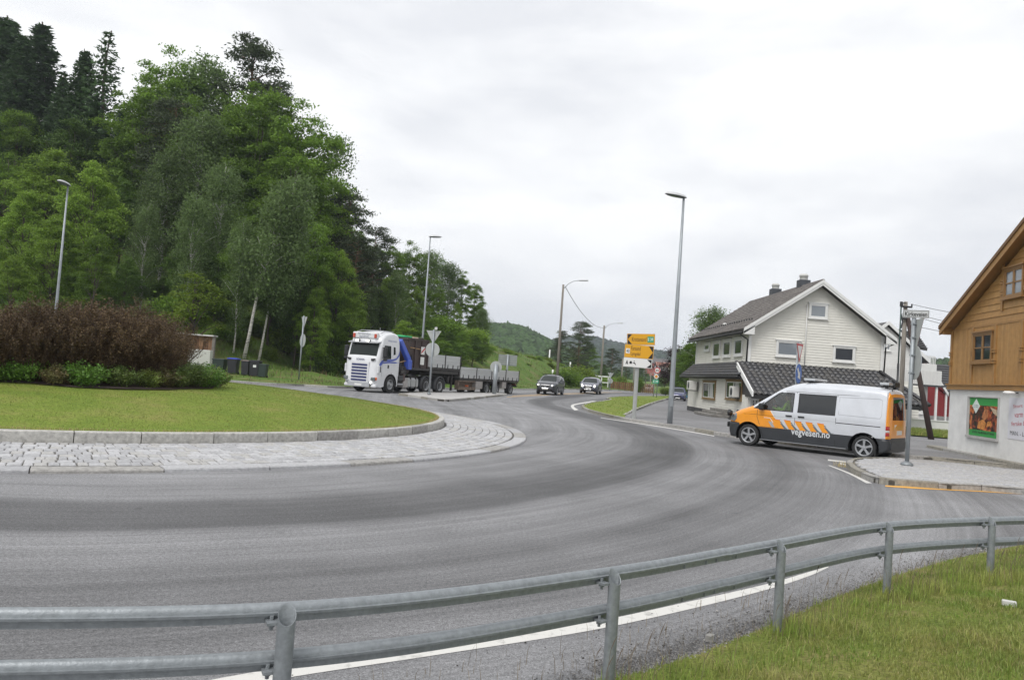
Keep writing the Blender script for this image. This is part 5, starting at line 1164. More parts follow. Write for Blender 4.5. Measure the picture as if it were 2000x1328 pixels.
# trailer decks and drop sides
def deck(x0, x1, zb_, zt_, n, tr):
    b = MB(); b.box(((x0+x1)/2, 0, zb_-.08), (abs(x1-x0), 2.46, .16)); b.build('deck', STEEL, lorry)
    w_ = (x0-x1)/n
    for s_ in (1, -1):
        for k in range(n):
            b = MB(); h = zt_-zb_; nb_ = 4
            for q in range(nb_): b.box((x0-w_*(k+.5), s_*1.235, zb_+h*(q+.5)/nb_), (w_-.12, .035, h/nb_-.008), bev=.006)
            b.build('drop_side', ALU, lorry)
            b = MB(); b.box((x0-w_*(k+1), s_*1.24, (zb_+zt_)/2+.02), (.09, .06, zt_-zb_+.1)); b.build('stake', STEEL, lorry)
            if s_ > 0:
                for q in range(tr): 
                    xx = x0-w_*(k+(q+.5)/tr); b = MB(); b.prism([(-.05, -.05), (.05, -.05), (.012, .24), (-.012, .24)], (xx, 1.262, zb_), (1, 0, 0), (0, 0, 1), (0, .03, 0)); b.build('latch', DKGREY, lorry)
    b = MB(); b.box((x1+.02, 0, (zb_+zt_)/2), (.04, 2.3, zt_-zb_)); b.box((x0-.02, 0, (zb_+zt_)/2), (.04, 2.3, zt_-zb_)); b.build('end_board', ALU, lorry)
deck(-4.25, -8.40, 1.80, 2.66, 2, 3)
deck(-8.50, -18.15, 1.19, 1.97, 4, 3)
b = MB(); b.box((-6.6, 0, 1.5), (3.9, 2.3, .22)); b.box((-8.45, 0, 1.75), (.12, 2.44, 1.1)); b.box((-5.0, 0, 1.3), (1.4, 1.0, .2)); b.build('gooseneck', STEEL, lorry)
b = MB(); b.box((-13.3, .5, .85), (9.6, .14, .4)); b.box((-13.3, -.5, .85), (9.6, .14, .4)); b.box((-18.1, 0, .75), (.12, 2.2, .14)); b.box((-17.9, 0, .95), (.5, 2.3, .12)); b.build('trailer_chassis', STEEL, lorry)
BOXW = M('weathered_timber_box', (.15, .115, .09), .8, var=.35, scale=4)
b = MB(); b.box((-9.6, 1.1, .96), (2.5, .3, .09)); b.box((-9.6, 1.1, .44), (2.5, .3, .22)); b.box((-8.38, 1.1, .7), (.08, .3, .6)); b.box((-9.6, .95, .7), (2.5, .06, .5)); b.build('tool_rack', BOXW, lorry)
b = MB(); b.box((-9.9, 1.05, .62), (.5, .2, .12), rot=.4); b.build('orange_chocks', M('chock_orange', (.55, .12, .03), .6), lorry)
b = MB(); b.box((-11.45, 1.08, .72), (1.05, .34, .55), bev=.03); b.build('trailer_locker', M('locker_grey', (.34, .32, .31), .5, var=.2), lorry)
b = MB(); b.box((-15.6, 1.08, .78), (.7, .34, .5), bev=.03); b.build('trailer_locker', M('locker_grey', (.34, .32, .31), .5, var=.2), lorry)
for t_ in (12.7, 14.35, 16.8):
    for s_ in (1, -1): wheel(lorry, -t_, s_*1.05, .46, .36, 0, M('truck_rim_grey', (.36, .37, .38), .45, .4, var=.2), .58, truck=True, dish=-.08)
b = MB(); b.box((-18.2, .8, .85), (.06, .4, .14)); b.build('tail_light', M('amber_lens', (.65, .13, .02), .2, coat=1), lorry)
b = MB()
for x in (-6.9, -7.6): b.tube([(x, .9, 1.3), (x-.1, 1.05, .9), (x-.5, .9, .95)], .03, 6)
b.box((-7.2, 1.0, 1.0), (.1, .2, .5)); b.box((-7.9, .9, .9), (.12, .12, 1.3)); b.build('hoses_and_leg', STEEL, lorry, True)
drv = o0+td*.55+tl*.55; person('lorry driver in a dark jacket behind the windscreen', (drv.x, drv.y, 1.75), lz, DARKJ)
# ================================================================ HOUSES
GLW = M('house_window_glass', (.018, .022, .030), .06, spec=.4); GLS = M('window_sky_glass', (.20, .225, .25), .06, spec=.9); CURT = M('white_curtain', (.45, .45, .43), .8, var=.15, scale=8, stretch=(9, 9, .5))
class Wall:
    """vertical wall plane: o bottom corner, u along, n outward"""
    def __init__(s, o, u, n): s.o, s.u, s.n = Vector(o), Vector(u).normalized(), Vector(n).normalized()
    def p(s, a, z, d=0): return s.o+s.u*a+Vector((0, 0, z))+s.n*d
def clap(wall, parent, z0, z1, pitch, lo, hi, mats, name='board', proud=.029, gaps=()):
    z = z0
    while z < z1-.02:
        zt_ = min(z+pitch, z1)
        a0, a1, b0, b1 = lo(z), hi(z), lo(zt_), hi(zt_)
        if a1-a0 < .08: break
        segs = [(a0, a1, b0, b1)]
        V = []
        for d, zz, x0, x1 in ((0.0, z, a0, a1), (proud, z, a0, a1), (.007, zt_, b0, max(b1, b0+.01)), (0.0, zt_, b0, max(b1, b0+.01))): V += [wall.p(x0, zz, d), wall.p(x1, zz, d)]
        F = [(0, 1, 3, 2), (2, 3, 5, 4), (4, 5, 7, 6), (0, 2, 4, 6), (1, 7, 5, 3)]
        obj(name, mesh(name, V, F, random.choice(mats)), parent); z += pitch
def window(wall, parent, a, z, w_, h, frame, glass, fw=.09, sash=None, cols=1, rows=1, sill=True, cap=True, depth=.10, curtain=False, casing=.0, casemat=None):
    """a, z = lower left; casing ring, sash ring, recessed pane"""
    def ring(mb, a0, z0, a1, z1, t, d0, d1):
        for (x0, y0, x1, y1) in ((a0, z0, a1, z0+t), (a0, z1-t, a1, z1), (a0, z0+t, a0+t, z1-t), (a1-t, z0+t, a1, z1-t)):
            mb.prism([(x0, y0), (x1, y0), (x1, y1), (x0, y1)], wall.p(0, 0, d0), wall.u, (0, 0, 1), wall.n*(d1-d0))
    b = MB(); ring(b, a, z, a+w_, z+h, fw, .0, depth)
    if sill: b.prism([(a-.05, z-.04), (a+w_+.05, z-.04), (a+w_+.05, z-.001), (a-.05, z-.001)], wall.p(0, 0, 0), wall.u, (0, 0, 1), wall.n*(depth+.05))
    if cap: b.prism([(a-.06, z+h+.001), (a+w_+.06, z+h+.001), (a+w_+.06, z+h+.05), (a-.06, z+h+.05)], wall.p(0, 0, 0), wall.u, (0, 0, 1), wall.n*(depth+.04))
    wo = b.build('window', frame, parent); s = sash or frame
    b = MB(); g = fw; cw = (w_-2*g)/cols
    for i in range(cols): ring(b, a+g+cw*i, z+g, a+g+cw*(i+1), z+h-g, .05, .0, depth-.02)
    if rows > 1:
        for i in range(1, rows): zz = z+g+(h-2*g)*i/rows; b.prism([(a+g, zz-.018), (a+w_-g, zz-.018), (a+w_-g, zz+.018), (a+g, zz+.018)], wall.p(0, 0, .03), wall.u, (0, 0, 1), wall.n*(depth-.05))
    b.build('sash', s, wo)
    b = MB(); b.prism([(a+g, z+g), (a+w_-g, z+g), (a+w_-g, z+h-g), (a+g, z+h-g)], wall.p(0, 0, .004), wall.u, (0, 0, 1), wall.n*.048); b.build('pane', glass, wo)
    return wo
BD = [M('cream_board_%s' % k, c, .65, var=.05, scale=2) for k, c in (('a', (.69, .675, .62)), ('b', (.675, .66, .605)), ('c', (.70, .685, .63)))]
WTRIM = M('white_trim', (.70, .70, .685), .5, var=.05)
wh = thing('white_house', 'cream white two storey clapboard house with dark tiled roofs', 'house', (0, 0, 0))
X0, X1, Y0, Y1 = 13.70, 21.35, 45.0, 57.6; ZE, ZR, ZS = 5.42, 8.10, 3.30; XM = (X0+X1)/2
def wallbox(nm, x0, x1, y0, y1, z0, z1, mat, parent, apex=None):
    b = MB(); b.box(((x0+x1)/2, (y0+y1)/2, (z0+z1)/2), (x1-x0, y1-y0, z1-z0))
    if apex:
        xm, zr = apex; b.add([(x0, y0, z1), (x1, y0, z1), (xm, y0, zr), (x0, y1, z1), (x1, y1, z1), (xm, y1, zr)], [(0, 1, 2), (5, 4, 3), (0, 2, 5, 3), (1, 4, 5, 2)])
    return b.build(nm, mat, parent)
up = wallbox('upper_wall', X0, X1, Y0, Y1, ZS-.5, ZE, BD[1], wh, (XM, ZR))
gw = Wall((X0, Y0, 0), (1, 0, 0), (0, -1, 0)); sw = Wall((X0, Y1, 0), (0, -1, 0), (-1, 0, 0)); slope = (ZR-ZE)/(XM-X0)
gl = lambda z: .10 if z < ZE else (z-ZE)/slope+.02; gh = lambda z: X1-X0-.10 if z < ZE else X1-X0-(z-ZE)/slope-.02
clap(gw, up, ZS, ZR-.05, .152, gl, gh, BD); clap(sw, up, ZS, ZE, .152, lambda z: .1, lambda z: Y1-Y0-.1, BD)
for (x, y) in ((X0, Y0), (X1, Y0), (X0, Y1)):
    b = MB(); b.box((x, y, (ZS+ZE)/2), (.16, .16, ZE-ZS)); b.build('corner_board', WTRIM, wh)
def wpx(wall, x0, y0, x1, y1, axis='x'):      # window rectangle in the wall from photograph pixels
    pts = []
    for px, py in ((x0, y0), (x1, y1)):
        d = _f+_r*(px-1000)/FOC-_u*(py-664)/FOC; dv_ = Vector(d); t = (wall.o-Vector((0, 0, EYE))).dot(wall.n)/dv_.dot(wall.n); q = Vector((0, 0, EYE))+dv_*t; pts.append(((q-wall.o).dot(wall.u), q.z))
    a0, a1 = sorted((pts[0][0], pts[1][0])); z0_, z1_ = sorted((pts[0][1], pts[1][1])); return a0, z0_, a1-a0, z1_-z0_
for (x0, y0, x1, y1, g_) in ((1516, 664, 1561, 699, GLS), (1627, 675, 1668, 709, GLW), (1580, 592, 1615, 624, GLS)):
    window(gw, wh, *wpx(gw, x0, y0, x1, y1), WTRIM, g_, fw=.09)
for (x0, y0, x1, y1) in ((1378, 671, 1387, 686), (1395, 668, 1407, 699), (1415, 665, 1428, 697), (1437, 661, 1451, 695)):
    window(sw, wh, *wpx(sw, x0, y0, x1, y1), WTRIM, GLW, fw=.12)
# roof: boarded soffit, tiles as one wavy tiled sheet per slope, barge boards
TILE = M('grey_brown_tile', (.135, .122, .115), .75, var=.3, scale=7, bump=.2); TILED = M('dark_glazed_tile', (.042, .042, .046), .42, var=.35, scale=9); TILEB = M('dark_tile_worn', (.065, .062, .06), .55, var=.35, scale=9)
BARK_ = None
def tile_mesh(o, u, s, nrm_, nu, ns, pu, ps, thick=.05, amp=.045):
    """rows of S-tiles: u along the eave, s up the slope"""
    o, u, s, nrm_ = Vector(o), Vector(u).normalized(), Vector(s).normalized(), Vector(nrm_).normalized()
    def tile(i, j):
        V = []; K = 6
        for e, dz in ((0, thick), (1.06, .004)):
            for k in range(K+1):
                a = k/K; z = amp*(math.sin(a*PI*1.0)**1.0*1.5 if a < .62 else .35*math.cos((a-.62)/.38*PI))+dz
                V.append(o+u*(pu*(i+a*.985))+s*(ps*(j+e))+nrm_*(z+.01))
        for k in range(K+1): V.append(V[k]-nrm_*(thick+.02))
        F = [(k, k+1, K+2+k, K+1+k) for k in range(K)]+[(2*K+2+k, 2*K+3+k, k+1, k) for k in range(K)]
        return V, F
    return tile, nu, ns
def tiles(parent, name, mats, tm, n_obj=0, skip=None):
    tile, nu, ns = tm; rest = MB(); c = 0
    for j in range(ns):
        for i in range(nu):
            if skip and skip(i, j): continue
            V, F = tile(i, j)
            if c < n_obj: obj(name, mesh(name, V, F, random.choice(mats), True), parent); c += 1
            else: rest.m = random.randrange(len(mats)); rest.add(V, F)
    if rest.V: tag(rest.build(name+'s', mats, parent, True), kind='stuff')
OV, OG = .55, .55
sl = Vector((XM-X0, 0, ZR-ZE)).normalized(); zov = ZE-OV*slope
roof = MB(); th_ = .16
for sg, xe in ((1, X0-OV), (-1, X1+OV)):
    A = [(xe, Y0-OG, zov), (XM, Y0-OG, ZR), (XM, Y1+OG, ZR), (xe, Y1+OG, zov)]; A = [Vector(a) for a in A]
    roof.add(A+[a+Vector((0, 0, th_)) for a in A], [(0, 1, 2, 3), (7, 6, 5, 4), (0, 4, 5, 1), (1, 5, 6, 2), (2, 6, 7, 3), (3, 7, 4, 0)])
ro = roof.build('roof', M('dark_fascia', (.035, .033, .033), .6), wh)
Lr = (XM-X0+OV)/sl.x; nr_ = Vector((-sl.z, 0, sl.x))
tiles(ro, 'roof_tile', [TILE, M('grey_brown_tile_b', (.175, .16, .15), .75, var=.3, scale=7)], tile_mesh((X0-OV-.03, Y0-OG, zov+th_-.0), (0, 1, 0), sl, nr_, int((Y1-Y0+2*OG)/.30), int(Lr/.36)+1, .303, .36))
sl2 = Vector((-sl.x, 0, sl.z)); b = MB(); b.prism([(-.02, 0), (Y1-Y0+2*OG, 0), (Y1-Y0+2*OG, Lr), (-.02, Lr)], (X1+OV, Y0-OG, zov+th_+.004), (0, 1, 0), sl2, Vector((sl.z, 0, sl.x))*.03); b.build('roof_far_slope', TILE, ro)
b = MB(); b.tube([(XM, Y0-OG, ZR+th_+.05), (XM, Y1+OG, ZR+th_+.05)], .11, 8); b.build('ridge', TILE, ro, True)
for sg, xe in ((1, X0-OV), (-1, X1+OV)):
    b = MB(); P_ = [Vector((xe, Y0-OG, zov)), Vector((XM, Y0-OG, ZR))]
    dd = (P_[1]-P_[0]); 
    A = [P_[0]+Vector((0, 0, -.06)), P_[1]+Vector((0, 0, -.06)), P_[1]+Vector((0, 0, .24)), P_[0]+Vector((0, 0, .24))]
    b.add(A+[a+Vector((0, -.05, 0)) for a in A], [(0, 1, 2, 3), (7, 6, 5, 4), (0, 4, 5, 1), (1, 5, 6, 2), (2, 6, 7, 3), (3, 7, 4, 0)])
    A = [a+Vector((0, -.051, 0)) for a in (P_[0]+Vector((0, 0, .08)), P_[1]+Vector((0, 0, .08)), P_[1]+Vector((0, 0, .26)), P_[0]+Vector((0, 0, .26)))]
    b.add(A+[a+Vector((0, -.03, 0)) for a in A], [(0, 1, 2, 3), (7, 6, 5, 4), (0, 4, 5, 1), (1, 5, 6, 2), (2, 6, 7, 3), (3, 7, 4, 0)])
    b.build('barge_board', WTRIM, wh)
    b = MB(); b.add([(xe, Y0-OG-.05, zov-.08), (xe+sg*.62, Y0-OG-.05, zov-.08), (xe+sg*.62, Y0-OG-.05, zov+.62*slope+.0), (xe, Y0-OG-.05, zov+.05), (xe, Y0, zov-.08), (xe+sg*.62, Y0, zov-.08)], [(0, 1, 2, 3), (0, 4, 5, 1)]); b.build('eave_box', WTRIM, wh)
GUT = M('black_gutter', (.018, .018, .019), .5)
b = MB(); b.tube([(X0-OV-.07, Y0-OG+.1, zov+.0), (X0-OV-.07, Y1+OG, zov+.0)], .075, 8); b.tube([(X0-OV-.05, Y0-.1, zov-.03), (X0-OV, Y0-.12, zov-.15), (X0-.12, Y0-.02, zov-.35), (X0-.13, Y0+.02, ZS+.05)], .045, 8)
b.tube([(X1+OV+.1, Y0-.3, zov), (X1+OV-.3, Y0-.25, zov)], .07, 8); b.tube([(X1+OV, Y0-.2, zov-.05), (X1+.15, Y0-.12, zov-.3), (X1+.13, Y0-.1, ZS)], .045, 8); b.build('gutter', GUT, wh, True)
b = MB(); b.tube([At(1577, 594, Y0-.08), At(1571, 712, Y0-.08)], .03, 6); b.build('drain_pipe', WTRIM, wh, True)
# snow guards, mushroom vent, chimneys
for k in range(26): b = MB(); b.box((X0-OV+.55, Y0-OG+.4+k*.5, zov+th_+.34+.35), (.03, .16, .10)); b.build('snow_guard', BLACK, ro)
vx = X0-OV+.9; b = MB(); b.lathe([(0, .24), (.13, .2), (.15, .12), (.08, .1), (.08, -.1)], 12, 'z', (vx, 51.8, zov+th_+.9*slope+.05)); b.build('roof_vent', WTRIM, ro, True)
CHB = M('chimney_slate', (.055, .06, .07), .6, var=.3, scale=5)
for (px, py0, py1, wpx_, yy) in ((1514, 577, 566, 19, 54.2), (1569, 560, 549, 21, 47.8)):
    zc1 = At(px, py1, yy).z; xx = At(px, py0, yy).x; w_ = wpx_*yy/FOC
    b = MB(); b.box((xx, yy, zc1-.7), (w_, w_*.9, 1.5), bev=.02); ch = b.build('chimney', CHB, ro)
    b = MB(); b.lathe([(.24, 0), (.24, .2), (.27, .22), (.27, .30), (.2, .38), (0, .38)], 12, 'z', (xx, yy, zc1+.05)); b.build('chimney_cap', M('cap_light', (.5, .5, .48), .5), ch, True)
# lower storey and its skirt roof
LX0, LY0 = 13.25, 43.9
lo_ = wallbox('lower_wall', LX0, 22.6, LY0, Y1+.1, -.1, 2.9, BD[0], wh)
slw = Wall((LX0, Y1+.1, 0), (0, -1, 0), (-1, 0, 0)); slf = Wall((LX0, LY0, 0), (1, 0, 0), (0, -1, 0)); LN = Y1+.1-LY0
clap(slw, lo_, .32, 2.6, .152, lambda z: .02, lambda z: LN-.02, BD); clap(slf, lo_, .3, 2.7, .152, lambda z: .02, lambda z: 9.8, BD)
b = MB(); b.box((LX0-.01, (LY0+Y1)/2, .1), (.06, LN, .45)); b.build('plinth', M('dark_plinth', (.06, .06, .062), .8, var=.3), wh)
BRF = M('brown_window_frame', (.22, .145, .065), .6, var=.15)
for (x0, y0, x1, y1) in ((1375.5, 744, 1397.5, 781), (1421, 742, 1450, 783)):
    wr_ = wpx(slw, x0, y0, x1, y1); window(slw, wh, *wr_, BRF, GLW, fw=.10, sash=WTRIM, cols=2)
    b = MB(); a_, z_, w2, h2 = wr_; b.prism([(a_+w2*.56, z_+.16), (a_+w2*.86, z_+.16), (a_+w2*.8, z_+h2-.16), (a_+w2*.56, z_+h2-.16)], slw.p(0, 0, .054), slw.u, (0, 0, 1), slw.n*.003); b.build('curtain', CURT, wh)
ZK0, ZK1 = 2.50, 3.34; XK = 12.78
ks = Vector((X0-XK, 0, ZK1-ZK0)); kl = ks.length; kn = Vector((-ks.z, 0, ks.x)).normalized()
b = MB(); b.add([(XK, 43.5, ZK0), (X0, 45.0, ZK1), (X0, Y1+.7, ZK1), (XK, Y1+.7, ZK0), (XK, 43.5, ZK0-.14), (X0, 45, ZK0-.14), (X0, Y1+.7, ZK0-.14), (XK, Y1+.7, ZK0-.14)], [(0, 1, 2, 3), (0, 3, 7, 4), (3, 2, 6, 7), (4, 7, 6, 5), (0, 4, 5, 1)]); sk = b.build('skirt_roof', M('dark_fascia', (.035, .033, .033), .6), wh)
tiles(sk, 'skirt_tile', [TILEB, TILED], tile_mesh((XK-.05, 43.55, ZK0+.02), (0, 1, 0), ks, kn, int((Y1+.6-43.6)/.29), 5, .29, kl/5), 0, skip=lambda i, j: i*.29 < j*.30)
b = MB(); b.tube([(XK-.08, 43.6, ZK0-.03), (XK-.08, Y1+.7, ZK0-.03)], .07, 8); b.tube([(XK+.05, 43.6, ZK0-.05), (XK+.45, 43.4, ZK0-.35), (XK+.5, 43.75, ZK0-.5), (LX0+.1, 43.8, .1)], .045, 8); b.build('gutter', GUT, wh, True)
# front lean-to with big S-tiles
FY, FZ = 41.2, 1.55; fs = Vector((0, Y0-FY, ZS+.02-FZ)); fl_ = fs.length; fn_ = Vector((0, -fs.z, fs.y)).normalized(); FX0, FX1 = 12.82, 22.1
b = MB(); b.add([(FX0, FY, FZ), (FX1, FY, FZ), (FX1-.8, Y0, ZS), (FX0+.5, Y0, ZS), (FX0, FY, FZ-.14), (FX1, FY, FZ-.14), (FX1-.8, Y0, FZ-.14), (FX0+.5, Y0, FZ-.14)], [(0, 1, 2, 3), (0, 4, 5, 1), (1, 5, 6, 2), (0, 3, 7, 4)]); fr_ = b.build('lean_to_roof', M('dark_fascia', (.035, .033, .033), .6), wh)
nu_ = 30; tiles(fr_, 'roof_tile', [TILED, TILED, TILEB], tile_mesh((FX0+.06, FY-.04, FZ+.03), (1, 0, 0), fs, fn_, nu_, 10, (FX1-FX0-.1)/nu_, fl_/10, .035, .045), 300, skip=lambda i, j: i > 29-j*.27)
b = MB(); P0_, P1_ = Vector((FX0-.03, FY-.12, FZ-.10)), Vector((FX0+.08, Y0-.4, ZS-.28))
A = [P0_, P1_, P1_+Vector((0, 0, .30)), P0_+Vector((0, 0, .28))]; b.add(A+[a+Vector((.07, 0, 0)) for a in A], [(3, 2, 1, 0), (4, 5, 6, 7), (0, 1, 5, 4), (2, 3, 7, 6), (0, 4, 7, 3), (1, 2, 6, 5)]); b.build('barge_board', WHITE, wh)
b = MB(); b.box(((X0+X1)/2, Y0-.05, ZS+.03), (X1-X0+.1, .12, .14)); b.box(((FX0+FX1)/2, FY+.02, FZ-.12), (FX1-FX0, .08, .16)); b.build('flashing', GUT, wh)
b = MB(); b.tube([(FX1-.8, Y0, ZS+.08), (FX1+.1, FY, FZ+.1)], .11, 8); b.build('hip_ridge', TILED, wh, True)
b = MB(); b.box((17.6, 42.9, .7), (8.8, .1, 1.6)); b.box((13.15, 43.3, .7), (.1, 1.1, 1.6)); b.build('porch_wall', BD[0], wh)
for xx in (13.25, 13.75, 14.4): b = MB(); b.box((xx, 42.78, .75), (.10, .12, 1.5)); b.build('porch_post', BRF if xx > 13.3 else WTRIM, wh)
wf_ = Wall((13.1, 42.84, 0), (1, 0, 0), (0, -1, 0)); window(wf_, wh, .2, .7, .4, .62, WTRIM, GLW, fw=.04, cols=2, rows=3); window(wf_, wh, .8, .6, .5, .75, BRF, GLW, fw=.08)
def ac_unit(label, c, d=(.34, .8, .6)):
    t = thing('air_conditioning_unit', label, 'heat pump', c, 0, 'white heat pump units on the house wall'); b = MB(); b.box((0, 0, 0), d, bev=.03); b.build('casing', M('ac_casing', (.58, .57, .54), .5, var=.05), t)
    b = MB(); b.lathe([(0, 0), (.2, 0), (.22, .02), (.24, 0)], 20, 'x', (-d[0]/2-.01, -.1, 0)); b.build('fan_grille', DKGREY, t, True); b = MB(); b.box((.05, 0, -.36), (.6, .6, .04)); b.build('bracket', DKGREY, t)
p_ = At(1343, 749, 55.5); ac_unit('white heat pump unit on brackets at the far end of the house side wall', (LX0-.45, 54.8, 1.83), (.5, .9, .62)); p_ = At(1441, 765, 44.6)
ac_unit('white heat pump unit beside the near brown framed window', (LX0-.35, 44.75, 1.62), (.4, .75, .62))
b = MB()
for k in range(3): b.box((12.5-.0+.22*k, 47.8+.0*k, .13+.16*k), (1.2-.4*k, 4.2-.6*k, .16), bev=.02)
tag(b.build('steps', M('concrete_step', (.20, .19, .175), .85, var=.3, scale=4, bump=.3), None), 'low concrete steps along the side wall of the white house', 'steps')
# second white house behind with balcony
h2 = thing('white_house', 'white house with a balcony and dark roof, behind the utility pole', 'house', (0, 0, 0)); WBD = [M('white_board_%s' % k, c, .6, var=.04) for k, c in (('a', (.68, .675, .655)), ('b', (.66, .655, .635)))]
HY = 60.0; gx = lambda px: At(px, 700, HY).x
xa, xb, xm2 = gx(1672), gx(1800), gx(1727); zap = At(1722, 634, HY).z; s2 = (At(1722, 634, HY).z-At(1808, 712, HY).z)/(gx(1808)-gx(1722))
xa = xm2-(xb-xm2); ze2 = zap-s2*(xb-xm2)
w2_ = wallbox('wall', xa, xb, HY, HY+10, 0, ze2, WBD[0], h2, (xm2, zap)); wl2 = Wall((xa, HY, 0), (1, 0, 0), (0, -1, 0))
clap(wl2, w2_, .2, zap-.1, .16, lambda z: .03 if z < ze2 else (z-ze2)/s2+.02, lambda z: xb-xa-.03 if z < ze2 else xb-xa-(z-ze2)/s2-.02, WBD)
b = MB()
for sg in (1, -1):
    A = [Vector((xm2, HY-.5, zap)), Vector((xm2+sg*(xb-xm2+.45), HY-.5, ze2-s2*.45))]; A = [A[0], A[1], A[1]+Vector((0, 0, .28)), A[0]+Vector((0, 0, .28))]; A += [a+Vector((0, .08, 0)) for a in A[:4]]
    b.add(A, [(0, 1, 2, 3), (7, 6, 5, 4), (0, 4, 5, 1), (1, 5, 6, 2), (2, 6, 7, 3), (3, 7, 4, 0)])
b.build('barge_board', WTRIM, h2)
b = MB()
for sg in (1, -1): A = [Vector((xm2, HY-.45, zap+.1)), Vector((xm2+sg*(xb-xm2+.5), HY-.45, ze2-s2*.5+.1)), Vector((xm2+sg*(xb-xm2+.5), HY+10.4, ze2-s2*.5+.1)), Vector((xm2, HY+10.4, zap+.1))]; b.add(A+[a+Vector((0, 0, .12)) for a in A], [(0, 1, 2, 3), (7, 6, 5, 4), (0, 4, 5, 1), (1, 5, 6, 2), (2, 6, 7, 3), (3, 7, 4, 0)])
b.build('roof', TILEB, h2)
# cross roof piece to the right (dark tiled slope)
A = [At(1736, 639, 66), At(1790, 650, 66), At(1811, 681, 62.5), At(1752, 671, 62.5)]
b = MB(); b.add(A+[a_-Vector((0, 0, .18)) for a_ in A], [(0, 3, 2, 1), (4, 5, 6, 7), (2, 3, 7, 6), (1, 2, 6, 5), (0, 1, 5, 4)]); rr_ = b.build('cross_roof', TILEB, h2)
for k in range(9): t_ = k/9; b = MB(); b.tube([A[3].lerp(A[0], t_)+Vector((0, -.02, .03)), A[2].lerp(A[1], t_)+Vector((0, -.02, .03))], .05, 5); b.build('tile_course', TILED, rr_)
window(wl2, h2, *wpx(wl2, 1724, 667, 1739, 686), WTRIM, GLS, fw=.08, cols=2, rows=2); wnd = Wall((xb-8, HY-6.0, 0), (1, 0, 0), (0, -1, 0))
# lower wing + balcony
BY = 52.0; bx0, bx1 = At(1716, 740, BY).x, At(1816, 770, BY).x; zf0 = At(1780, 750, BY).z-.05
wing = wallbox('lower_wing', bx0-.5, bx1-.15, BY, HY, 0, zf0, WBD[1], h2); wlg = Wall((bx0-.5, BY, 0), (1, 0, 0), (0, -1, 0))
clap(wlg, wing, .1, zf0, .17, lambda z: .02, lambda z: bx1-bx0+.33, WBD)
window(wlg, h2, *wpx(wlg, 1784, 782, 1802, 808), WTRIM, GLW, fw=.12)
b = MB(); b.box(((bx0+bx1)/2-.1, BY-.35, zf0+.02), (bx1-bx0+1.2, 1.0, .12)); b.build('balcony_floor', DKGREY, h2)
zr_ = At(1780, 722, BY-.8).z; hb_ = zr_-zf0-.06; nbo = 34
bal = MB(); bal.box(((bx0+bx1)/2, BY-.8, zr_), (bx1-bx0+.5, .09, .07)); bal.box(((bx0+bx1)/2, BY-.8, zf0+.12), (bx1-bx0+.5, .06, .06)); bal.box((bx1+.2, BY+1.2, zr_), (.08, 4.0, .07)); br = bal.build('balcony_rail', WTRIM, h2)
for k in range(nbo): xx = bx0-.2+(bx1-bx0+.4)*k/(nbo-1); b = MB(); b.box((xx, BY-.84, zf0+.06+hb_/2), (.13 if xx > 24 else .06, .025, hb_)); b.build('baluster', WBD[k % 2], br)
for k in range(12): b = MB(); b.box((bx1+.22, BY-.6+k*.32, zf0+.06+hb_/2), (.025, .2, hb_)); b.build('baluster', WBD[k % 2], br)
b = MB(); b.box((bx1+.05, BY-.7, zf0/2), (.12, .12, zf0)); b.build('balcony_post', WTRIM, h2)
uy = 63; u0_, u1_ = At(1800, 700, uy), At(1826, 712, uy); b = MB(); b.box(((u0_.x+u1_.x)/2, uy, At(1815, 697, uy).z), (u1_.x-u0_.x, .06, .06)); ur_ = b.build('upper_balcony_rail', WTRIM, h2)
for k in range(10): b = MB(); b.box((u0_.x+(u1_.x-u0_.x)*k/9, uy, At(1815, 705, uy).z), (.05, .04, .85)); b.build('baluster', WTRIM, ur_)
b = MB(); b.box(((u0_.x+u1_.x)/2, uy+1.2, At(1815, 716, uy).z-.5), (u1_.x-u0_.x+.2, 2.6, 1.4)); b.build('bay_wall', WBD[0], h2)
b = MB(); b.lathe([(0, .08), (.07, .05), (.09, 0), (0, -.02)], 12, 'y', tuple(At(1805, 784, BY-.1))); b.build('wall_lamp', M('lamp_warm_off', (.5, .45, .3), .3), h2)
# red house
rh = thing('red_house', 'red boarded house with dark roof between the balcony and the shop', 'house', (0, 0, 0)); RY = 70.0; REDB = [M('red_board_%s' % k, c, .7, var=.1) for k, c in (('a', (.22, .022, .025)), ('b', (.20, .02, .022)))]
xa, xb = At(1826, 760, RY).x, At(1847, 760, RY).x; zt_ = At(1847, 768, RY).z; xap = At(1815, 735, RY).x; zap_ = At(1831, 737, RY).z
b = MB(); b.box(((xap-3+xb)/2, RY+4, zt_/2), (xb-xap+3, 8, zt_)); b.add([(xap-3, RY, zt_), (xb, RY, zt_), (xap-1, RY, zap_+2.2)], [(0, 1, 2)]); rw2 = b.build('wall', REDB[0], rh)
wr2 = Wall((xap-3, RY, 0), (1, 0, 0), (0, -1, 0))
for k in range(26): b = MB(); wv = (xb-xap+3)/26; b.box((xap-3+wv*(k+.5), RY-.012, zt_/2+.3), (wv-.03, .024, zt_-.6)); b.build('board', REDB[k % 2], rw2)
ext = wallbox('side_wing', xb+.02, xb+6, RY+.3, RY+8, 0, zt_-.1, REDB[1], rh); wr3 = Wall((xb+.05, RY+.3, 0), (1, 0, 0), (0, -1, 0))
for k in range(20): b = MB(); b.box((xb+.05+.3*(k+.5), RY+.288, zt_/2+.3), (.27, .024, zt_-.8)); b.build('board', REDB[k % 2], ext)
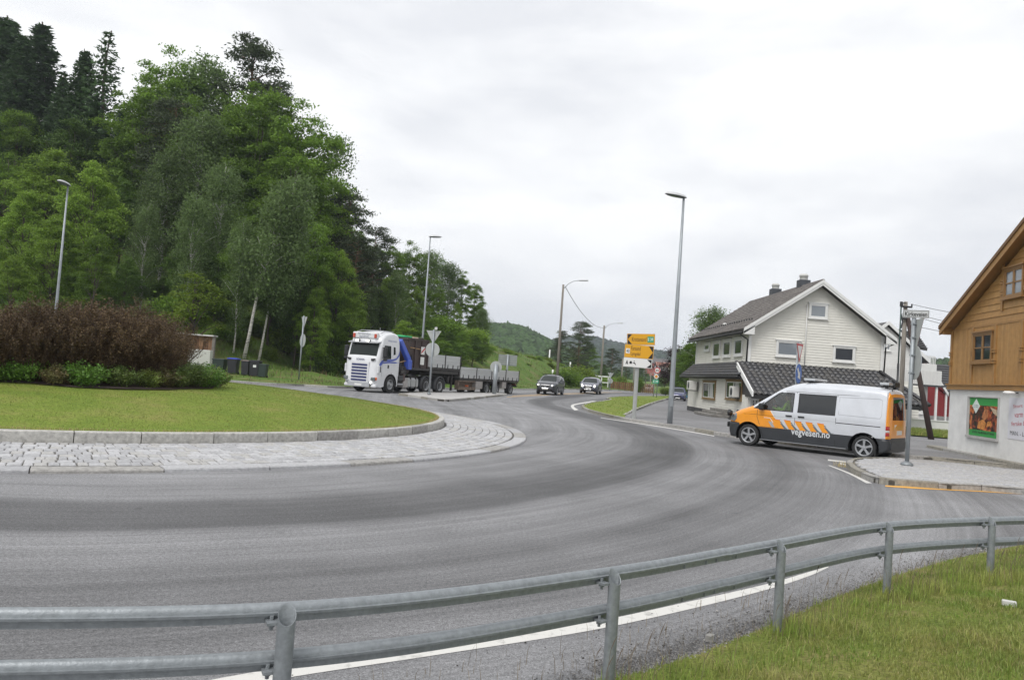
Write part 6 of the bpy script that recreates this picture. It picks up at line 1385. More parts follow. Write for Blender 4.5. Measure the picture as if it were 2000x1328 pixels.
b = MB(); zr2 = At(1860, 712, RY+3).z; b.add([(xb-.2, RY-.2, zt_+.0), (xb+7, RY-.2, zt_), (xb+7, RY+4, zr2), (xb-1.2, RY+4, zr2), (xb-2.0, RY-.2, zt_+1.6)], [(0, 1, 2, 3), (0, 3, 4)]); rf2 = b.build('roof', TILED, rh)
for k in range(12): t_ = k/12; b = MB(); b.tube([(xb-.2-t_, RY-.2+4.2*t_, zt_+(zr2-zt_)*t_+.03), (xb+7, RY-.2+4.2*t_, zt_+(zr2-zt_)*t_+.03)], .04, 5); b.build('tile_course', TILEB, rf2)
b = MB(); A = [Vector((xb+.12, RY-.3, zt_-.25)), Vector((xap-.4, RY-.3, zap_+1.2))]; A = [A[0], A[1], A[1]+Vector((0, 0, .3)), A[0]+Vector((0, 0, .3))]; A += [a+Vector((0, .06, 0)) for a in A[:4]]; b.add(A, [(0, 1, 2, 3), (7, 6, 5, 4), (0, 4, 5, 1), (1, 5, 6, 2), (2, 6, 7, 3), (3, 7, 4, 0)]); b.box((xb+.02, RY-.1, zt_/2), (.14, .14, zt_)); b.build('white_trim', WTRIM, rh)
b = MB(); b.box((xb-1, RY-.05, .35), (8, .1, .7)); b.build('plinth', M('grey_plinth', (.25, .25, .24), .8, var=.2), rh)
# low white wall and grass strip in front
f0, f1 = At(1765, 840, 42), At(1885, 850, 42)
t = thing('garden_wall', 'low white boarded wall beyond the grass strip, by the brace of the pole', 'wall', (f0.x, 42, 0)); wl_ = At(1820, 822, 42).z
b = MB(); b.box(((f1.x-f0.x)/2, 0, wl_/2), (f1.x-f0.x+4, .12, wl_)); gwl = b.build('wall', WBD[1], t)
b = MB(); b.box(((f1.x-f0.x)/2, 0, wl_+.03), (f1.x-f0.x+4, .2, .05)); b.build('coping', WTRIM, t)
gs = [(At(1760, 850, 38.5).x-1, 38.2), (At(1900, 850, 38.5).x+3, 37.0), (At(1900, 850, 41).x+4, 41.9), (At(1760, 850, 41).x-1, 41.9)]
V, F = tess(gs, step=1); tag(obj('grass_strip', mesh('grass_strip', [(a, b_2, .14+.12*ss((b_2-37)/4)) for a, b_2 in V], F, ROUGHG)), 'strip of grass in front of the low white wall', kind='structure')
# ---------------------------------------------------------------- brown timber shop at the right edge
A0 = Vector((15.57, 27.6, 0)); ud = Vector((-.138, -1, 0)).normalized(); nd = Vector((-1, .138, 0)).normalized()
sh = thing('timber_shop', 'brown timber gabled shop on a white rendered ground floor', 'shop building', (0, 0, 0)); SW = Wall(A0, ud, nd)
OCH = [M('stained_board_%s' % k, c, .6, var=.14, scale=5, stretch=(1, 1, 1)) for k, c in (('a', (.375, .205, .068)), ('b', (.345, .187, .062)), ('c', (.395, .222, .077)))]; OTR = M('stained_trim', (.33, .178, .06), .5, var=.12, scale=3); REND = M('white_render', (.70, .70, .69), .8, var=.10, scale=2.2, bump=.25, bscale=25, detail=9)
LW = 12.0; zb0, zb1 = 2.285, 2.435; zj = 4.36; ze_ = 4.33; zpk = 7.22; sl_ = (zpk-ze_)/(LW/2)
def pr(poly, d0, d1, mat, name, par): b = MB(); b.prism(poly, SW.p(0, 0, d0), SW.u, (0, 0, 1), SW.n*(d1-d0)); return b.build(name, mat, par)
pr([(0, -.2), (LW, -.2), (LW, zb0), (0, zb0)], -8, 0, REND, 'rendered_wall', sh)
tw = pr([(0, zb1), (LW, zb1), (LW, ze_), (LW/2, zpk), (0, ze_)], -8, 0.0, OCH[0], 'timber_wall', sh)
pr([(-.08, zb0-.0), (LW+.05, zb0), (LW+.05, zb1), (-.08, zb1)], -.1, .09, OTR, 'band_board', sh); pr([(-.1, zb1+.001), (LW+.1, zb1+.001), (LW+.1, zb1+.045), (-.1, zb1+.045)], -.1, .13, OTR, 'band_cap', sh)
# vertical boards below the joint, horizontal boards in the gable
wlow = wpx(SW, 1906, 652, 1941, 708); wup = wpx(SW, 1967, 527, 2003, 577)
a = .14
while a < 7:
    b = MB(); b.prism([(a, zb1+.046), (a+.118, zb1+.046), (a+.118, zj-.02), (a, zj-.02)], SW.p(0, 0, 0), SW.u, (0, 0, 1), SW.n*(.018+random.uniform(0, .004))); b.build('board', random.choice(OCH), tw); a += .124
clap(SW, tw, zj+.03, zpk-.2, .205, lambda z: .05 if z < ze_ else (z-ze_)/sl_+.04, lambda z: LW-.05 if z < ze_ else LW-(z-ze_)/sl_-.04, OCH, proud=.03)
pr([(0, zj-.02), (LW, zj-.02), (LW, zj+.025), (0, zj+.025)], 0, .035, OTR, 'joint_board', sh)
def pilaster(a_, z0_, z1_, w_=.13):
    pr([(a_-w_/2, z0_), (a_+w_/2, z0_), (a_+w_/2, z1_), (a_-w_/2, z1_)], .02, .06, OTR, 'pilaster', sh)
    zm = (z0_+z1_)/2
    for dz in (-.28, -.2, .05, .13): pr([(a_-w_/2-.03, zm+dz), (a_+w_/2+.03, zm+dz), (a_+w_/2+.03, zm+dz+.05), (a_-w_/2-.03, zm+dz+.05)], .02, .09, OTR, 'pilaster_moulding', sh)
for a_ in (.06, wlow[0]-.12, wlow[0]+wlow[2]+.12, wlow[0]+wlow[2]+1.75): pilaster(a_, zb1+.05, zj-.02)
pilaster(wup[0]-.14, wup[1]-.35, wup[1]+wup[3]+.3)
pilaster(wup[0]+wup[2]+.14, wup[1]-.35, wup[1]+wup[3]+.3)
BWF = M('brown_frame_dark', (.26, .14, .05), .45)
window(SW, sh, *wlow, BWF, GLW, fw=.06, cols=2, rows=2); window(SW, sh, *wup, BWF, GLS, fw=.06, cols=2, rows=2)
# roof slab and barge boards
OVg = .30
for sg in (0, 1):
    b = MB(); f_ = (lambda a_: a_) if sg == 0 else (lambda a_: LW-a_)
    ea, ez = -.25, ze_-.25*sl_+.12; pk = (LW/2, zpk+.12)
    P_ = [(f_(ea), ez), (f_(LW/2), pk[1]), (f_(LW/2), pk[1]+.17), (f_(ea), ez+.17)]
    b.prism(P_, SW.p(0, 0, -8.5), SW.u, (0, 0, 1), SW.n*(8.5+OVg)); b.build('roof', OTR, sh)
    b = MB(); b.prism([(f_(ea-.02), ez+.171), (f_(LW/2), pk[1]+.171), (f_(LW/2), pk[1]+.21), (f_(ea-.02), ez+.21)], SW.p(0, 0, -8.5), SW.u, (0, 0, 1), SW.n*(8.5+OVg+.03)); b.build('roof_covering', M('shop_roof_dark', (.06, .045, .04), .7), sh)
    P_ = [(f_(ea-.03), ez-.12), (f_(LW/2), pk[1]-.12), (f_(LW/2), pk[1]+.12), (f_(ea-.03), ez+.12)]
    b = MB(); b.prism(P_, SW.p(0, 0, OVg), SW.u, (0, 0, 1), SW.n*.05); b.build('barge_board', OTR, sh)
    P_ = [(f_(ea-.03), ez+.08), (f_(LW/2), pk[1]+.08), (f_(LW/2), pk[1]+.20), (f_(ea-.03), ez+.20)]
    b = MB(); b.prism(P_, SW.p(0, 0, OVg+.051), SW.u, (0, 0, 1), SW.n*.035); b.build('barge_trim', M('barge_trim_dark', (.17, .09, .04), .6), sh)
    P_ = [(f_(ea), ez-.10), (f_(.0), ez-.10), (f_(.0), ez+.5*sl_)]
    b = MB(); b.prism(P_, SW.p(0, 0, .0), SW.u, (0, 0, 1), SW.n*OVg); b.build('eave_box', OTR, sh)
# poster in its recess, banner
pw = wpx(SW, 1896, 776, 1949, 857); a_, z_, w_, h_ = pw
PLG = M('poster_green', (.03, .30, .06), .35)
m_ = bpy.data.materials.new('poster_food_print'); m_.use_nodes = True; nt = m_.node_tree; bs_ = nt.nodes['Principled BSDF']; tcn = nt.nodes.new('ShaderNodeTexCoord'); nz_ = nt.nodes.new('ShaderNodeTexNoise'); nz_.inputs['Scale'].default_value = 3.6; nz_.inputs['Detail'].default_value = 5; nz_.inputs['Distortion'].default_value = 1.2
cr_ = nt.nodes.new('ShaderNodeValToRGB'); e = cr_.color_ramp.elements; e[0].position = .40; e[0].color = (.008, .010, .006, 1); e[1].position = .72; e[1].color = (.62, .26, .08, 1)
for p_, c_ in ((.46, (.05, .012, .008, 1)), (.53, (.24, .04, .02, 1)), (.60, (.50, .13, .03, 1))): k_ = e.new(p_); k_.color = c_
nt.links.new(tcn.outputs['Object'], nz_.inputs['Vector']); nt.links.new(nz_.outputs['Fac'], cr_.inputs['Fac']); nt.links.new(cr_.outputs['Color'], bs_.inputs['Base Color']); bs_.inputs['Roughness'].default_value = .3
ps = thing('poster', 'green food poster reading DIN NÆRBUTIKK on the white shop wall', 'poster', SW.p(0, 0, .001))
def sp(poly, d0, d1, mat, name, par=None):
    b = MB(); o_ = SW.n*d0; b.prism(poly, o_, SW.u, (0, 0, 1), SW.n*(d1-d0)); return b.build(name, mat, par)
sp([(a_, z_), (a_+w_, z_), (a_+w_, z_+h_), (a_, z_+h_)], .004, .014, PLG, 'backing', ps)
sp([(a_+.015, z_+h_*.16), (a_+w_-.01, z_+h_*.16), (a_+w_-.01, z_+h_*.80), (a_+.015, z_+h_*.80)], .015, .018, m_, 'food_print', ps)
for pts_, c_ in (([(.3, .2), (.55, .18), (.62, .35), (.5, .45), (.35, .38)], (.55, .22, .05)), ([(.45, .5), (.55, .72), (.66, .70), (.66, .5), (.55, .42)], (.42, .16, .06)), ([(.72, .78), (.98, .70), (.98, .55), (.85, .62)], (.50, .40, .28)), ([(.62, .25), (.75, .30), (.78, .42), (.66, .40)], (.60, .24, .05))):
    sp([(a_+w_*x, z_+h_*y) for x, y in pts_], .019, .021, M('print_tone_%d' % int(c_[0]*100+c_[2]*1000), c_, .35, var=.5, scale=9), 'food_shape', ps)
dm = sp([(a_+w_*.24, z_+h_*.58), (a_+w_*.38, z_+h_*.78), (a_+w_*.24, z_+h_*.97), (a_+w_*.10, z_+h_*.78)], .022, .025, M('poster_white', (.66, .74, .70), .4), 'diamond_badge', ps)
text('NÆR', w_*.17, .035, DKB, dm, SW.u*(a_+w_*.24)+Vector((0, 0, z_+h_*.795))+SW.n*.0265, SW.u, (0, 0, 1)); text('BUTIKK', w_*.18, .035, DKB, dm, SW.u*(a_+w_*.24)+Vector((0, 0, z_+h_*.75))+SW.n*.0265, SW.u, (0, 0, 1))
text('DIN NÆRBUTIKK', w_*.76, .075, SBLACK, ps, SW.u*(a_+w_*.52)+Vector((0, 0, z_+h_*.095))+SW.n*.016, SW.u, (0, 0, 1))
b = MB()
for (x0, y0, x1, y1, d_) in ((a_-.14, z_-.09, a_+w_+.04, z_-.01, .07), (a_-.12, z_-.01, a_-.02, z_+h_+.04, .05), (a_-.02, z_+h_+.005, a_+w_+.03, z_+h_+.04, .05), (a_+w_+.005, z_-.01, a_+w_+.03, z_+h_+.005, .05)): b.prism([(x0, y0), (x1, y0), (x1, y1), (x0, y1)], SW.n*.001, SW.u, (0, 0, 1), SW.n*d_)
b.build('recess_frame', M('recess_grey', (.42, .41, .40), .7, var=.15), ps)
bn = wpx(SW, 1972, 775, 2100, 852); pn = At(1972, 775, 23); a_ = bn[0]; z0_ = 1.72-(852-797)/FOC*23.7; z1_ = 1.72+(797-774)/FOC*24.1
bt = thing('banner', 'white printed banner with red and black words at the edge of the shop wall', 'banner', SW.p(0, 0, .001))
sp([(a_, z0_), (a_+3.0, z0_+.0), (a_+3.0, z1_), (a_, z1_)], .002, .01, M('banner_white', (.66, .66, .71), .45), 'sheet', bt); DR = M('banner_red', (.45, .03, .05), .5)
hh_ = z1_-z0_
for s_, wd_, fy, mt, xo in (('Stort utvalg', 1.25, .72, DR, .26), ('varm mat', .95, .52, DR, .36), ('ferske bakervarer', 1.75, .31, DR, .20), ('MAN. - LØR.', 1.15, .09, SBLACK, .14)):
    rt = R(4); uu = SW.u*math.cos(rt)+Vector((0, 0, 1))*math.sin(rt) if mt is DR else SW.u
    text(s_, wd_, .135 if mt is DR else .125, mt, bt, SW.u*(a_+xo)+Vector((0, 0, z0_+hh_*fy+.07))+SW.n*.0125, uu, (0, 0, 1), left=True)
lp_ = SW.p(4.75, 2.22, .25); t = thing('wall_lamp', 'small white lamp under the timber band at the picture edge', 'lamp', lp_); b = MB(); b.lathe([(0, .05), (.12, .04), (.17, 0), (.15, -.04), (0, -.05)], 16); b.build('shade', WHITE, t, True); b = MB(); b.tube([(0, 0, 0), SW.n*-.25], .015, 6); b.build('arm', BLACK, t)
# ---------------------------------------------------------------- shed with cabinet and bins behind the island
q = At(395, 700, 57); sx0, sx1 = At(330, 700, 58).x-1.5, At(413, 700, 58).x; zt0 = At(400, 655, 58).z; zt1 = At(415, 656, 58).z; zbse = hz(sx1, 58.5)
sd_ = thing('timber_shed', 'brown timber shelter with pale roof edge behind the shrubs', 'shed', (sx0, 58, 0)); WS = sx1-sx0
BS = [M('shed_board_%s' % k, c, .8, var=.35, scale=3, stretch=(8, 8, .7)) for k, c in (('a', (.17, .085, .038)), ('b', (.13, .065, .032)), ('c', (.20, .11, .055)))]
b = MB(); b.box((WS/2, .3, zt0/2), (WS, .5, zt0-.05)); sw_ = b.build('wall', BS[1], sd_); nbd = 26
for k in range(nbd): b = MB(); b.box((WS*(k+.5)/nbd, .03-.012*(k % 2), zt0/2), (WS/nbd-.02, .03, zt0-.1)); b.build('board', random.choice(BS), sw_)
b = MB(); b.box((WS/2, .2, zt0+.0), (WS+.2, .9, .10)); b.build('roof', M('shed_roof_pale', (.55, .53, .52), .6), sd_)
b = MB(); b.box((WS+.08, .0, zt0/2), (.20, .2, zt0)); b.build('post', M('grey_weathered_post', (.16, .145, .13), .85, var=.3), sd_)
c0_, c1_ = At(371, 680, 57.2), At(411, 720, 57.2); zc1_ = At(395, 683, 57.2).z; cab = thing('utility_cabinet', 'large pale grey double door utility cabinet before the timber shelter', 'cabinet', (c0_.x, 57.2, 0)); CW = c1_.x-c0_.x
CABM = M('cabinet_grey', (.50, .50, .47), .5, var=.04); b = MB(); b.box((CW/2, 0, zc1_/2), (CW, .5, zc1_), bev=.02); b.build('casing', CABM, cab)
for k in (0, 1):
    b = MB(); b.box((CW*(.25+.5*k), -.262, zc1_/2), (CW/2-.02, .02, zc1_-.1)); dr = b.build('door', CABM, cab); b = MB(); b.box((CW*(.45+.10*k), -.28, zc1_*.40), (.05, .03, .25)); b.build('handle', BLACK, dr)
b = MB(); b.box((CW*.28, -.275, zc1_*.75), (.16, .01, .05)); b.build('name_label', GALV, cab)
# small speckled stone planter beside the cabinet
q = At(365, 712, 57.3); t = thing('stone_planter', 'low speckled stone wall left of the pale cabinet', 'planter', (q.x-1.2, 57.3, 0)); b = MB(); b.box((.8, 0, .5), (1.7, .5, q.z+.3)); b.build('body', M('speckled_stone', (.30, .30, .31), .8, col2=(.06, .06, .06), scale=14), t)
def wheelie(label, px, py, w_, h_, lid, body=BLACK, rz=0, big=False):
    q = G(px, py, .12); q = q*(52.5/q.y); t = thing('wheelie_bin', label, 'bin', (q.x, q.y, hz(q.x, q.y)-.05), rz, 'bins on the grass behind the island')
    V = []
    for z, s_ in ((.08, .42), (h_*.9, .5), (h_*.9, .53), (h_*.94, .53)): V += [(-w_*s_, -w_*s_*1.1, z), (w_*s_, -w_*s_*1.1, z), (w_*s_, w_*s_*1.1, z), (-w_*s_, w_*s_*1.1, z)]
    F = [(3, 2, 1, 0)]+[(4*i+k, 4*i+(k+1) % 4, 4*i+4+(k+1) % 4, 4*i+4+k) for i in range(3) for k in range(4)]; obj('body', mesh('body', V, F, body), t)
    b = MB(); b.box((0, 0, h_*.965), (w_*1.12, w_*1.2, h_*.06), bev=.03); b.box((0, -w_*.1, h_*1.0), (w_*.8, w_*.7, .04), bev=.02); b.build('lid', lid, t)
    b = MB(); b.tube([(-w_*.45, w_*.68, h_*.93), (w_*.45, w_*.68, h_*.93)], .02, 6); b.build('handle', BLACK, t)
    for s_ in (1, -1): b = MB(); b.lathe([(0, -.03), (.1, -.03), (.1, .03), (0, .03)], 14, 'x', (s_*w_*.42, w_*.5, .1)); b.build('wheel', RUBBER, t, True)
    return t
LB = M('bin_lid_blue', (.03, .06, .45), .4); LG = M('bin_lid_grey', (.16, .13, .12), .5); LK = M('bin_black', (.022, .023, .028), .45); DG = M('bin_dark_green', (.025, .04, .035), .5)
wheelie('black wheelie bin with a bright blue lid', 454, 737, .62, 1.07, LB, LK); wheelie('narrow black wheelie bin with a brownish lid', 478.5, 738, .5, 1.03, LG, LK)
wb = wheelie('black wheelie bin with a white sticker', 497, 739, .62, 1.1, LK, LK); b = MB(); b.box((.05, -.345, .72), (.2, .012, .16)); b.build('sticker', SWHITE, wb)
wheelie('grey green bin at the right end of the row', 512, 741, .55, .92, DG, DG); wheelie('dark green bin partly hidden by the end shrub', 428, 734, .75, .95, DG, DG)
# gardens by the main road, far left side
q = At(1180, 760, 135); t = thing('garden_gate', 'white framed gate and brown fence beyond the second car', 'gate', (At(1163, 760, 130).x, 130, .2)); b = MB()
for x in (0, .9, 2.0): b.box((x, 0, .9), (.16, .12, 2.6))
b.box((1.0, 0, 2.2), (2.6, .12, .22)); b.box((1.0, 0, 1.2), (2.0, .08, .16)); b.build('frame', WTRIM, t)
for k in range(22): b = MB(); b.box((2.6+k*.33, 0, .75), (.26, .06, 1.5)); b.build('plank', BS[k % 3], t)
for k in range(6): b = MB(); b.box((-.5-k*.33, 0, .65), (.26, .06, 1.4)); b.build('plank', BS[k % 3], t)
q = At(1222, 762, 150); t = thing('bench', 'pale low board fence between the hedge and the thin pole', 'fence', (q.x-1, 150, 0)); b = MB(); b.box((1, 0, .9), (4, .06, .25)); b.box((1, 0, .5), (4, .06, .2)); b.box((-.6, 0, .5), (.1, .1, 1)); b.box((2.6, 0, .5), (.1, .1, 1)); b.build('boards', WTRIM, t)
# cottage roof glimpsed over the bank, two white posts
q = At(1105, 730, 150)
t = thing('cottage', 'grey roofed cottage with a white gable half hidden by the grass bank', 'house', (q.x-.5, 150, At(1103, 718, 150).z-1.95)); t.scale = (.42, .42, .42); b = MB(); b.box((0, 3, .2), (6, 6, 4)); b.build('wall', M('rust_wall', (.22, .09, .06), .8), t)
b = MB(); b.add([(-3.4, 0, 1.8), (0, 0, 4.3), (0, 7, 4.3), (-3.4, 7, 1.8), (3.4, 0, 1.8), (3.4, 7, 1.8)], [(0, 1, 2, 3), (1, 4, 5, 2)]); b.build('roof', M('slate_roof', (.22, .23, .25), .6), t)
b = MB(); b.prism([(0, 4.25), (3.5, 1.6), (3.5, 1.9), (0, 4.6), (-3.5, 1.9), (-3.5, 1.6)], (0, -.1, 0), (1, 0, 0), (0, 0, 1), (0, -.1, 0)); b.build('barge_board', WTRIM, t)
for x, y0, y1, YY, lab in ((1071, 712, 683, 140, 'tall white flagpole on the bank left of the pines'), (1112, 725, 707, 140, 'short white post beside the cottage gable'), (1078, 734, 722, 100, 'small white marker post on the bank behind the dark grey car')):
    p0_, p1_ = At(x, y0+14, YY), At(x+2, y1, YY); b = MB(); b.tube([(0, 0, 0), (0, 0, p1_.z-p0_.z)], .12, 8); tag(b.build('white_pole', WHITE, None, True, (p0_.x, YY, p0_.z)), lab, 'pole')
# houses glimpsed far along the valley
for (px, py, YY, w_, h_, c_, lab) in ((1303, 719, 420, 12, 6, (.55, .5, .45), 'pale distant house with an orange roof between sign and lamp'), (1283, 712, 460, 12, 7, (.35, .10, .07), 'red distant house on the slope behind the 60 sign'), (1313, 733, 380, 9, 6, (.6, .6, .62), 'white distant house just left of the tall lamp'), (1016, 666, 560, 9, 5, (.66, .66, .66), 'white house high on the wooded hill'), (1268, 705, 480, 6, 6, (.55, .55, .55), 'small pale distant house behind the direction sign')):
    q = At(px, py, YY); t = thing('distant_house', lab, 'house', (q.x, YY, q.z-h_/2)); b = MB(); b.box((0, 0, h_*.3-3), (w_, w_*.7, h_*.6+6)); b.build('wall', M('far_wall_%d' % px, c_, .8), t)
    b = MB(); z0 = h_*.6; b.add([(-w_/2-.5, -w_*.4, z0), (w_/2+.5, -w_*.4, z0), (w_/2+.5, 0, h_), (-w_/2-.5, 0, h_), (-w_/2-.5, w_*.4, z0), (w_/2+.5, w_*.4, z0)], [(0, 1, 2, 3), (3, 2, 5, 4)]); b.build('roof', M('far_roof_%d' % px, (.30, .13, .09) if px == 1303 else (.12, .11, .11), .8), t)
    for k in range(3): b = MB(); b.box((-w_*.3+w_*.3*k, -w_*.35-.06, h_*.3), (1.1, .1, 1.3)); b.build('window', GLW, t)
# debris
q = G(1971, 1180, .19); t = tag(MB().box((0, 0, .025), (.10, .045, .045), bev=.006).build('concrete_block', M('pale_concrete', (.5, .5, .48), .8), None, loc=(q.x, q.y, near_h(q.x, q.y)), rot=(0, 0, -.5)), 'small pale block lying on the grass behind the guard rail', 'block')
q = G(1386, 1252); V = [(.05*math.cos(a)*random.uniform(.7, 1), .03*math.sin(a)*random.uniform(.7, 1), z) for z in (0, .02, .045) for a in [k*PI/4 for k in range(8)]]; F = [(i*8+k, i*8+(k+1) % 8, i*8+8+(k+1) % 8, i*8+8+k) for i in range(2) for k in range(8)]+[tuple(range(16, 24))]
tag(obj('stone', mesh('stone', V, F, M('grey_stone', (.33, .32, .30), .9, var=.2)), None, (q.x, q.y, .0), (0, 0, .9)), 'grey stone lying at the edge of the asphalt shoulder', 'stone')
# ================================================================ TREES AND PLANTS
def cards(Cn, size, up=.3, aspect=.55, droop=0.0, jit=.35):
    n = len(Cn); d = rng.normal(size=(n, 3)); d[:, 2] = d[:, 2]*.6-droop; d /= np.linalg.norm(d, axis=1)[:, None]
    q = rng.normal(size=(n, 3)); q[:, 2] += up*3*0; w_ = np.cross(d, q+np.array([0, 0, up])); w_ /= np.linalg.norm(w_, axis=1)[:, None]+1e-9
    s = size*rng.uniform(1-jit, 1+jit, (n, 1)); V = np.stack([Cn-d*s, Cn-w_*s*aspect, Cn+d*s, Cn+w_*s*aspect], 1).reshape(-1, 3)
    return V, np.arange(4*n).reshape(n, 4)
def flatcards(Cn, size, tilt=.5, aspect=.6, jit=.35):       # leaves lying mostly level
    n = len(Cn); nr = rng.normal(size=(n, 3))*tilt; nr[:, 2] = 1; nr /= np.linalg.norm(nr, axis=1)[:, None]
    q = rng.normal(size=(n, 3)); d = np.cross(nr, q); d /= np.linalg.norm(d, axis=1)[:, None]; w_ = np.cross(nr, d)
    s = size*rng.uniform(1-jit, 1+jit, (n, 1)); V = np.stack([Cn-d*s, Cn-w_*s*aspect, Cn+d*s, Cn+w_*s*aspect], 1).reshape(-1, 3)
    return V, np.arange(4*n).reshape(n, 4)
BARKB = M('grey_brown_bark', (.085, .07, .055), .9, var=.35, scale=4, stretch=(5, 5, .6)); BARKW = M('birch_bark', (.50, .48, .45), .8, col2=(.06, .055, .05), scale=3, stretch=(1, 1, 5))
for n in BARKW.node_tree.nodes:
    if n.type == 'MAP_RANGE': n.inputs['From Min'].default_value = .5; n.inputs['From Max'].default_value = .68
BARKP = M('pine_bark', (.15, .085, .05), .9, var=.4, scale=3)
def leafm(name, col, isl=.35, tr=.5): return M(name, col, .6, island=isl, trans=tr, spec=.25)
LM = {'maple': leafm('maple_leaves', (.145, .240, .036)), 'maplelight': leafm('light_maple_leaves', (.205, .315, .048)), 'bright': leafm('bright_leaves', (.16, .23, .03)), 'birch': leafm('birch_leaves', (.135, .20, .070)),
      'spruce': leafm('spruce_needles', (.050, .092, .032), .4, .3), 'pine': leafm('pine_needles', (.065, .088, .042), .4, .25), 'dark': leafm('dark_leaves', (.098, .172, .032), .4, .25), 'brown': leafm('bronze_leaves', (.060, .030, .022), .5, .2), 'copper': leafm('copper_leaves', (.045, .022, .022), .4, .2)}
def trunk_mesh(H, r0, lean, bark, limbs, top=.92, forks=()):
    b = MB(); n = 8; pts = [(lean[0]*(k/n)**1.3*H+.15*math.sin(k*1.3), lean[1]*(k/n)**1.3*H+.12*math.cos(k*1.7)-.12, -.6 if k == 0 else H*top*k/n) for k in range(n+1)]
    b.tube(pts, [r0*(1.25 if k == 0 else 1-.85*k/n) for k in range(n+1)], 8)
    for p0, p1, r_ in limbs:
        m_ = (Vector(p0)+Vector(p1))/2+Vector((random.uniform(-.3, .3), random.uniform(-.3, .3), random.uniform(.0, .5))); b.tube([p0, m_, p1], [r_, r_*.6, r_*.25], 5, False)
    me = b.me('trunk', bark, True); return me
def axis(lean, H, z): k = max(0, z/H); return np.array([lean[0]*k**1.3*H, lean[1]*k**1.3*H, z])
def broad(kind, H=16, Rd=5, base=.22, ncl=150, nl=110, leaf=.17, rc=.95, flat=.33, lean=(0, 0), bark=BARKB, r0=.24, layered=True):
    cs = []; limbs = []
    while len(cs) < ncl:
        p = rng.normal(size=3); p /= np.linalg.norm(p); rr = rng.uniform(.35, 1)**.55; z = base+(1-base)*(.5+.5*p[2]*rr)
        env = (math.sin(PI*min(1, max(.02, (z-base*.6)/(1.02-base*.6)))**.8))**.65
        a = math.atan2(p[1], p[0]); rad = Rd*rr*math.hypot(p[0], p[1])**.5*env*(1+.22*math.sin(a*3+z*9)+.15*math.sin(a*5-z*14)); c = axis(lean, H, z*H)+np.array([rad*math.cos(a), rad*math.sin(a), rng.normal()*.3]); cs.append(c)
    Vs = []
    for c in cs:
        m_ = int(nl*rng.uniform(.5, 1.4)); o = rng.normal(size=(m_, 3))*np.array([1, 1, flat])*rc*.52*rng.uniform(.7, 1.35); o[:, 2] -= .25*np.hypot(o[:, 0], o[:, 1]); Vs.append(c+o)
    for c in random.sample(cs, min(26, ncl)): 
        z0 = max(base*H*.8, c[2]*rng.uniform(.45, .8)); limbs.append((tuple(axis(lean, H, z0)), tuple(c), r0*.34*(1-z0/H)+.03))
    P = np.concatenate(Vs); V, F = (flatcards(P, leaf, .55) if layered else cards(P, leaf, droop=.6))
    return trunk_mesh(H, r0, lean, bark, limbs), fast('crown', V, F, LM[kind]), H
def birch(H=15, Rd=3, lean=(0, 0), kind='birch', ncl=120, nl=120, base=.22, r0=.15, leaf=.10):
    cs = []; limbs = []; Vs = []
    for i in range(ncl):
        z = base+(1-base)*rng.uniform(0, 1)**.85; env = math.sin(PI*min(1, (z-base*.7)/(1.03-base*.7))**1.15)**.7; a = rng.uniform(0, 2*PI); rad = Rd*env*rng.uniform(.25, 1)
        c = axis(lean, H, z*H)+np.array([rad*math.cos(a), rad*math.sin(a), 0]); cs.append(c); m_ = int(nl*rng.uniform(.5, 1.3))
        o = rng.normal(size=(m_, 3))*np.array([.42, .42, .25]); L_ = rng.uniform(0, 1, m_)**.8*rng.uniform(.8, 2.2); o[:, 2] -= L_; Vs.append(c+o)
    for c in random.sample(cs, 30): z0 = max(base*H*.7, c[2]-rng.uniform(1, 2.5)); limbs.append((tuple(axis(lean, H, z0)), tuple(c), .035+.03*(1-z0/H)))
    P = np.concatenate(Vs); V, F = cards(P, leaf, droop=.9, aspect=.62); return trunk_mesh(H, r0, lean, BARKW, limbs, .97), fast('crown', V, F, LM[kind]), H
def spruce(H=20, Rd=3.6, kind='spruce', dens=1.0, gap=.5, leaf=.17):
    Vs = []; z = H*.10
    while z < H*.985:
        k = 1-z/H; Rr = Rd*(k**.8)*(1.02-.1*rng.uniform()); nb_ = max(4, int((7+6*k)*dens)); a0 = rng.uniform(0, 6.3)
        for i in range(nb_):
            a = a0+2*PI*i/nb_+rng.normal()*.15; l = Rr*rng.uniform(.65, 1.15)+.12; m_ = int(l*26*dens)+5; t = rng.uniform(.08, 1, m_)
            rr_ = l*t; zz = z+.18*k*l*np.sin(t*2.2)-.42*rr_*(.35+.4*k)+.10*l*t**3; sp_ = (1-t)*.28*l+.08; ox = rng.normal(size=m_)*sp_; hang = -np.abs(rng.normal(size=m_))*.16*(1+k)
            Vs.append(np.c_[rr_*math.cos(a)-ox*math.sin(a), rr_*math.sin(a)+ox*math.cos(a), zz+hang])
        z += gap*(.55+.75*k)*rng.uniform(.8, 1.2)
    P = np.concatenate(Vs); V, F = cards(P, leaf, droop=.35, aspect=.38); return trunk_mesh(H, .22, (0, 0), BARKB, [], .99), fast('crown', V, F, LM[kind]), H
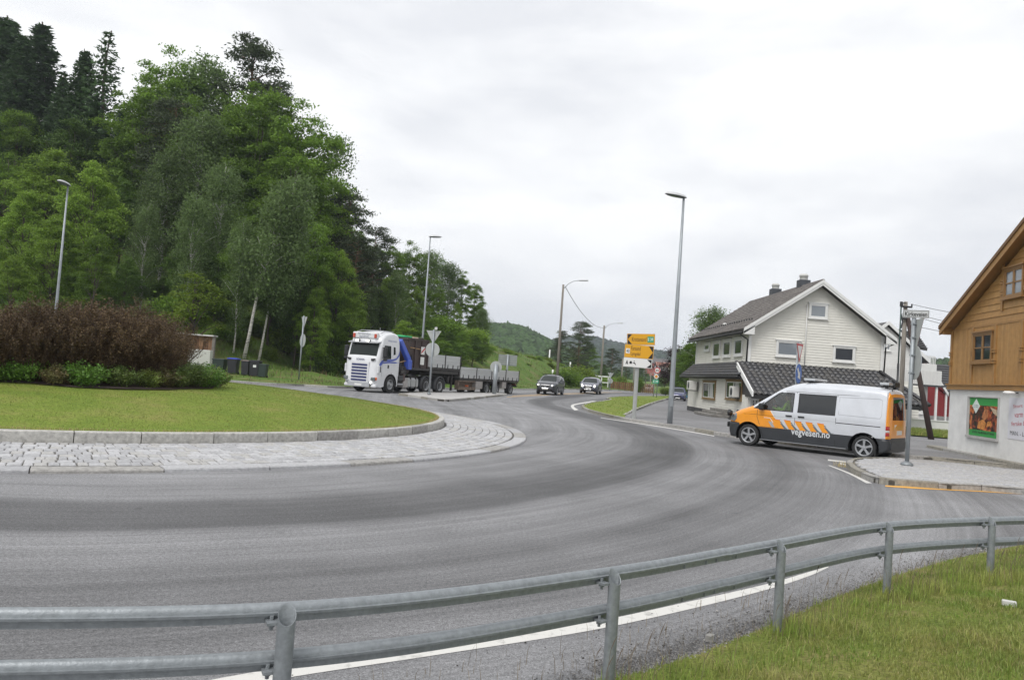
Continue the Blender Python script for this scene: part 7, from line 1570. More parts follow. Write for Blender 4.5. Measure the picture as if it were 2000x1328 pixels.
def pine(H=17, Rd=3.2, kind='pine', base=.35, npads=60, leaf=.15, lean=(0, 0)):
    Vs = []; limbs = []
    for i in range(npads):
        z = base+(1-base)*(i+rng.uniform())/npads; env = (math.sin(PI*min(1, (z-base*.55)/(1.06-base*.55))))**.6; a = rng.uniform(0, 2*PI); rad = Rd*env*rng.uniform(.3, 1.0)
        c = axis(lean, H, z*H)+np.array([rad*math.cos(a), rad*math.sin(a), .25*rad*.5]); s_ = rng.uniform(.5, 1.0); m_ = int(210*s_)
        o = rng.normal(size=(m_, 3))*np.array([.62, .62, .17])*s_; Vs.append(c+o); limbs.append((tuple(axis(lean, H, z*H-.3)), tuple(c-np.array([0, 0, .12])), .045))
    P = np.concatenate(Vs); V, F = cards(P, leaf, up=1, aspect=.30); return trunk_mesh(H, .22, lean, BARKP, limbs, .97), fast('crown', V, F, LM[kind]), H
def bush(kind, H=2.0, Rd=1.2, n=5000, leaf=.07, stems=14):
    Vs = []
    for i in range(26):
        a = rng.uniform(0, 6.3); rr_ = Rd*rng.uniform(0, .8); c = np.array([rr_*math.cos(a), rr_*math.sin(a), H*(.25+.55*rng.uniform()*(1-.4*rr_/Rd))]); Vs.append(c+rng.normal(size=(n//26, 3))*np.array([.24, .24, .2])*H*.7)
    P = np.concatenate(Vs); P = P[P[:, 2] > .03]; V, F = cards(P, leaf, up=.6); b = MB()
    for k in range(stems): a = random.uniform(0, 6.3); b.tube([(0, 0, -.1), (math.cos(a)*Rd*.3, math.sin(a)*Rd*.3, H*.4), (math.cos(a)*Rd*.6, math.sin(a)*Rd*.6, H*.75)], [.025, .018, .006], 5, False)
    return b.me('stems', BARKB), fast('crown', V, F, LM[kind]), H
PROTO = {
 'maple': [broad('maple', 17, 5.6, .2, 150, 210, .135, 1.0), broad('maple', 16, 4.8, .16, 140, 200, .13, .95), broad('maple', 18, 5.2, .3, 120, 220, .14, 1.0)],
 'light': [broad('maplelight', 13, 4.6, .10, 170, 190, .125, .85), broad('maplelight', 12, 4.0, .08, 150, 190, .12, .8)],
 'dark': [broad('dark', 15, 4.4, .28, 130, 200, .13, 1.0), broad('dark', 14, 4.0, .24, 120, 200, .125, .95)],
 'birch': [birch(15, 2.7), birch(14, 2.3, lean=(.08, 0))],
 'leanbirch': [birch(13, 2.3, lean=(.22, -.02), base=.42, r0=.13)],
 'thinbirch': [birch(15, 2.6, lean=(.07, 0), ncl=75, nl=95, base=.25, leaf=.11)],
 'spruce': [spruce(20, 3.8, dens=1.1), spruce(20, 3.2, dens=.9)], 'thinspruce': [spruce(18, 3.4, dens=.75, gap=.95)],
 'pine': [pine(17, 2.8, npads=70), pine(16, 2.8, base=.25, npads=80)], 'widepine': [pine(15, 4.0, base=.18, npads=120)],
 'copper': [broad('copper', 10, 3.6, .2, 90, 90, .15, 1.1)], 'bright': [broad('bright', 8, 2.6, .25, 55, 90, .13, .8)],
 'bush': [bush('maplelight', 2.2, 1.6, 6000, .09), bush('maple', 2.0, 1.5, 5000, .09)], 'brightbush': [bush('bright', 2.2, 1.4, 5000, .085)]}
DESC = {'maple': ('maple_tree', 'tree'), 'light': ('maple_tree', 'tree'), 'dark': ('broadleaf_tree', 'tree'), 'birch': ('birch_tree', 'tree'), 'leanbirch': ('birch_tree', 'tree'), 'thinbirch': ('birch_tree', 'tree'), 'spruce': ('spruce_tree', 'tree'), 'thinspruce': ('spruce_tree', 'tree'), 'pine': ('pine_tree', 'tree'), 'widepine': ('pine_tree', 'tree'), 'copper': ('copper_tree', 'tree'), 'bright': ('bright_tree', 'tree'), 'bush': ('leafy_bush', 'bush'), 'brightbush': ('leafy_bush', 'bush')}
GENERIC = {'maple': 'mid green broadleaf tree standing among others in the dense wood', 'light': 'pale fresh green broadleaf tree in the dense wood', 'dark': 'dark green broadleaf tree deep in the wood', 'birch': 'white trunked birch with drooping twigs in the wood', 'thinbirch': 'sparse thin birch in the wood', 'spruce': 'dark spruce standing in the wood on the hillside', 'thinspruce': 'thin spire shaped spruce in the wood', 'pine': 'dark pine with flat needle pads in the wood', 'widepine': 'broad dark pine in the wood', 'bright': 'small bright yellow green tree at the wood edge', 'copper': 'dark copper leaved tree', 'leanbirch': 'leaning white birch', 'bush': 'leafy green bush at the foot of the wood', 'brightbush': 'bright yellow green bush at the foot of the wood'}
ZONE = [(30, 'at the far left edge'), (95, 'left of the left lamp'), (160, 'behind the left lamp'), (230, 'above the middle of the bronze shrubs'), (310, 'above the right bronze shrubs'), (370, 'above the timber shelter'), (440, 'above the pale cabinet'), (500, 'above the bins'), (560, 'over the leaning birches'), (620, 'above the grey sign backs'), (680, 'just left of the lorry'), (740, 'above the lorry cab'), (800, 'above the blue crane'), (860, 'behind the middle lamp'), (905, 'above the empty trailer'), (2000, 'at the right end of the wood')]
SEEN = {}
def auto(kind, px, ty):
    zn = next(z for a, z in ZONE if px < a); lv = 'high ' if ty < 260 else 'mid height ' if ty < 470 else 'low '; k = {'maple': 'mid green broadleaf tree', 'light': 'pale fresh green tree', 'dark': 'dark green broadleaf tree', 'birch': 'drooping birch', 'spruce': 'dark spruce', 'pine': 'dark flat padded pine', 'widepine': 'broad dark pine', 'bright': 'bright yellow green tree', 'bush': 'leafy green bush', 'brightbush': 'bright yellow green bush'}.get(kind, kind)
    base = lv+k+' '+zn; n = SEEN[base] = SEEN.get(base, 0)+1
    return base+('' if n == 1 else ', farther back' if n == 2 else ', farthest back')
def plant(kind, x, y, zb_, H, wf=1.0, label=None, rz=None, group=None, var=None):
    pr_ = PROTO[kind]; tm, cm, h0 = pr_[random.randrange(len(pr_)) if var is None else var]; s = H/h0
    nm, cat = DESC[kind]
    grp = group or ('trees of the dense wood on the hillside' if cat == 'tree' else 'bushes at the foot of the wood')
    t = thing(nm, label or GENERIC[kind], cat, (x, y, zb_), random.uniform(0, 6.3) if rz is None else rz, grp); t.scale = (s*wf, s*wf, s)
    obj('trunk' if cat == 'tree' else 'stems', tm, t); obj('crown', cm, t); return t
def tree_px(kind, px, topy, Y_, wf=1.0, label=None, rz=None, base=None, group=None, var=None):
    q = At(px, topy, Y_); zb_ = hz(q.x, Y_) if base is None else base; return plant(kind, q.x, Y_, zb_-.1, max(1.2, (q.z-zb_)*1.02), wf, label, rz, group, var)
T = [('spruce', 18, 36, 104, 2.2, 'tallest dark spruce at the left picture edge'), ('spruce', 84, 48, 100, 2.2, 'broad dense spruce second from the left edge'), ('spruce', -45, 50, 100, 1.8, None), ('spruce', 48, 70, 96, 1.7, None), ('spruce', 125, 150, 94, 1.5, None),
 ('spruce', 168, 98, 92, 1.3, 'spruce just left of the thin spire spruce'), ('thinspruce', 213, 62, 90, 1.35, 'thin spire shaped spruce pointing above the left wood'), ('spruce', 190, 190, 90, 1.1, None), ('spruce', 10, 200, 92, 1.2, None), ('spruce', 75, 230, 88, 1.1, None), ('dark', 150, 230, 86, 1.1, None), ('spruce', 235, 215, 88, 1, None), ('spruce', 130, 300, 82, 1, None),
 ('maple', 335, 96, 90, 1.0, 'tall round topped tree left of the high pine'), ('maple', 290, 150, 86, 1.0, None), ('birch', 405, 120, 92, 1.3, 'grey green birch crown between the round tree and the high pine'), ('maple', 375, 190, 84, .95, None), ('widepine', 345, 205, 82, .8, 'dark pine inside the green crowns at mid height'),
 ('pine', 497, 92, 92, 1.0, 'highest pine with flat dark pads against the sky'), ('pine', 545, 175, 90, .8, None),
 ('maple', 520, 165, 80, 1.05, 'large open maple with sky gaps right of the high pine'), ('maple', 588, 200, 78, 1.05, 'maple whose branches reach over the open sky'), ('maple', 460, 205, 80, .9, None), ('maple', 605, 320, 76, .8, None), ('maple', 555, 330, 74, .9, None),
 ('thinbirch', 660, 264, 86, .85, 'sparse birch standing alone against the sky'), ('widepine', 685, 385, 82, .8, 'dark pine on the right slope of the wood'), ('pine', 735, 450, 86, 1.1, 'pine with a branch reaching right over the slope'), ('widepine', 655, 440, 78, .8, None), ('pine', 700, 470, 76, 1.1, None),
 ('light', 55, 372, 72, 1.0, 'pale green tree beside the left lamp'), ('light', 185, 318, 70, 1.0, 'bright tree behind the top of the left lamp'), ('maple', 40, 215, 86, 1.2, None), ('maple', 20, 300, 80, 1.2, None), ('light', 105, 290, 78, 1.2, None), ('light', 115, 420, 66, 1.0, 'pale green tree low behind the left lamp pole'), ('light', -20, 430, 68, 1.1, None), ('dark', 245, 350, 76, .9, None), ('maple', 195, 450, 64, .8, 'leafy maple low at the wood edge above the brown shrubs'), ('light', 30, 500, 62, 1.0, None),
 ('birch', 330, 300, 73, 1.1, 'hanging birch in the middle of the wood'), ('birch', 400, 225, 76, 1.2, 'tall hanging birch with a white trunk in mid wood'), ('birch', 440, 320, 70, 1.0, 'birch with a forked white trunk'), ('birch', 290, 400, 68, .9, None), ('birch', 385, 380, 67, .9, None),
 ('dark', 360, 470, 68, .9, None), ('dark', 250, 500, 66, .9, None), ('dark', 430, 480, 68, .9, None), ('dark', 540, 470, 70, .9, None), ('maple', 485, 420, 66, .75, 'yellow green maple low in the middle of the wood'), ('maple', 620, 430, 70, .9, None), ('light', 665, 490, 70, .75, None), ('dark', 590, 520, 68, .9, None),
 ('dark', 470, 520, 71, 1.1, None), ('dark', 320, 540, 70, 1.1, None), ('dark', 400, 540, 71, 1.1, None), ('dark', 560, 560, 71, 1.0, None), ('dark', 640, 560, 72, .9, None),
 ('bright', 388, 530, 62, .95, 'small bright yellow green tree above the shed'), ('light', 620, 560, 66, .8, None), ('light', 690, 560, 70, .8, None),
 ('maple', 770, 480, 90, .9, None), ('maple', 803, 472, 94, .95, 'round topped tree left of the lamp behind the lorry'), ('birch', 845, 490, 98, 1.3, 'birch just behind the middle lamp head'), ('birch', 880, 512, 100, 1.3, None), ('maple', 905, 530, 102, .9, None), ('maple', 930, 552, 106, .85, 'last tall tree at the right end of the wood'), ('birch', 950, 605, 100, 1.5, None),
 ('light', 760, 540, 80, .8, None), ('birch', 780, 530, 78, .8, None), ('light', 815, 560, 86, .8, None), ('maple', 860, 560, 90, .8, None), ('light', 895, 590, 96, .8, None), ('maple', 925, 620, 98, .9, None), ('dark', 735, 560, 80, .9, None), ('dark', 800, 600, 84, .9, None), ('maple', 845, 620, 84, .9, None), ('maple', 880, 640, 88, .9, None), ('dark', 910, 660, 92, .9, None), ('dark', 820, 635, 73, 1.5, None), ('maple', 850, 640, 77, 1.5, None), ('dark', 878, 645, 80, 1.5, None), ('maple', 903, 645, 84, 1.5, None), ('dark', 928, 652, 88, 1.5, None), ('maple', 948, 658, 92, 1.4, None), ('light', 790, 625, 72, 1.3, None), ('maple', 812, 655, 68, 2.0, None), ('dark', 836, 664, 69, 2.2, None), ('maple', 860, 662, 71, 2.2, None), ('dark', 882, 664, 74, 2.2, None), ('maple', 904, 666, 77, 2.2, None), ('dark', 926, 666, 80, 2.0, None), ('maple', 944, 670, 84, 2.0, None), ('maple', 938, 590, 104, 1.1, None)]
for kind, px, ty, Yd, wf, lab in T: tree_px(kind, px, ty, Yd, wf*(.72 if kind in ('maple', 'dark', 'light') else 1), lab or auto(kind, px, ty))
tree_px('leanbirch', 505, 345, 63.5, 1.0, 'leaning white birch with a bare lower trunk at the wood edge', rz=0, var=0); tree_px('leanbirch', 528, 420, 65, .8, 'second leaning birch close to the first', rz=.1, var=0)
tree_px('birch', 478, 430, 64, .7, 'slim birch left of the leaning pair', rz=0, var=0); tree_px('birch', 718, 560, 76, .7, 'slender pale double birch above the lorry cab', rz=0, var=1)
SIL = [(-80, 60), (0, 60), (60, 80), (110, 140), (170, 130), (213, 120), (250, 165), (330, 130), (430, 170), (497, 150), (560, 210), (610, 270), (635, 360), (700, 390), (740, 460), (770, 500), (860, 520), (900, 560), (940, 590), (965, 650)]
for i in range(46):
    px = -80+i*22.5+random.uniform(-10, 10); sy = float(np.interp(px, [a for a, b in SIL], [b for a, b in SIL])); Yd = float(np.interp(px, [-80, 600, 960], [96, 84, 104]))+random.uniform(-4, 10)
    kd = random.choice(['dark', 'maple', 'maple', 'dark', 'light']) if px > 240 else random.choice(['spruce', 'spruce', 'maple']); ty = sy+random.uniform(30, 170) if px > 240 or kd == 'spruce' else sy+random.uniform(140, 260); tree_px(kd, px, ty, Yd, random.uniform(.62, .85) if kd != 'spruce' else random.uniform(1.2, 1.6), auto(kd, px, ty))
for i in range(46):
    px = -60+i*22+random.uniform(-8, 8)
    if 560 < px < 680 and random.random() < .6: continue
    Yd = float(np.interp(px, [-60, 450, 700, 960], [68, 67, 69, 92]))+random.uniform(-2.0, 5); q = At(px, 700, Yd); zb_ = hz(q.x, Yd)
    kd = random.choice(['bush', 'bush', 'bush', 'brightbush']); plant(kd, q.x, Yd, zb_-.1, random.uniform(1.2, 2.8), random.uniform(.9, 1.4), auto(kd, px, 700))
# trees on the valley floor
Vt = [('widepine', 1135, 631, 150, .95, 'tall dark pine right of the nearest wooden lamp post'), ('pine', 1098, 648, 155, 1.0, 'thinner pine crossed by the nearest wooden lamp post'), ('widepine', 1075, 680, 165, .8, 'lower pine at the foot of the far hill'), ('maple', 1150, 668, 165, 1.0, 'dense green tree behind the tall dark pine'), ('maple', 1125, 690, 160, .9, None),
 ('widepine', 1197, 682, 185, 1.0, 'dark conifer between the second lamp post and the yellow sign'), ('pine', 1225, 702, 200, 1.1, 'conifer directly behind the yellow sign mast'), ('dark', 1180, 715, 180, .9, None), ('dark', 1252, 712, 230, .9, None), ('dark', 1210, 725, 170, 1.0, None),
 ('birch', 1390, 600, 78, 1.5, 'tall birch rising behind the roof of the white house'), ('maple', 1362, 655, 74, .75, 'loose leafed tree at the far corner of the white house'), ('dark', 1352, 668, 82, .9, 'dark green tree beside the tall lamp'), ('copper', 1322, 678, 110, 1.1, 'dark copper tree behind the tall lamp'), ('maple', 1335, 695, 100, .9, None), ('light', 1352, 735, 98, .8, 'yellow green bush tree behind the parked cars'), ('dark', 1320, 712, 140, 1.2, None), ('dark', 1300, 725, 180, 1.2, None), ('dark', 1375, 700, 95, 1.2, None), ('maple', 1350, 745, 110, 1.3, None), ('dark', 1288, 738, 230, 1.2, None),
 ('light', 1232, 745, 150, .8, 'light green tree beside the garden fence'), ('light', 1168, 745, 125, .7, None)]
for kind, px, ty, Yd, wf, lab in Vt: tree_px(kind, px, ty, Yd, wf, lab or {'dark': 'dark green broadleaf tree', 'maple': 'mid green broadleaf tree', 'light': 'small light green tree'}[kind]+' '+next(z for a, z in ((1140, 'behind the tall pine'), (1175, 'behind the second car'), (1190, 'left of the small distant sign'), (1215, 'beyond the garden fence'), (1260, 'behind the yellow sign mast'), (1295, 'behind the 60 sign'), (1312, 'between the 60 sign and the tall lamp'), (1325, 'just behind the tall lamp'), (1345, 'right of the tall lamp'), (1365, 'above the parked blue cars'), (2000, 'against the far wall of the white house')) if px < a), base=.2, group='trees beyond the main road')
for px, py, Yd, h, w_, kd, lab in ((1188, 758, 140, 2.4, 2.0, 'bush', 'clipped green garden hedge left of the pole'), (1247, 762, 130, 2.4, .55, 'bush', 'round green bush right of the sign mast'), (1300, 770, 125, 1.2, 1.5, 'brightbush', 'low yellow green bush at the end of the verge'), (1208, 760, 140, 2.6, 1.2, 'brightbush', 'light bush in front of the garden fence'), (1128, 745, 110, 3.0, 1.6, 'brightbush', 'pale bush on the bank below the cottage'), (1100, 750, 100, 2.2, 1.8, 'bush', 'low bush on the bank behind the dark grey car')):
    q = At(px, py, Yd); plant(kd, q.x, Yd, (hz(q.x, Yd) if px < 1150 else .2)-.1, h, w_, lab, group='bushes beyond the main road')
for i in range(26):
    px = random.uniform(945, 1150); Yd = float(np.interp(px, [945, 1150], [88, 125]))+random.uniform(0, 12); q = At(px, 740, Yd); plant(random.choice(['bush', 'brightbush', 'bush']), q.x, Yd, hz(q.x, Yd)-.3, random.uniform(.35, .9), random.uniform(1.3, 2.2), 'low wild bush on the open grass bank right of the wood', group='wild bushes on the open bank')
# ---- shrubs on the island
def brown_shrub():
    b = MB(); Vs = []
    for k in range(130):
        a = random.uniform(0, 6.3); s_ = random.uniform(.15, 1); x1, y1 = math.cos(a)*1.35*s_, math.sin(a)*1.35*s_; h = 2.35*(1-.36*s_**2)*random.uniform(.75, 1.1); x0, y0 = math.cos(a)*.5*s_, math.sin(a)*.5*s_
        pts = [Vector((x0, y0, 0)), Vector((x0+(x1-x0)*.4, y0+(y1-y0)*.4, h*.45)), Vector((x1, y1, h*.8)), Vector((x1*1.08, y1*1.08, h))]; b.tube(pts, [.014, .010, .006, .003], 4, False)
        for q in range(7):
            t = random.uniform(.18, .95); i = min(2, int(t*3)); p = pts[i].lerp(pts[i+1], t*3-i); e_ = p+Vector((random.uniform(-.25, .25), random.uniform(-.25, .25), random.uniform(.15, .42))); b.tube([p, e_], [.005, .002], 3, False)
            m_ = 20; tt = rng.uniform(0, 1, (m_, 1)); Vs.append(np.array(p)*(1-tt)+np.array(e_)*tt+rng.normal(size=(m_, 3))*.035)
    P = np.concatenate(Vs); V, F = cards(P, .026, up=.4, aspect=.6); return b.me('stems', M('reddish_twig', (.07, .042, .028), .8)), fast('crown', V, F, M('bronze_small_leaves', (.135, .092, .042), .7, col2=(.085, .052, .028), scale=1.8, island=.55, trans=.15))
def green_shrub(n1, c, c2, H=.62, Rd=.62, n=3200):
    b = MB(); Vs = []
    for k in range(60):
        a = random.uniform(0, 6.3); s_ = random.uniform(0, 1)**.6; p0 = Vector((math.cos(a)*.15*s_, math.sin(a)*.15*s_, 0)); p1 = Vector((math.cos(a)*Rd*s_, math.sin(a)*Rd*s_, H*(1-.35*s_)*random.uniform(.75, 1.15))); b.tube([p0, p0.lerp(p1, .5)+Vector((0, 0, .05)), p1], [.006, .004, .002], 3, False)
        m_ = n//60; t = rng.uniform(.25, 1.05, (m_, 1)); Vs.append(np.array(p0)*(1-t)+np.array(p1)*t+rng.normal(size=(m_, 3))*.05)
    P = np.concatenate(Vs); P[:, 2] = np.abs(P[:, 2])+.02; V, F = cards(P, .032, up=.5, aspect=.5); return b.me('stems', BARKB), fast('crown', V, F, M(n1, c, .55, col2=c2, scale=2.2, island=.45, trans=.3))
BS2 = [brown_shrub(), brown_shrub()]
def dome_px(px, py):
    d = _f+_r*(px-1000)/FOC-_u*(py-664)/FOC; t = 6.0
    while t < 60:
        x, y, z = d[0]*t, d[1]*t, EYE+d[2]*t
        if z < dome(x, y): break
        t += .03
    return Vector((x, y, z))
brown = []
for px, py in ((-190, 728), (-95, 726), (-10, 726), (60, 728), (125, 730), (190, 732), (250, 734), (296, 736)): brown.append((px, py, 0))
for px, py in ((-60, 716), (40, 716), (130, 718), (215, 722), (285, 728)): brown.append((px, py, 1))
for i, (px, py, b2) in enumerate(brown):
    q = dome_px(px, py+16); yy = q.y+(.9 if b2 else 0); tz = At(px, float(np.interp(px, [-200, 0, 60, 125, 190, 250, 300, 345], [600, 592, 590, 582, 588, 602, 622, 648]))+random.uniform(-4, 8), yy).z; s = (tz-dome(q.x, q.y))/2.45; t = thing('bronze_shrub', 'tall bronze leaved shrub in the dense clump on the roundabout', 'shrub', (q.x, q.y+(.9 if b2 else 0), dome(q.x, q.y)-.03), random.uniform(0, 6.3), 'bronze shrubs massed on the roundabout'); t.scale = (s, s, s)
    if i in (7,): t['label'] = 'bronze shrub at the right end of the clump, before the timber shelter'
    if i != 7: t['label'] = '%s bronze shrub from the left in the %s row of the clump' % (('first', 'second', 'third', 'fourth', 'fifth', 'sixth', 'seventh')[i if not b2 else i-8], 'back' if b2 else 'front')
    st, cr = BS2[i % 2]; obj('stems', st, t); obj('crown', cr, t)
GS = {'g': green_shrub('green_shrub_leaves', (.10, .22, .03), (.15, .27, .045)), 'y': green_shrub('yellow_green_leaves', (.20, .24, .05), (.13, .20, .04)), 'r': green_shrub('reddish_green_leaves', (.14, .15, .05), (.17, .11, .06)), 'o': green_shrub('olive_green_leaves', (.11, .19, .04), (.17, .21, .055))}
for px, py, s, k, lab in ((10, 745, 1.0, 'g', 'low green shrub at the left picture edge below the bronze clump'), (52, 746, 1.05, 'g', 'second low green shrub from the left edge'), (82, 743, .7, 'o', 'small olive shrub beside the second green one'), (112, 752, .85, 'r', 'reddish low shrub left of the round bright green one'), (162, 755, 1.15, 'g', 'round bright green shrub in the middle of the row'), (236, 756, .95, 'o', 'loose olive shrub with bare soil on both sides'), (288, 757, .85, 'y', 'yellowish shrub left of the long shrub mass'), (318, 757, .95, 'r', 'reddish low shrub in the right hand mass'), (345, 757, 1.0, 'o', 'olive shrub in the middle of the right hand mass'), (375, 757, 1.15, 'o', 'tall olive shrub below the pale cabinet'), (403, 757, 1.15, 'g', 'bushy green shrub near the right end'), (422, 755, .95, 'y', 'yellow green shrub at the right end of the row'), (360, 748, 1.2, 'o', 'olive shrub behind the right hand mass'), (395, 747, 1.15, 'g', 'green shrub behind the right end of the row'), (135, 747, .8, 'r', 'reddish shrub tucked behind the bright green one'), (300, 748, .95, 'y', 'yellow shrub behind the right hand mass')):
    q = dome_px(px, py); t = thing('low_shrub', lab, 'shrub', (q.x, q.y, dome(q.x, q.y)-.02), random.uniform(0, 6.3), 'low shrubs in front of the bronze clump'); s *= .76; t.scale = (s, s, s*1.0); st, cr = GS[k]; obj('stems', st, t); obj('crown', cr, t)
# bark soil bed below the shrubs
bed = [dome_px(px, py) for px, py in ((-60, 744), (60, 750), (150, 758), (240, 761), (330, 762), (415, 760))]; bed = [(p.x, p.y) for p in bed]+[(bed[-1].x-.6, bed[-1].y+2), (-13, 26), (-18, 26), (-19, 20)]
V, F = tess(bed, step=.7); tag(obj('soil_bed', mesh('soil_bed', [(a, b, dome(a, b)+.02) for a, b in V], F, M('bark_soil', (.05, .035, .028), .95, var=.4, scale=12, bump=.6, bscale=25), True)), 'dark bark covered bed under the island shrubs', kind='structure')
# ================================================================ FAR HILLS
def far_hill(name, label, sil, Yd, depth, ntree, sz, mat, base_mat, dens_pow=1.0):
    sil = sorted(sil); xs_ = np.array([At(a, b, Yd).x for a, b in sil]); zs_ = np.array([At(a, b, Yd).z for a, b in sil])
    def h(x, y):
        r_ = np.interp(x, xs_, zs_, left=zs_[0]*.8, right=zs_[-1]*.8); k = np.clip(1-np.abs(y-Yd)/depth, 0, 1); k = k*k*(3-2*k)
        return (r_-sz*.75)*k+np.sin(x*.021+y*.013)*np.sin(y*.019)*sz*.8*k
    gx_ = np.linspace(xs_[0]-80, xs_[-1]+80, 90); gy_ = np.linspace(Yd-depth, Yd+depth, 30); X_, Y_ = np.meshgrid(gx_, gy_); Z_ = h(X_, Y_)-.4
    idx = np.arange(X_.size).reshape(X_.shape); F = np.stack([idx[:-1, :-1], idx[:-1, 1:], idx[1:, 1:], idx[1:, :-1]], -1).reshape(-1, 4)
    tag(obj(name, fast(name, np.c_[X_.ravel(), Y_.ravel(), Z_.ravel()], F, base_mat, True)), label, kind='structure')
    # crowns of the far wood: irregular little lumps
    ico = []; t = (1+5**.5)/2
    for a, b in ((-1, t), (1, t), (-1, -t), (1, -t)): ico += [(a, b, 0)]
    for a, b in ((-1, t), (1, t), (-1, -t), (1, -t)): ico += [(0, a, b)]
    for a, b in ((t, -1), (t, 1), (-t, -1), (-t, 1)): ico += [(a, 0, b)]
    ico = np.array(ico)/1.9; IF = np.array([(0, 11, 5), (0, 5, 1), (0, 1, 7), (0, 7, 10), (0, 10, 11), (1, 5, 9), (5, 11, 4), (11, 10, 2), (10, 7, 6), (7, 1, 8), (3, 9, 4), (3, 4, 2), (3, 2, 6), (3, 6, 8), (3, 8, 9), (4, 9, 5), (2, 4, 11), (6, 2, 10), (8, 6, 7), (9, 8, 1)])
    n = ntree; px_ = rng.uniform(xs_[0]-60, xs_[-1]+60, n); py_ = Yd-depth*.92*rng.uniform(0, 1, n)**dens_pow+depth*.04; pz_ = h(px_, py_)
    keep = pz_ > -2; px_, py_, pz_ = px_[keep], py_[keep], pz_[keep]; n = len(px_); s_ = rng.uniform(.55, 1.3, (n, 1, 1))*sz; con = rng.uniform(0, 1, (n, 1)) < .04
    V = ico[None]*rng.uniform(.75, 1.25, (n, 12, 3))*s_*np.array([.5, .5, .62]); zz = V[:, :, 2]; V[:, :, :2] *= np.where(con, np.clip(1.0-.75*zz/(s_[:, :, 0]*.6), .2, 1.6), 1)[:, :, None]; V[:, :, 2] = np.where(con, V[:, :, 2]*1.5, V[:, :, 2])
    V += np.stack([px_, py_, pz_+sz*.3], -1)[:, None]; Fa = (IF[None]+np.arange(n)[:, None, None]*12).reshape(-1, 3)
    tag(obj(name+'_wood', fast(name+'_wood', V.reshape(-1, 3), Fa, mat)), label+', its tree crowns', kind='stuff')
FM = M('far_wood_green', (.040, .072, .022), .8, island=.6, spec=.1); FM2 = M('far_wood_dark', (.030, .052, .024), .8, island=.55, spec=.1); FB = M('far_hill_floor', (.03, .05, .018), .9, var=.3, scale=.02)
far_hill('wooded_hill', 'green wooded hill right of the near wood', [(700, 640), (850, 632), (930, 636), (970, 629), (1000, 629), (1022, 634), (1048, 648), (1070, 662), (1085, 670), (1120, 700), (1160, 735), (1200, 748)], 620, 330, 22000, 4.6, FM, FB, .8)
far_hill('distant_hill', 'bluish wooded hills at the end of the valley', [(950, 690), (1060, 676), (1100, 668), (1150, 662), (1180, 668), (1215, 674), (1250, 683), (1285, 688), (1310, 697), (1340, 700), (1420, 690), (1500, 700), (1700, 720), (1780, 700)], 1250, 600, 15000, 8.5, FM2, FB, .8)
far_hill('right_hill', 'low wooded hill behind the red house', [(1700, 730), (1780, 700), (1815, 692), (1850, 689), (1900, 686), (2000, 682), (2150, 690)], 430, 220, 5000, 5, FM, FB, .8)
# ================================================================ GRASS, WEEDS, GRAVEL
def blades(name, label, P, hts, wd, mat, lean=.45, parent=None):
    n = len(P); a = rng.uniform(0, 2*PI, n); b = rng.uniform(0, 2*PI, n); l = rng.uniform(.05, lean, n)*hts; dx, dy = np.cos(b)*l, np.sin(b)*l; wx, wy = np.cos(a)*wd/2, np.sin(a)*wd/2
    z = P[:, 2]; V = np.stack([np.stack([P[:, 0]-wx, P[:, 1]-wy, z-.01], -1), np.stack([P[:, 0]+wx, P[:, 1]+wy, z-.01], -1), np.stack([P[:, 0]+dx*.35+wx*.8, P[:, 1]+dy*.35+wy*.8, z+hts*.6], -1), np.stack([P[:, 0]+dx*.35-wx*.8, P[:, 1]+dy*.35-wy*.8, z+hts*.6], -1), np.stack([P[:, 0]+dx*1.2, P[:, 1]+dy*1.2, z+hts], -1)], 1).reshape(-1, 3)
    k = np.arange(n)[:, None]*5; F = np.concatenate([k+np.array([[0, 1, 2]]), k+np.array([[0, 2, 3]]), k+np.array([[3, 2, 4]])]); o = obj(name, fast(name, V, F, mat)); return tag(o, label, kind='stuff')
BG = M('grass_blade_green', (.16, .28, .036), .55, col2=(.38, .36, .12), scale=2.4, island=.35, trans=.35); BY_ = M('grass_blade_dry', (.44, .36, .18), .7, island=.35, trans=.3); BL = M('lawn_blade', (.17, .25, .04), .6, col2=(.26, .265, .08), scale=.8, island=.25, trans=.3)
def scatter(n, poly, dens=None):
    xs_ = [p[0] for p in poly]; ys_ = [p[1] for p in poly]; x = rng.uniform(min(xs_), max(xs_), n); y = rng.uniform(min(ys_), max(ys_), n); k = inpoly_np(x, y, poly); return x[k], y[k]
NBt = np.array([(a[0], a[1]) for a in NB[:11]])
def nh(x, y):
    d = np.full(len(x), 9.)
    for a, b in zip(NBt, NBt[1:]):
        ab = b-a; t = np.clip(((x-a[0])*ab[0]+(y-a[1])*ab[1])/(ab@ab+1e-9), 0, 1); d = np.minimum(d, np.hypot(x-a[0]-ab[0]*t, y-a[1]-ab[1]*t))
    return d, .008+np.minimum(.20, .14*d)+.012*np.sin(x*5)*np.sin(y*6)*np.minimum(1, d*3)
clip = [(-.4, .5), (9, 12), (16, 12), (16, 9), (7, 2)]
x, y = scatter(1400000, NB); k = (y > 1.2) & (np.abs(x) < y*.72+2.5) & (y < 12); x, y = x[k], y[k]; d, z = nh(x, y)
keep = rng.uniform(0, 1, len(x)) < np.clip(.15+d*1.6, 0, 1)*np.clip(1.15-.07*y, .3, 1)*np.clip(.55+.9*np.sin(x*2.3+1)*np.sin(y*2.9)+.4*np.sin(x*7)*np.sin(y*5.3), .22, 1); x, y, z, d = x[keep], y[keep], z[keep], d[keep]
m_ = min(len(x), 190000); s_ = rng.permutation(len(x))[:m_]; x, y, z, d = x[s_], y[s_], z[s_], d[s_]; print('near blades', m_)
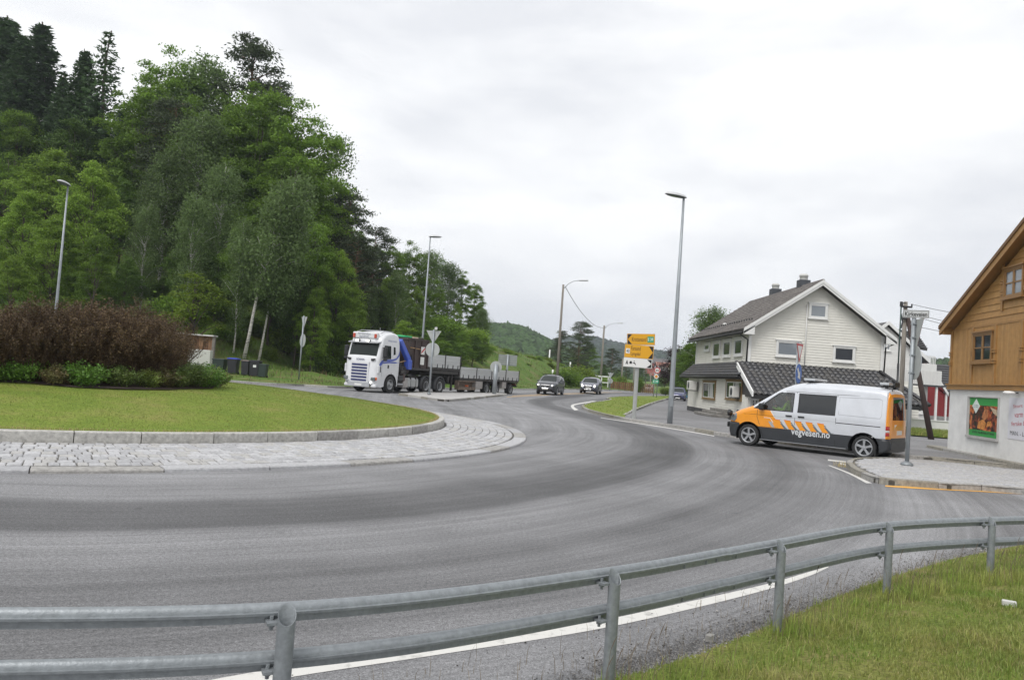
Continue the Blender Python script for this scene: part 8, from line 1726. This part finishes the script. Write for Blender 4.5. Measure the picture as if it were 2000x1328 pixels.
hh_ = rng.uniform(.02, .055, m_)*(1+.5*np.sin(x*3.1)*np.sin(y*2.3)); ky = rng.uniform(0, 1, m_) < .09+.35*np.exp(-d/.12)
blades('grass_blades', 'green grass behind the guard rail', np.c_[x, y, z][~ky], hh_[~ky], .0055, BG, .9); blades('dry_grass_blades', 'dry straw blades in the near grass', np.c_[x, y, z][ky], hh_[ky]*1.1, .003, BY_, 1.3)
# tall tufts along the rail
px_, py_, hh2 = [], [], []
for (cx, cy, r_, n_, h_) in [(a_, b_2, c_, int(d_*.4), e_) for (a_, b_2, c_, d_, e_) in [(p[0]+.1, p[1]-.12, .22, 500, .26) for p in posts[3:]]+[(3.9, 6.95, .35, 900, .28), (4.6, 7.35, .45, 1500, .32), (5.3, 7.75, .5, 1500, .32), (4.9, 7.3, .6, 1200, .22), (6.0, 8.0, .6, 1500, .3), (7.0, 8.3, .6, 1500, .3), (1.05, 4.35, .22, 500, .22), (1.3, 4.7, .25, 260, .2), (2.3, 5.75, .3, 500, .22), (2.9, 6.3, .35, 500, .2), (.75, 4.15, .16, 450, .2), (3.4, 6.65, .2, 500, .22)]]:
    a = rng.uniform(0, 6.3, n_); rr_ = r_*np.sqrt(rng.uniform(0, 1, n_)); px_.append(cx+rr_*np.cos(a)); py_.append(cy+rr_*np.sin(a)*.7); hh2.append(h_*.5*rng.uniform(.25, 1.1, n_))
x, y, hh2 = map(np.concatenate, (px_, py_, hh2)); ins = inpoly_np(x, y, NB); d, z = nh(x, y); z = np.where(ins, z, .0); keep = ins | (rng.uniform(0, 1, len(x)) < .12)
blades('tall_grass', 'tall grass tufts at the guard rail posts', np.c_[x, y, z][keep], hh2[keep], .0045, BG, .55)
n_ = 330; k_ = rng.choice(np.where(keep)[0], n_); xs2, ys2 = x[k_]+rng.normal(size=n_)*.05, y[k_]+rng.normal(size=n_)*.05; blades('seed_stems', 'thin seeding grass stems by the rail', np.c_[xs2, ys2, z[k_]], rng.uniform(.16, .38, n_), .0028, M('seed_stem', (.17, .13, .075), .8, island=.3), .35)
b = MB()
for i in range(90):
    j = rng.integers(n_); h = random.uniform(.2, .38); hx, hy = xs2[j]+random.uniform(-.05, .05), ys2[j]+random.uniform(-.05, .05); b.tube([(hx, hy, z[k_[j]]), (hx+.02, hy, z[k_[j]]+h*.8), (hx+.04, hy, z[k_[j]]+h)], [.0012, .0012, .001], 3, False); b.tube([(hx+.02, hy, z[k_[j]]+h*.8), (hx+.035, hy, z[k_[j]]+h*.95), (hx+.05, hy, z[k_[j]]+h*1.06)], [.001, .0028, .001], 4, False)
tag(b.build('seed_heads', M('seed_head', (.13, .10, .075), .8)), 'brown seed heads above the near grass', kind='stuff')
# sparse weeds on the shoulder
x = rng.uniform(-1.5, 3.2, 900); y = 3.2+(x+1.5)*.85+rng.uniform(-.9, .35, 900); keep = (y > 2.2) & (rng.uniform(0, 1, 900) < .5); blades('shoulder_weeds', 'thin dry weeds on the asphalt shoulder', np.c_[x, y, x*0][keep], rng.uniform(.03, .16, keep.sum()), .0032, M('seed_stem', (.17, .13, .075), .8), .4)
# lawn blades on the island rim, verge and bank
a = rng.uniform(-PI*.75, PI*.5, 100000); r_ = 10.5*np.sqrt(rng.uniform(.03, 1.0, 100000)); x, y = CI.x+r_*np.cos(a), CI.y+r_*np.sin(a); z = .325+.62*(1-(r_/10.5)**2)+.012*np.sin(x*2.1)*np.sin(y*1.7); blades('lawn_blades', 'short mown grass of the island', np.c_[x, y, z], rng.uniform(.010, .026, len(x)), .008, BL, .9)
a = rng.uniform(-PI, PI*.4, 9000); r_ = 10.5+rng.normal(size=9000)*.03; x, y = CI.x+r_*np.cos(a), CI.y+r_*np.sin(a); blades('rim_grass', 'longer grass fringe along the island kerb', np.c_[x, y, x*0+.32], rng.uniform(.02, .06, 9000), .007, BY_, .8)
vx_, vy_ = scatter(60000, [(p[0], p[1]) for p in vpoly]); k = (vy_ < 75) & (np.abs(vx_) < vy_*.7); vx_, vy_ = vx_[k][:26000], vy_[k][:26000]; blades('verge_blades', 'short grass of the triangular verge', np.c_[vx_, vy_, np.array([gz(p, q) for p, q in zip(vx_, vy_)])+.12], rng.uniform(.04, .09, len(vx_)), .03, BL, .8)
# hillside undergrowth
P = []
for i in range(52000):
    j = random.randrange(len(FKs)-1); p = FKs[j].lerp(FKs[j+1], random.random())
    if p.x < -46 or p.x > 24: continue
    o = random.uniform(.3, 5) if random.random() < .35 else random.uniform(2, 26); q = p+nrm[j]*o
    if side_of(q.x, q.y) < .2: continue
    if math.sin(q.x*.9+3)*math.sin(q.y*.7)+random.uniform(-.6, .6) < -.35: continue
    P.append((q.x, q.y, hz(q.x, q.y), o))
P = np.array(P); n = len(P); kk = rng.uniform(0, 1, n) < np.clip(.25+.2*np.sin(P[:, 0]*.35)+.25*(P[:, 0] > -13)*(P[:, 0] < -4), .05, .8); hg = np.where(P[:, 3] < 6, rng.uniform(.05, .18, n), rng.uniform(.15, .5, n))
blades('bank_grass', 'long green grass and weeds on the wooded bank', P[~kk][:, :3], hg[~kk], .045, M('bank_blade', (.085, .16, .028), .6, col2=(.14, .19, .045), scale=.3, island=.4, trans=.3), .9); blades('bank_dry_grass', 'dry brown grass and twigs on the bank', P[kk][:, :3], hg[kk], .035, M('bank_dry', (.16, .105, .06), .8, island=.45), 1.0)
# grass tuft at the tip of the paved island, strip before the wall
q = G(1655, 912); a = rng.uniform(0, 6.3, 220); r_ = .35*np.sqrt(rng.uniform(0, 1, 220)); blades('kerb_weeds', 'weeds growing at the tip of the paved island', np.c_[q.x+r_*np.cos(a)*1.0, q.y+r_*np.sin(a), a*0], rng.uniform(.03, .17, 220), .008, BY_, .6)
x, y = scatter(16000, gs); blades('strip_grass', 'grass in front of the low white wall', np.c_[x, y, .14+.12*np.clip((y-37)/4, 0, 1)], rng.uniform(.08, .25, len(x)), .02, BG, .7)
# loose gravel on the shoulder and grit on the road
def pebbles(name, label, x, y, z, s, mat):
    n = len(x); oc = np.array([(1, 0, 0), (0, 1, 0), (-1, 0, 0), (0, -1, 0), (0, 0, .7), (0, 0, -.7)]); V = oc[None]*rng.uniform(.6, 1.3, (n, 6, 3))*s[:, None, None]; V += np.stack([x, y, z+s*.3], -1)[:, None]
    Fo = np.array([(0, 1, 4), (1, 2, 4), (2, 3, 4), (3, 0, 4), (1, 0, 5), (2, 1, 5), (3, 2, 5), (0, 3, 5)]); return tag(obj(name, fast(name, V.reshape(-1, 3), (Fo[None]+np.arange(n)[:, None, None]*6).reshape(-1, 3), mat)), label, kind='stuff')
GRV = M('gravel_grey', (.27, .26, .25), .9, island=.6)
n = 16000; t_ = rng.uniform(0, 8, n); i_ = t_.astype(int); fr2 = t_-i_; bx = NBt[i_, 0]*(1-fr2)+NBt[i_+1, 0]*fr2; by = NBt[i_, 1]*(1-fr2)+NBt[i_+1, 1]*fr2; off = np.abs(rng.normal(size=n))*.16-.07; ddx = NBt[i_+1, 0]-NBt[i_, 0]; ddy = NBt[i_+1, 1]-NBt[i_, 1]; l_ = np.hypot(ddx, ddy); pebbles('shoulder_gravel', 'fine gravel between asphalt and grass', bx-ddy/l_*off, by+ddx/l_*off, bx*0+.008, rng.uniform(.002, .007, n)*(1+(rng.uniform(0, 1, n) < .03)*1.2), GRV)
n = 9000; y = rng.uniform(2, 15, n); x = rng.uniform(-.72, .72, n)*y; pebbles('road_grit', 'loose grit scattered on the asphalt', x, y, x*0+.001, rng.uniform(.0012, .004, n), GRV)
n = 160; y = rng.uniform(2.5, 6.5, n); x = -1.2+(y-3)*1.0+rng.normal(size=n)*.5; pebbles('road_litter', 'dark crumbs on the shoulder', x, y, x*0+.001, rng.uniform(.004, .009, n), M('dark_crumb', (.04, .035, .03), .9))
# ================================================================ HAZE
hzm = bpy.data.materials.new('haze'); hzm.use_nodes = True; nt = hzm.node_tree; nt.nodes.clear(); pv = nt.nodes.new('ShaderNodeVolumePrincipled'); pv.inputs['Color'].default_value = (.80, .87, .98, 1); pv.inputs['Density'].default_value = .00028; pv.inputs['Anisotropy'].default_value = 0; mo = nt.nodes.new('ShaderNodeOutputMaterial'); nt.links.new(pv.outputs[0], mo.inputs['Volume'])
b = MB(); b.box((0, 2400, 84), (8100, 5300, 176)); tag(b.build('haze', hzm), 'thin valley haze', kind='stuff')
print('objects', len(bpy.data.objects), 'polys', sum(len(m_.polygons) for m_ in bpy.data.meshes))
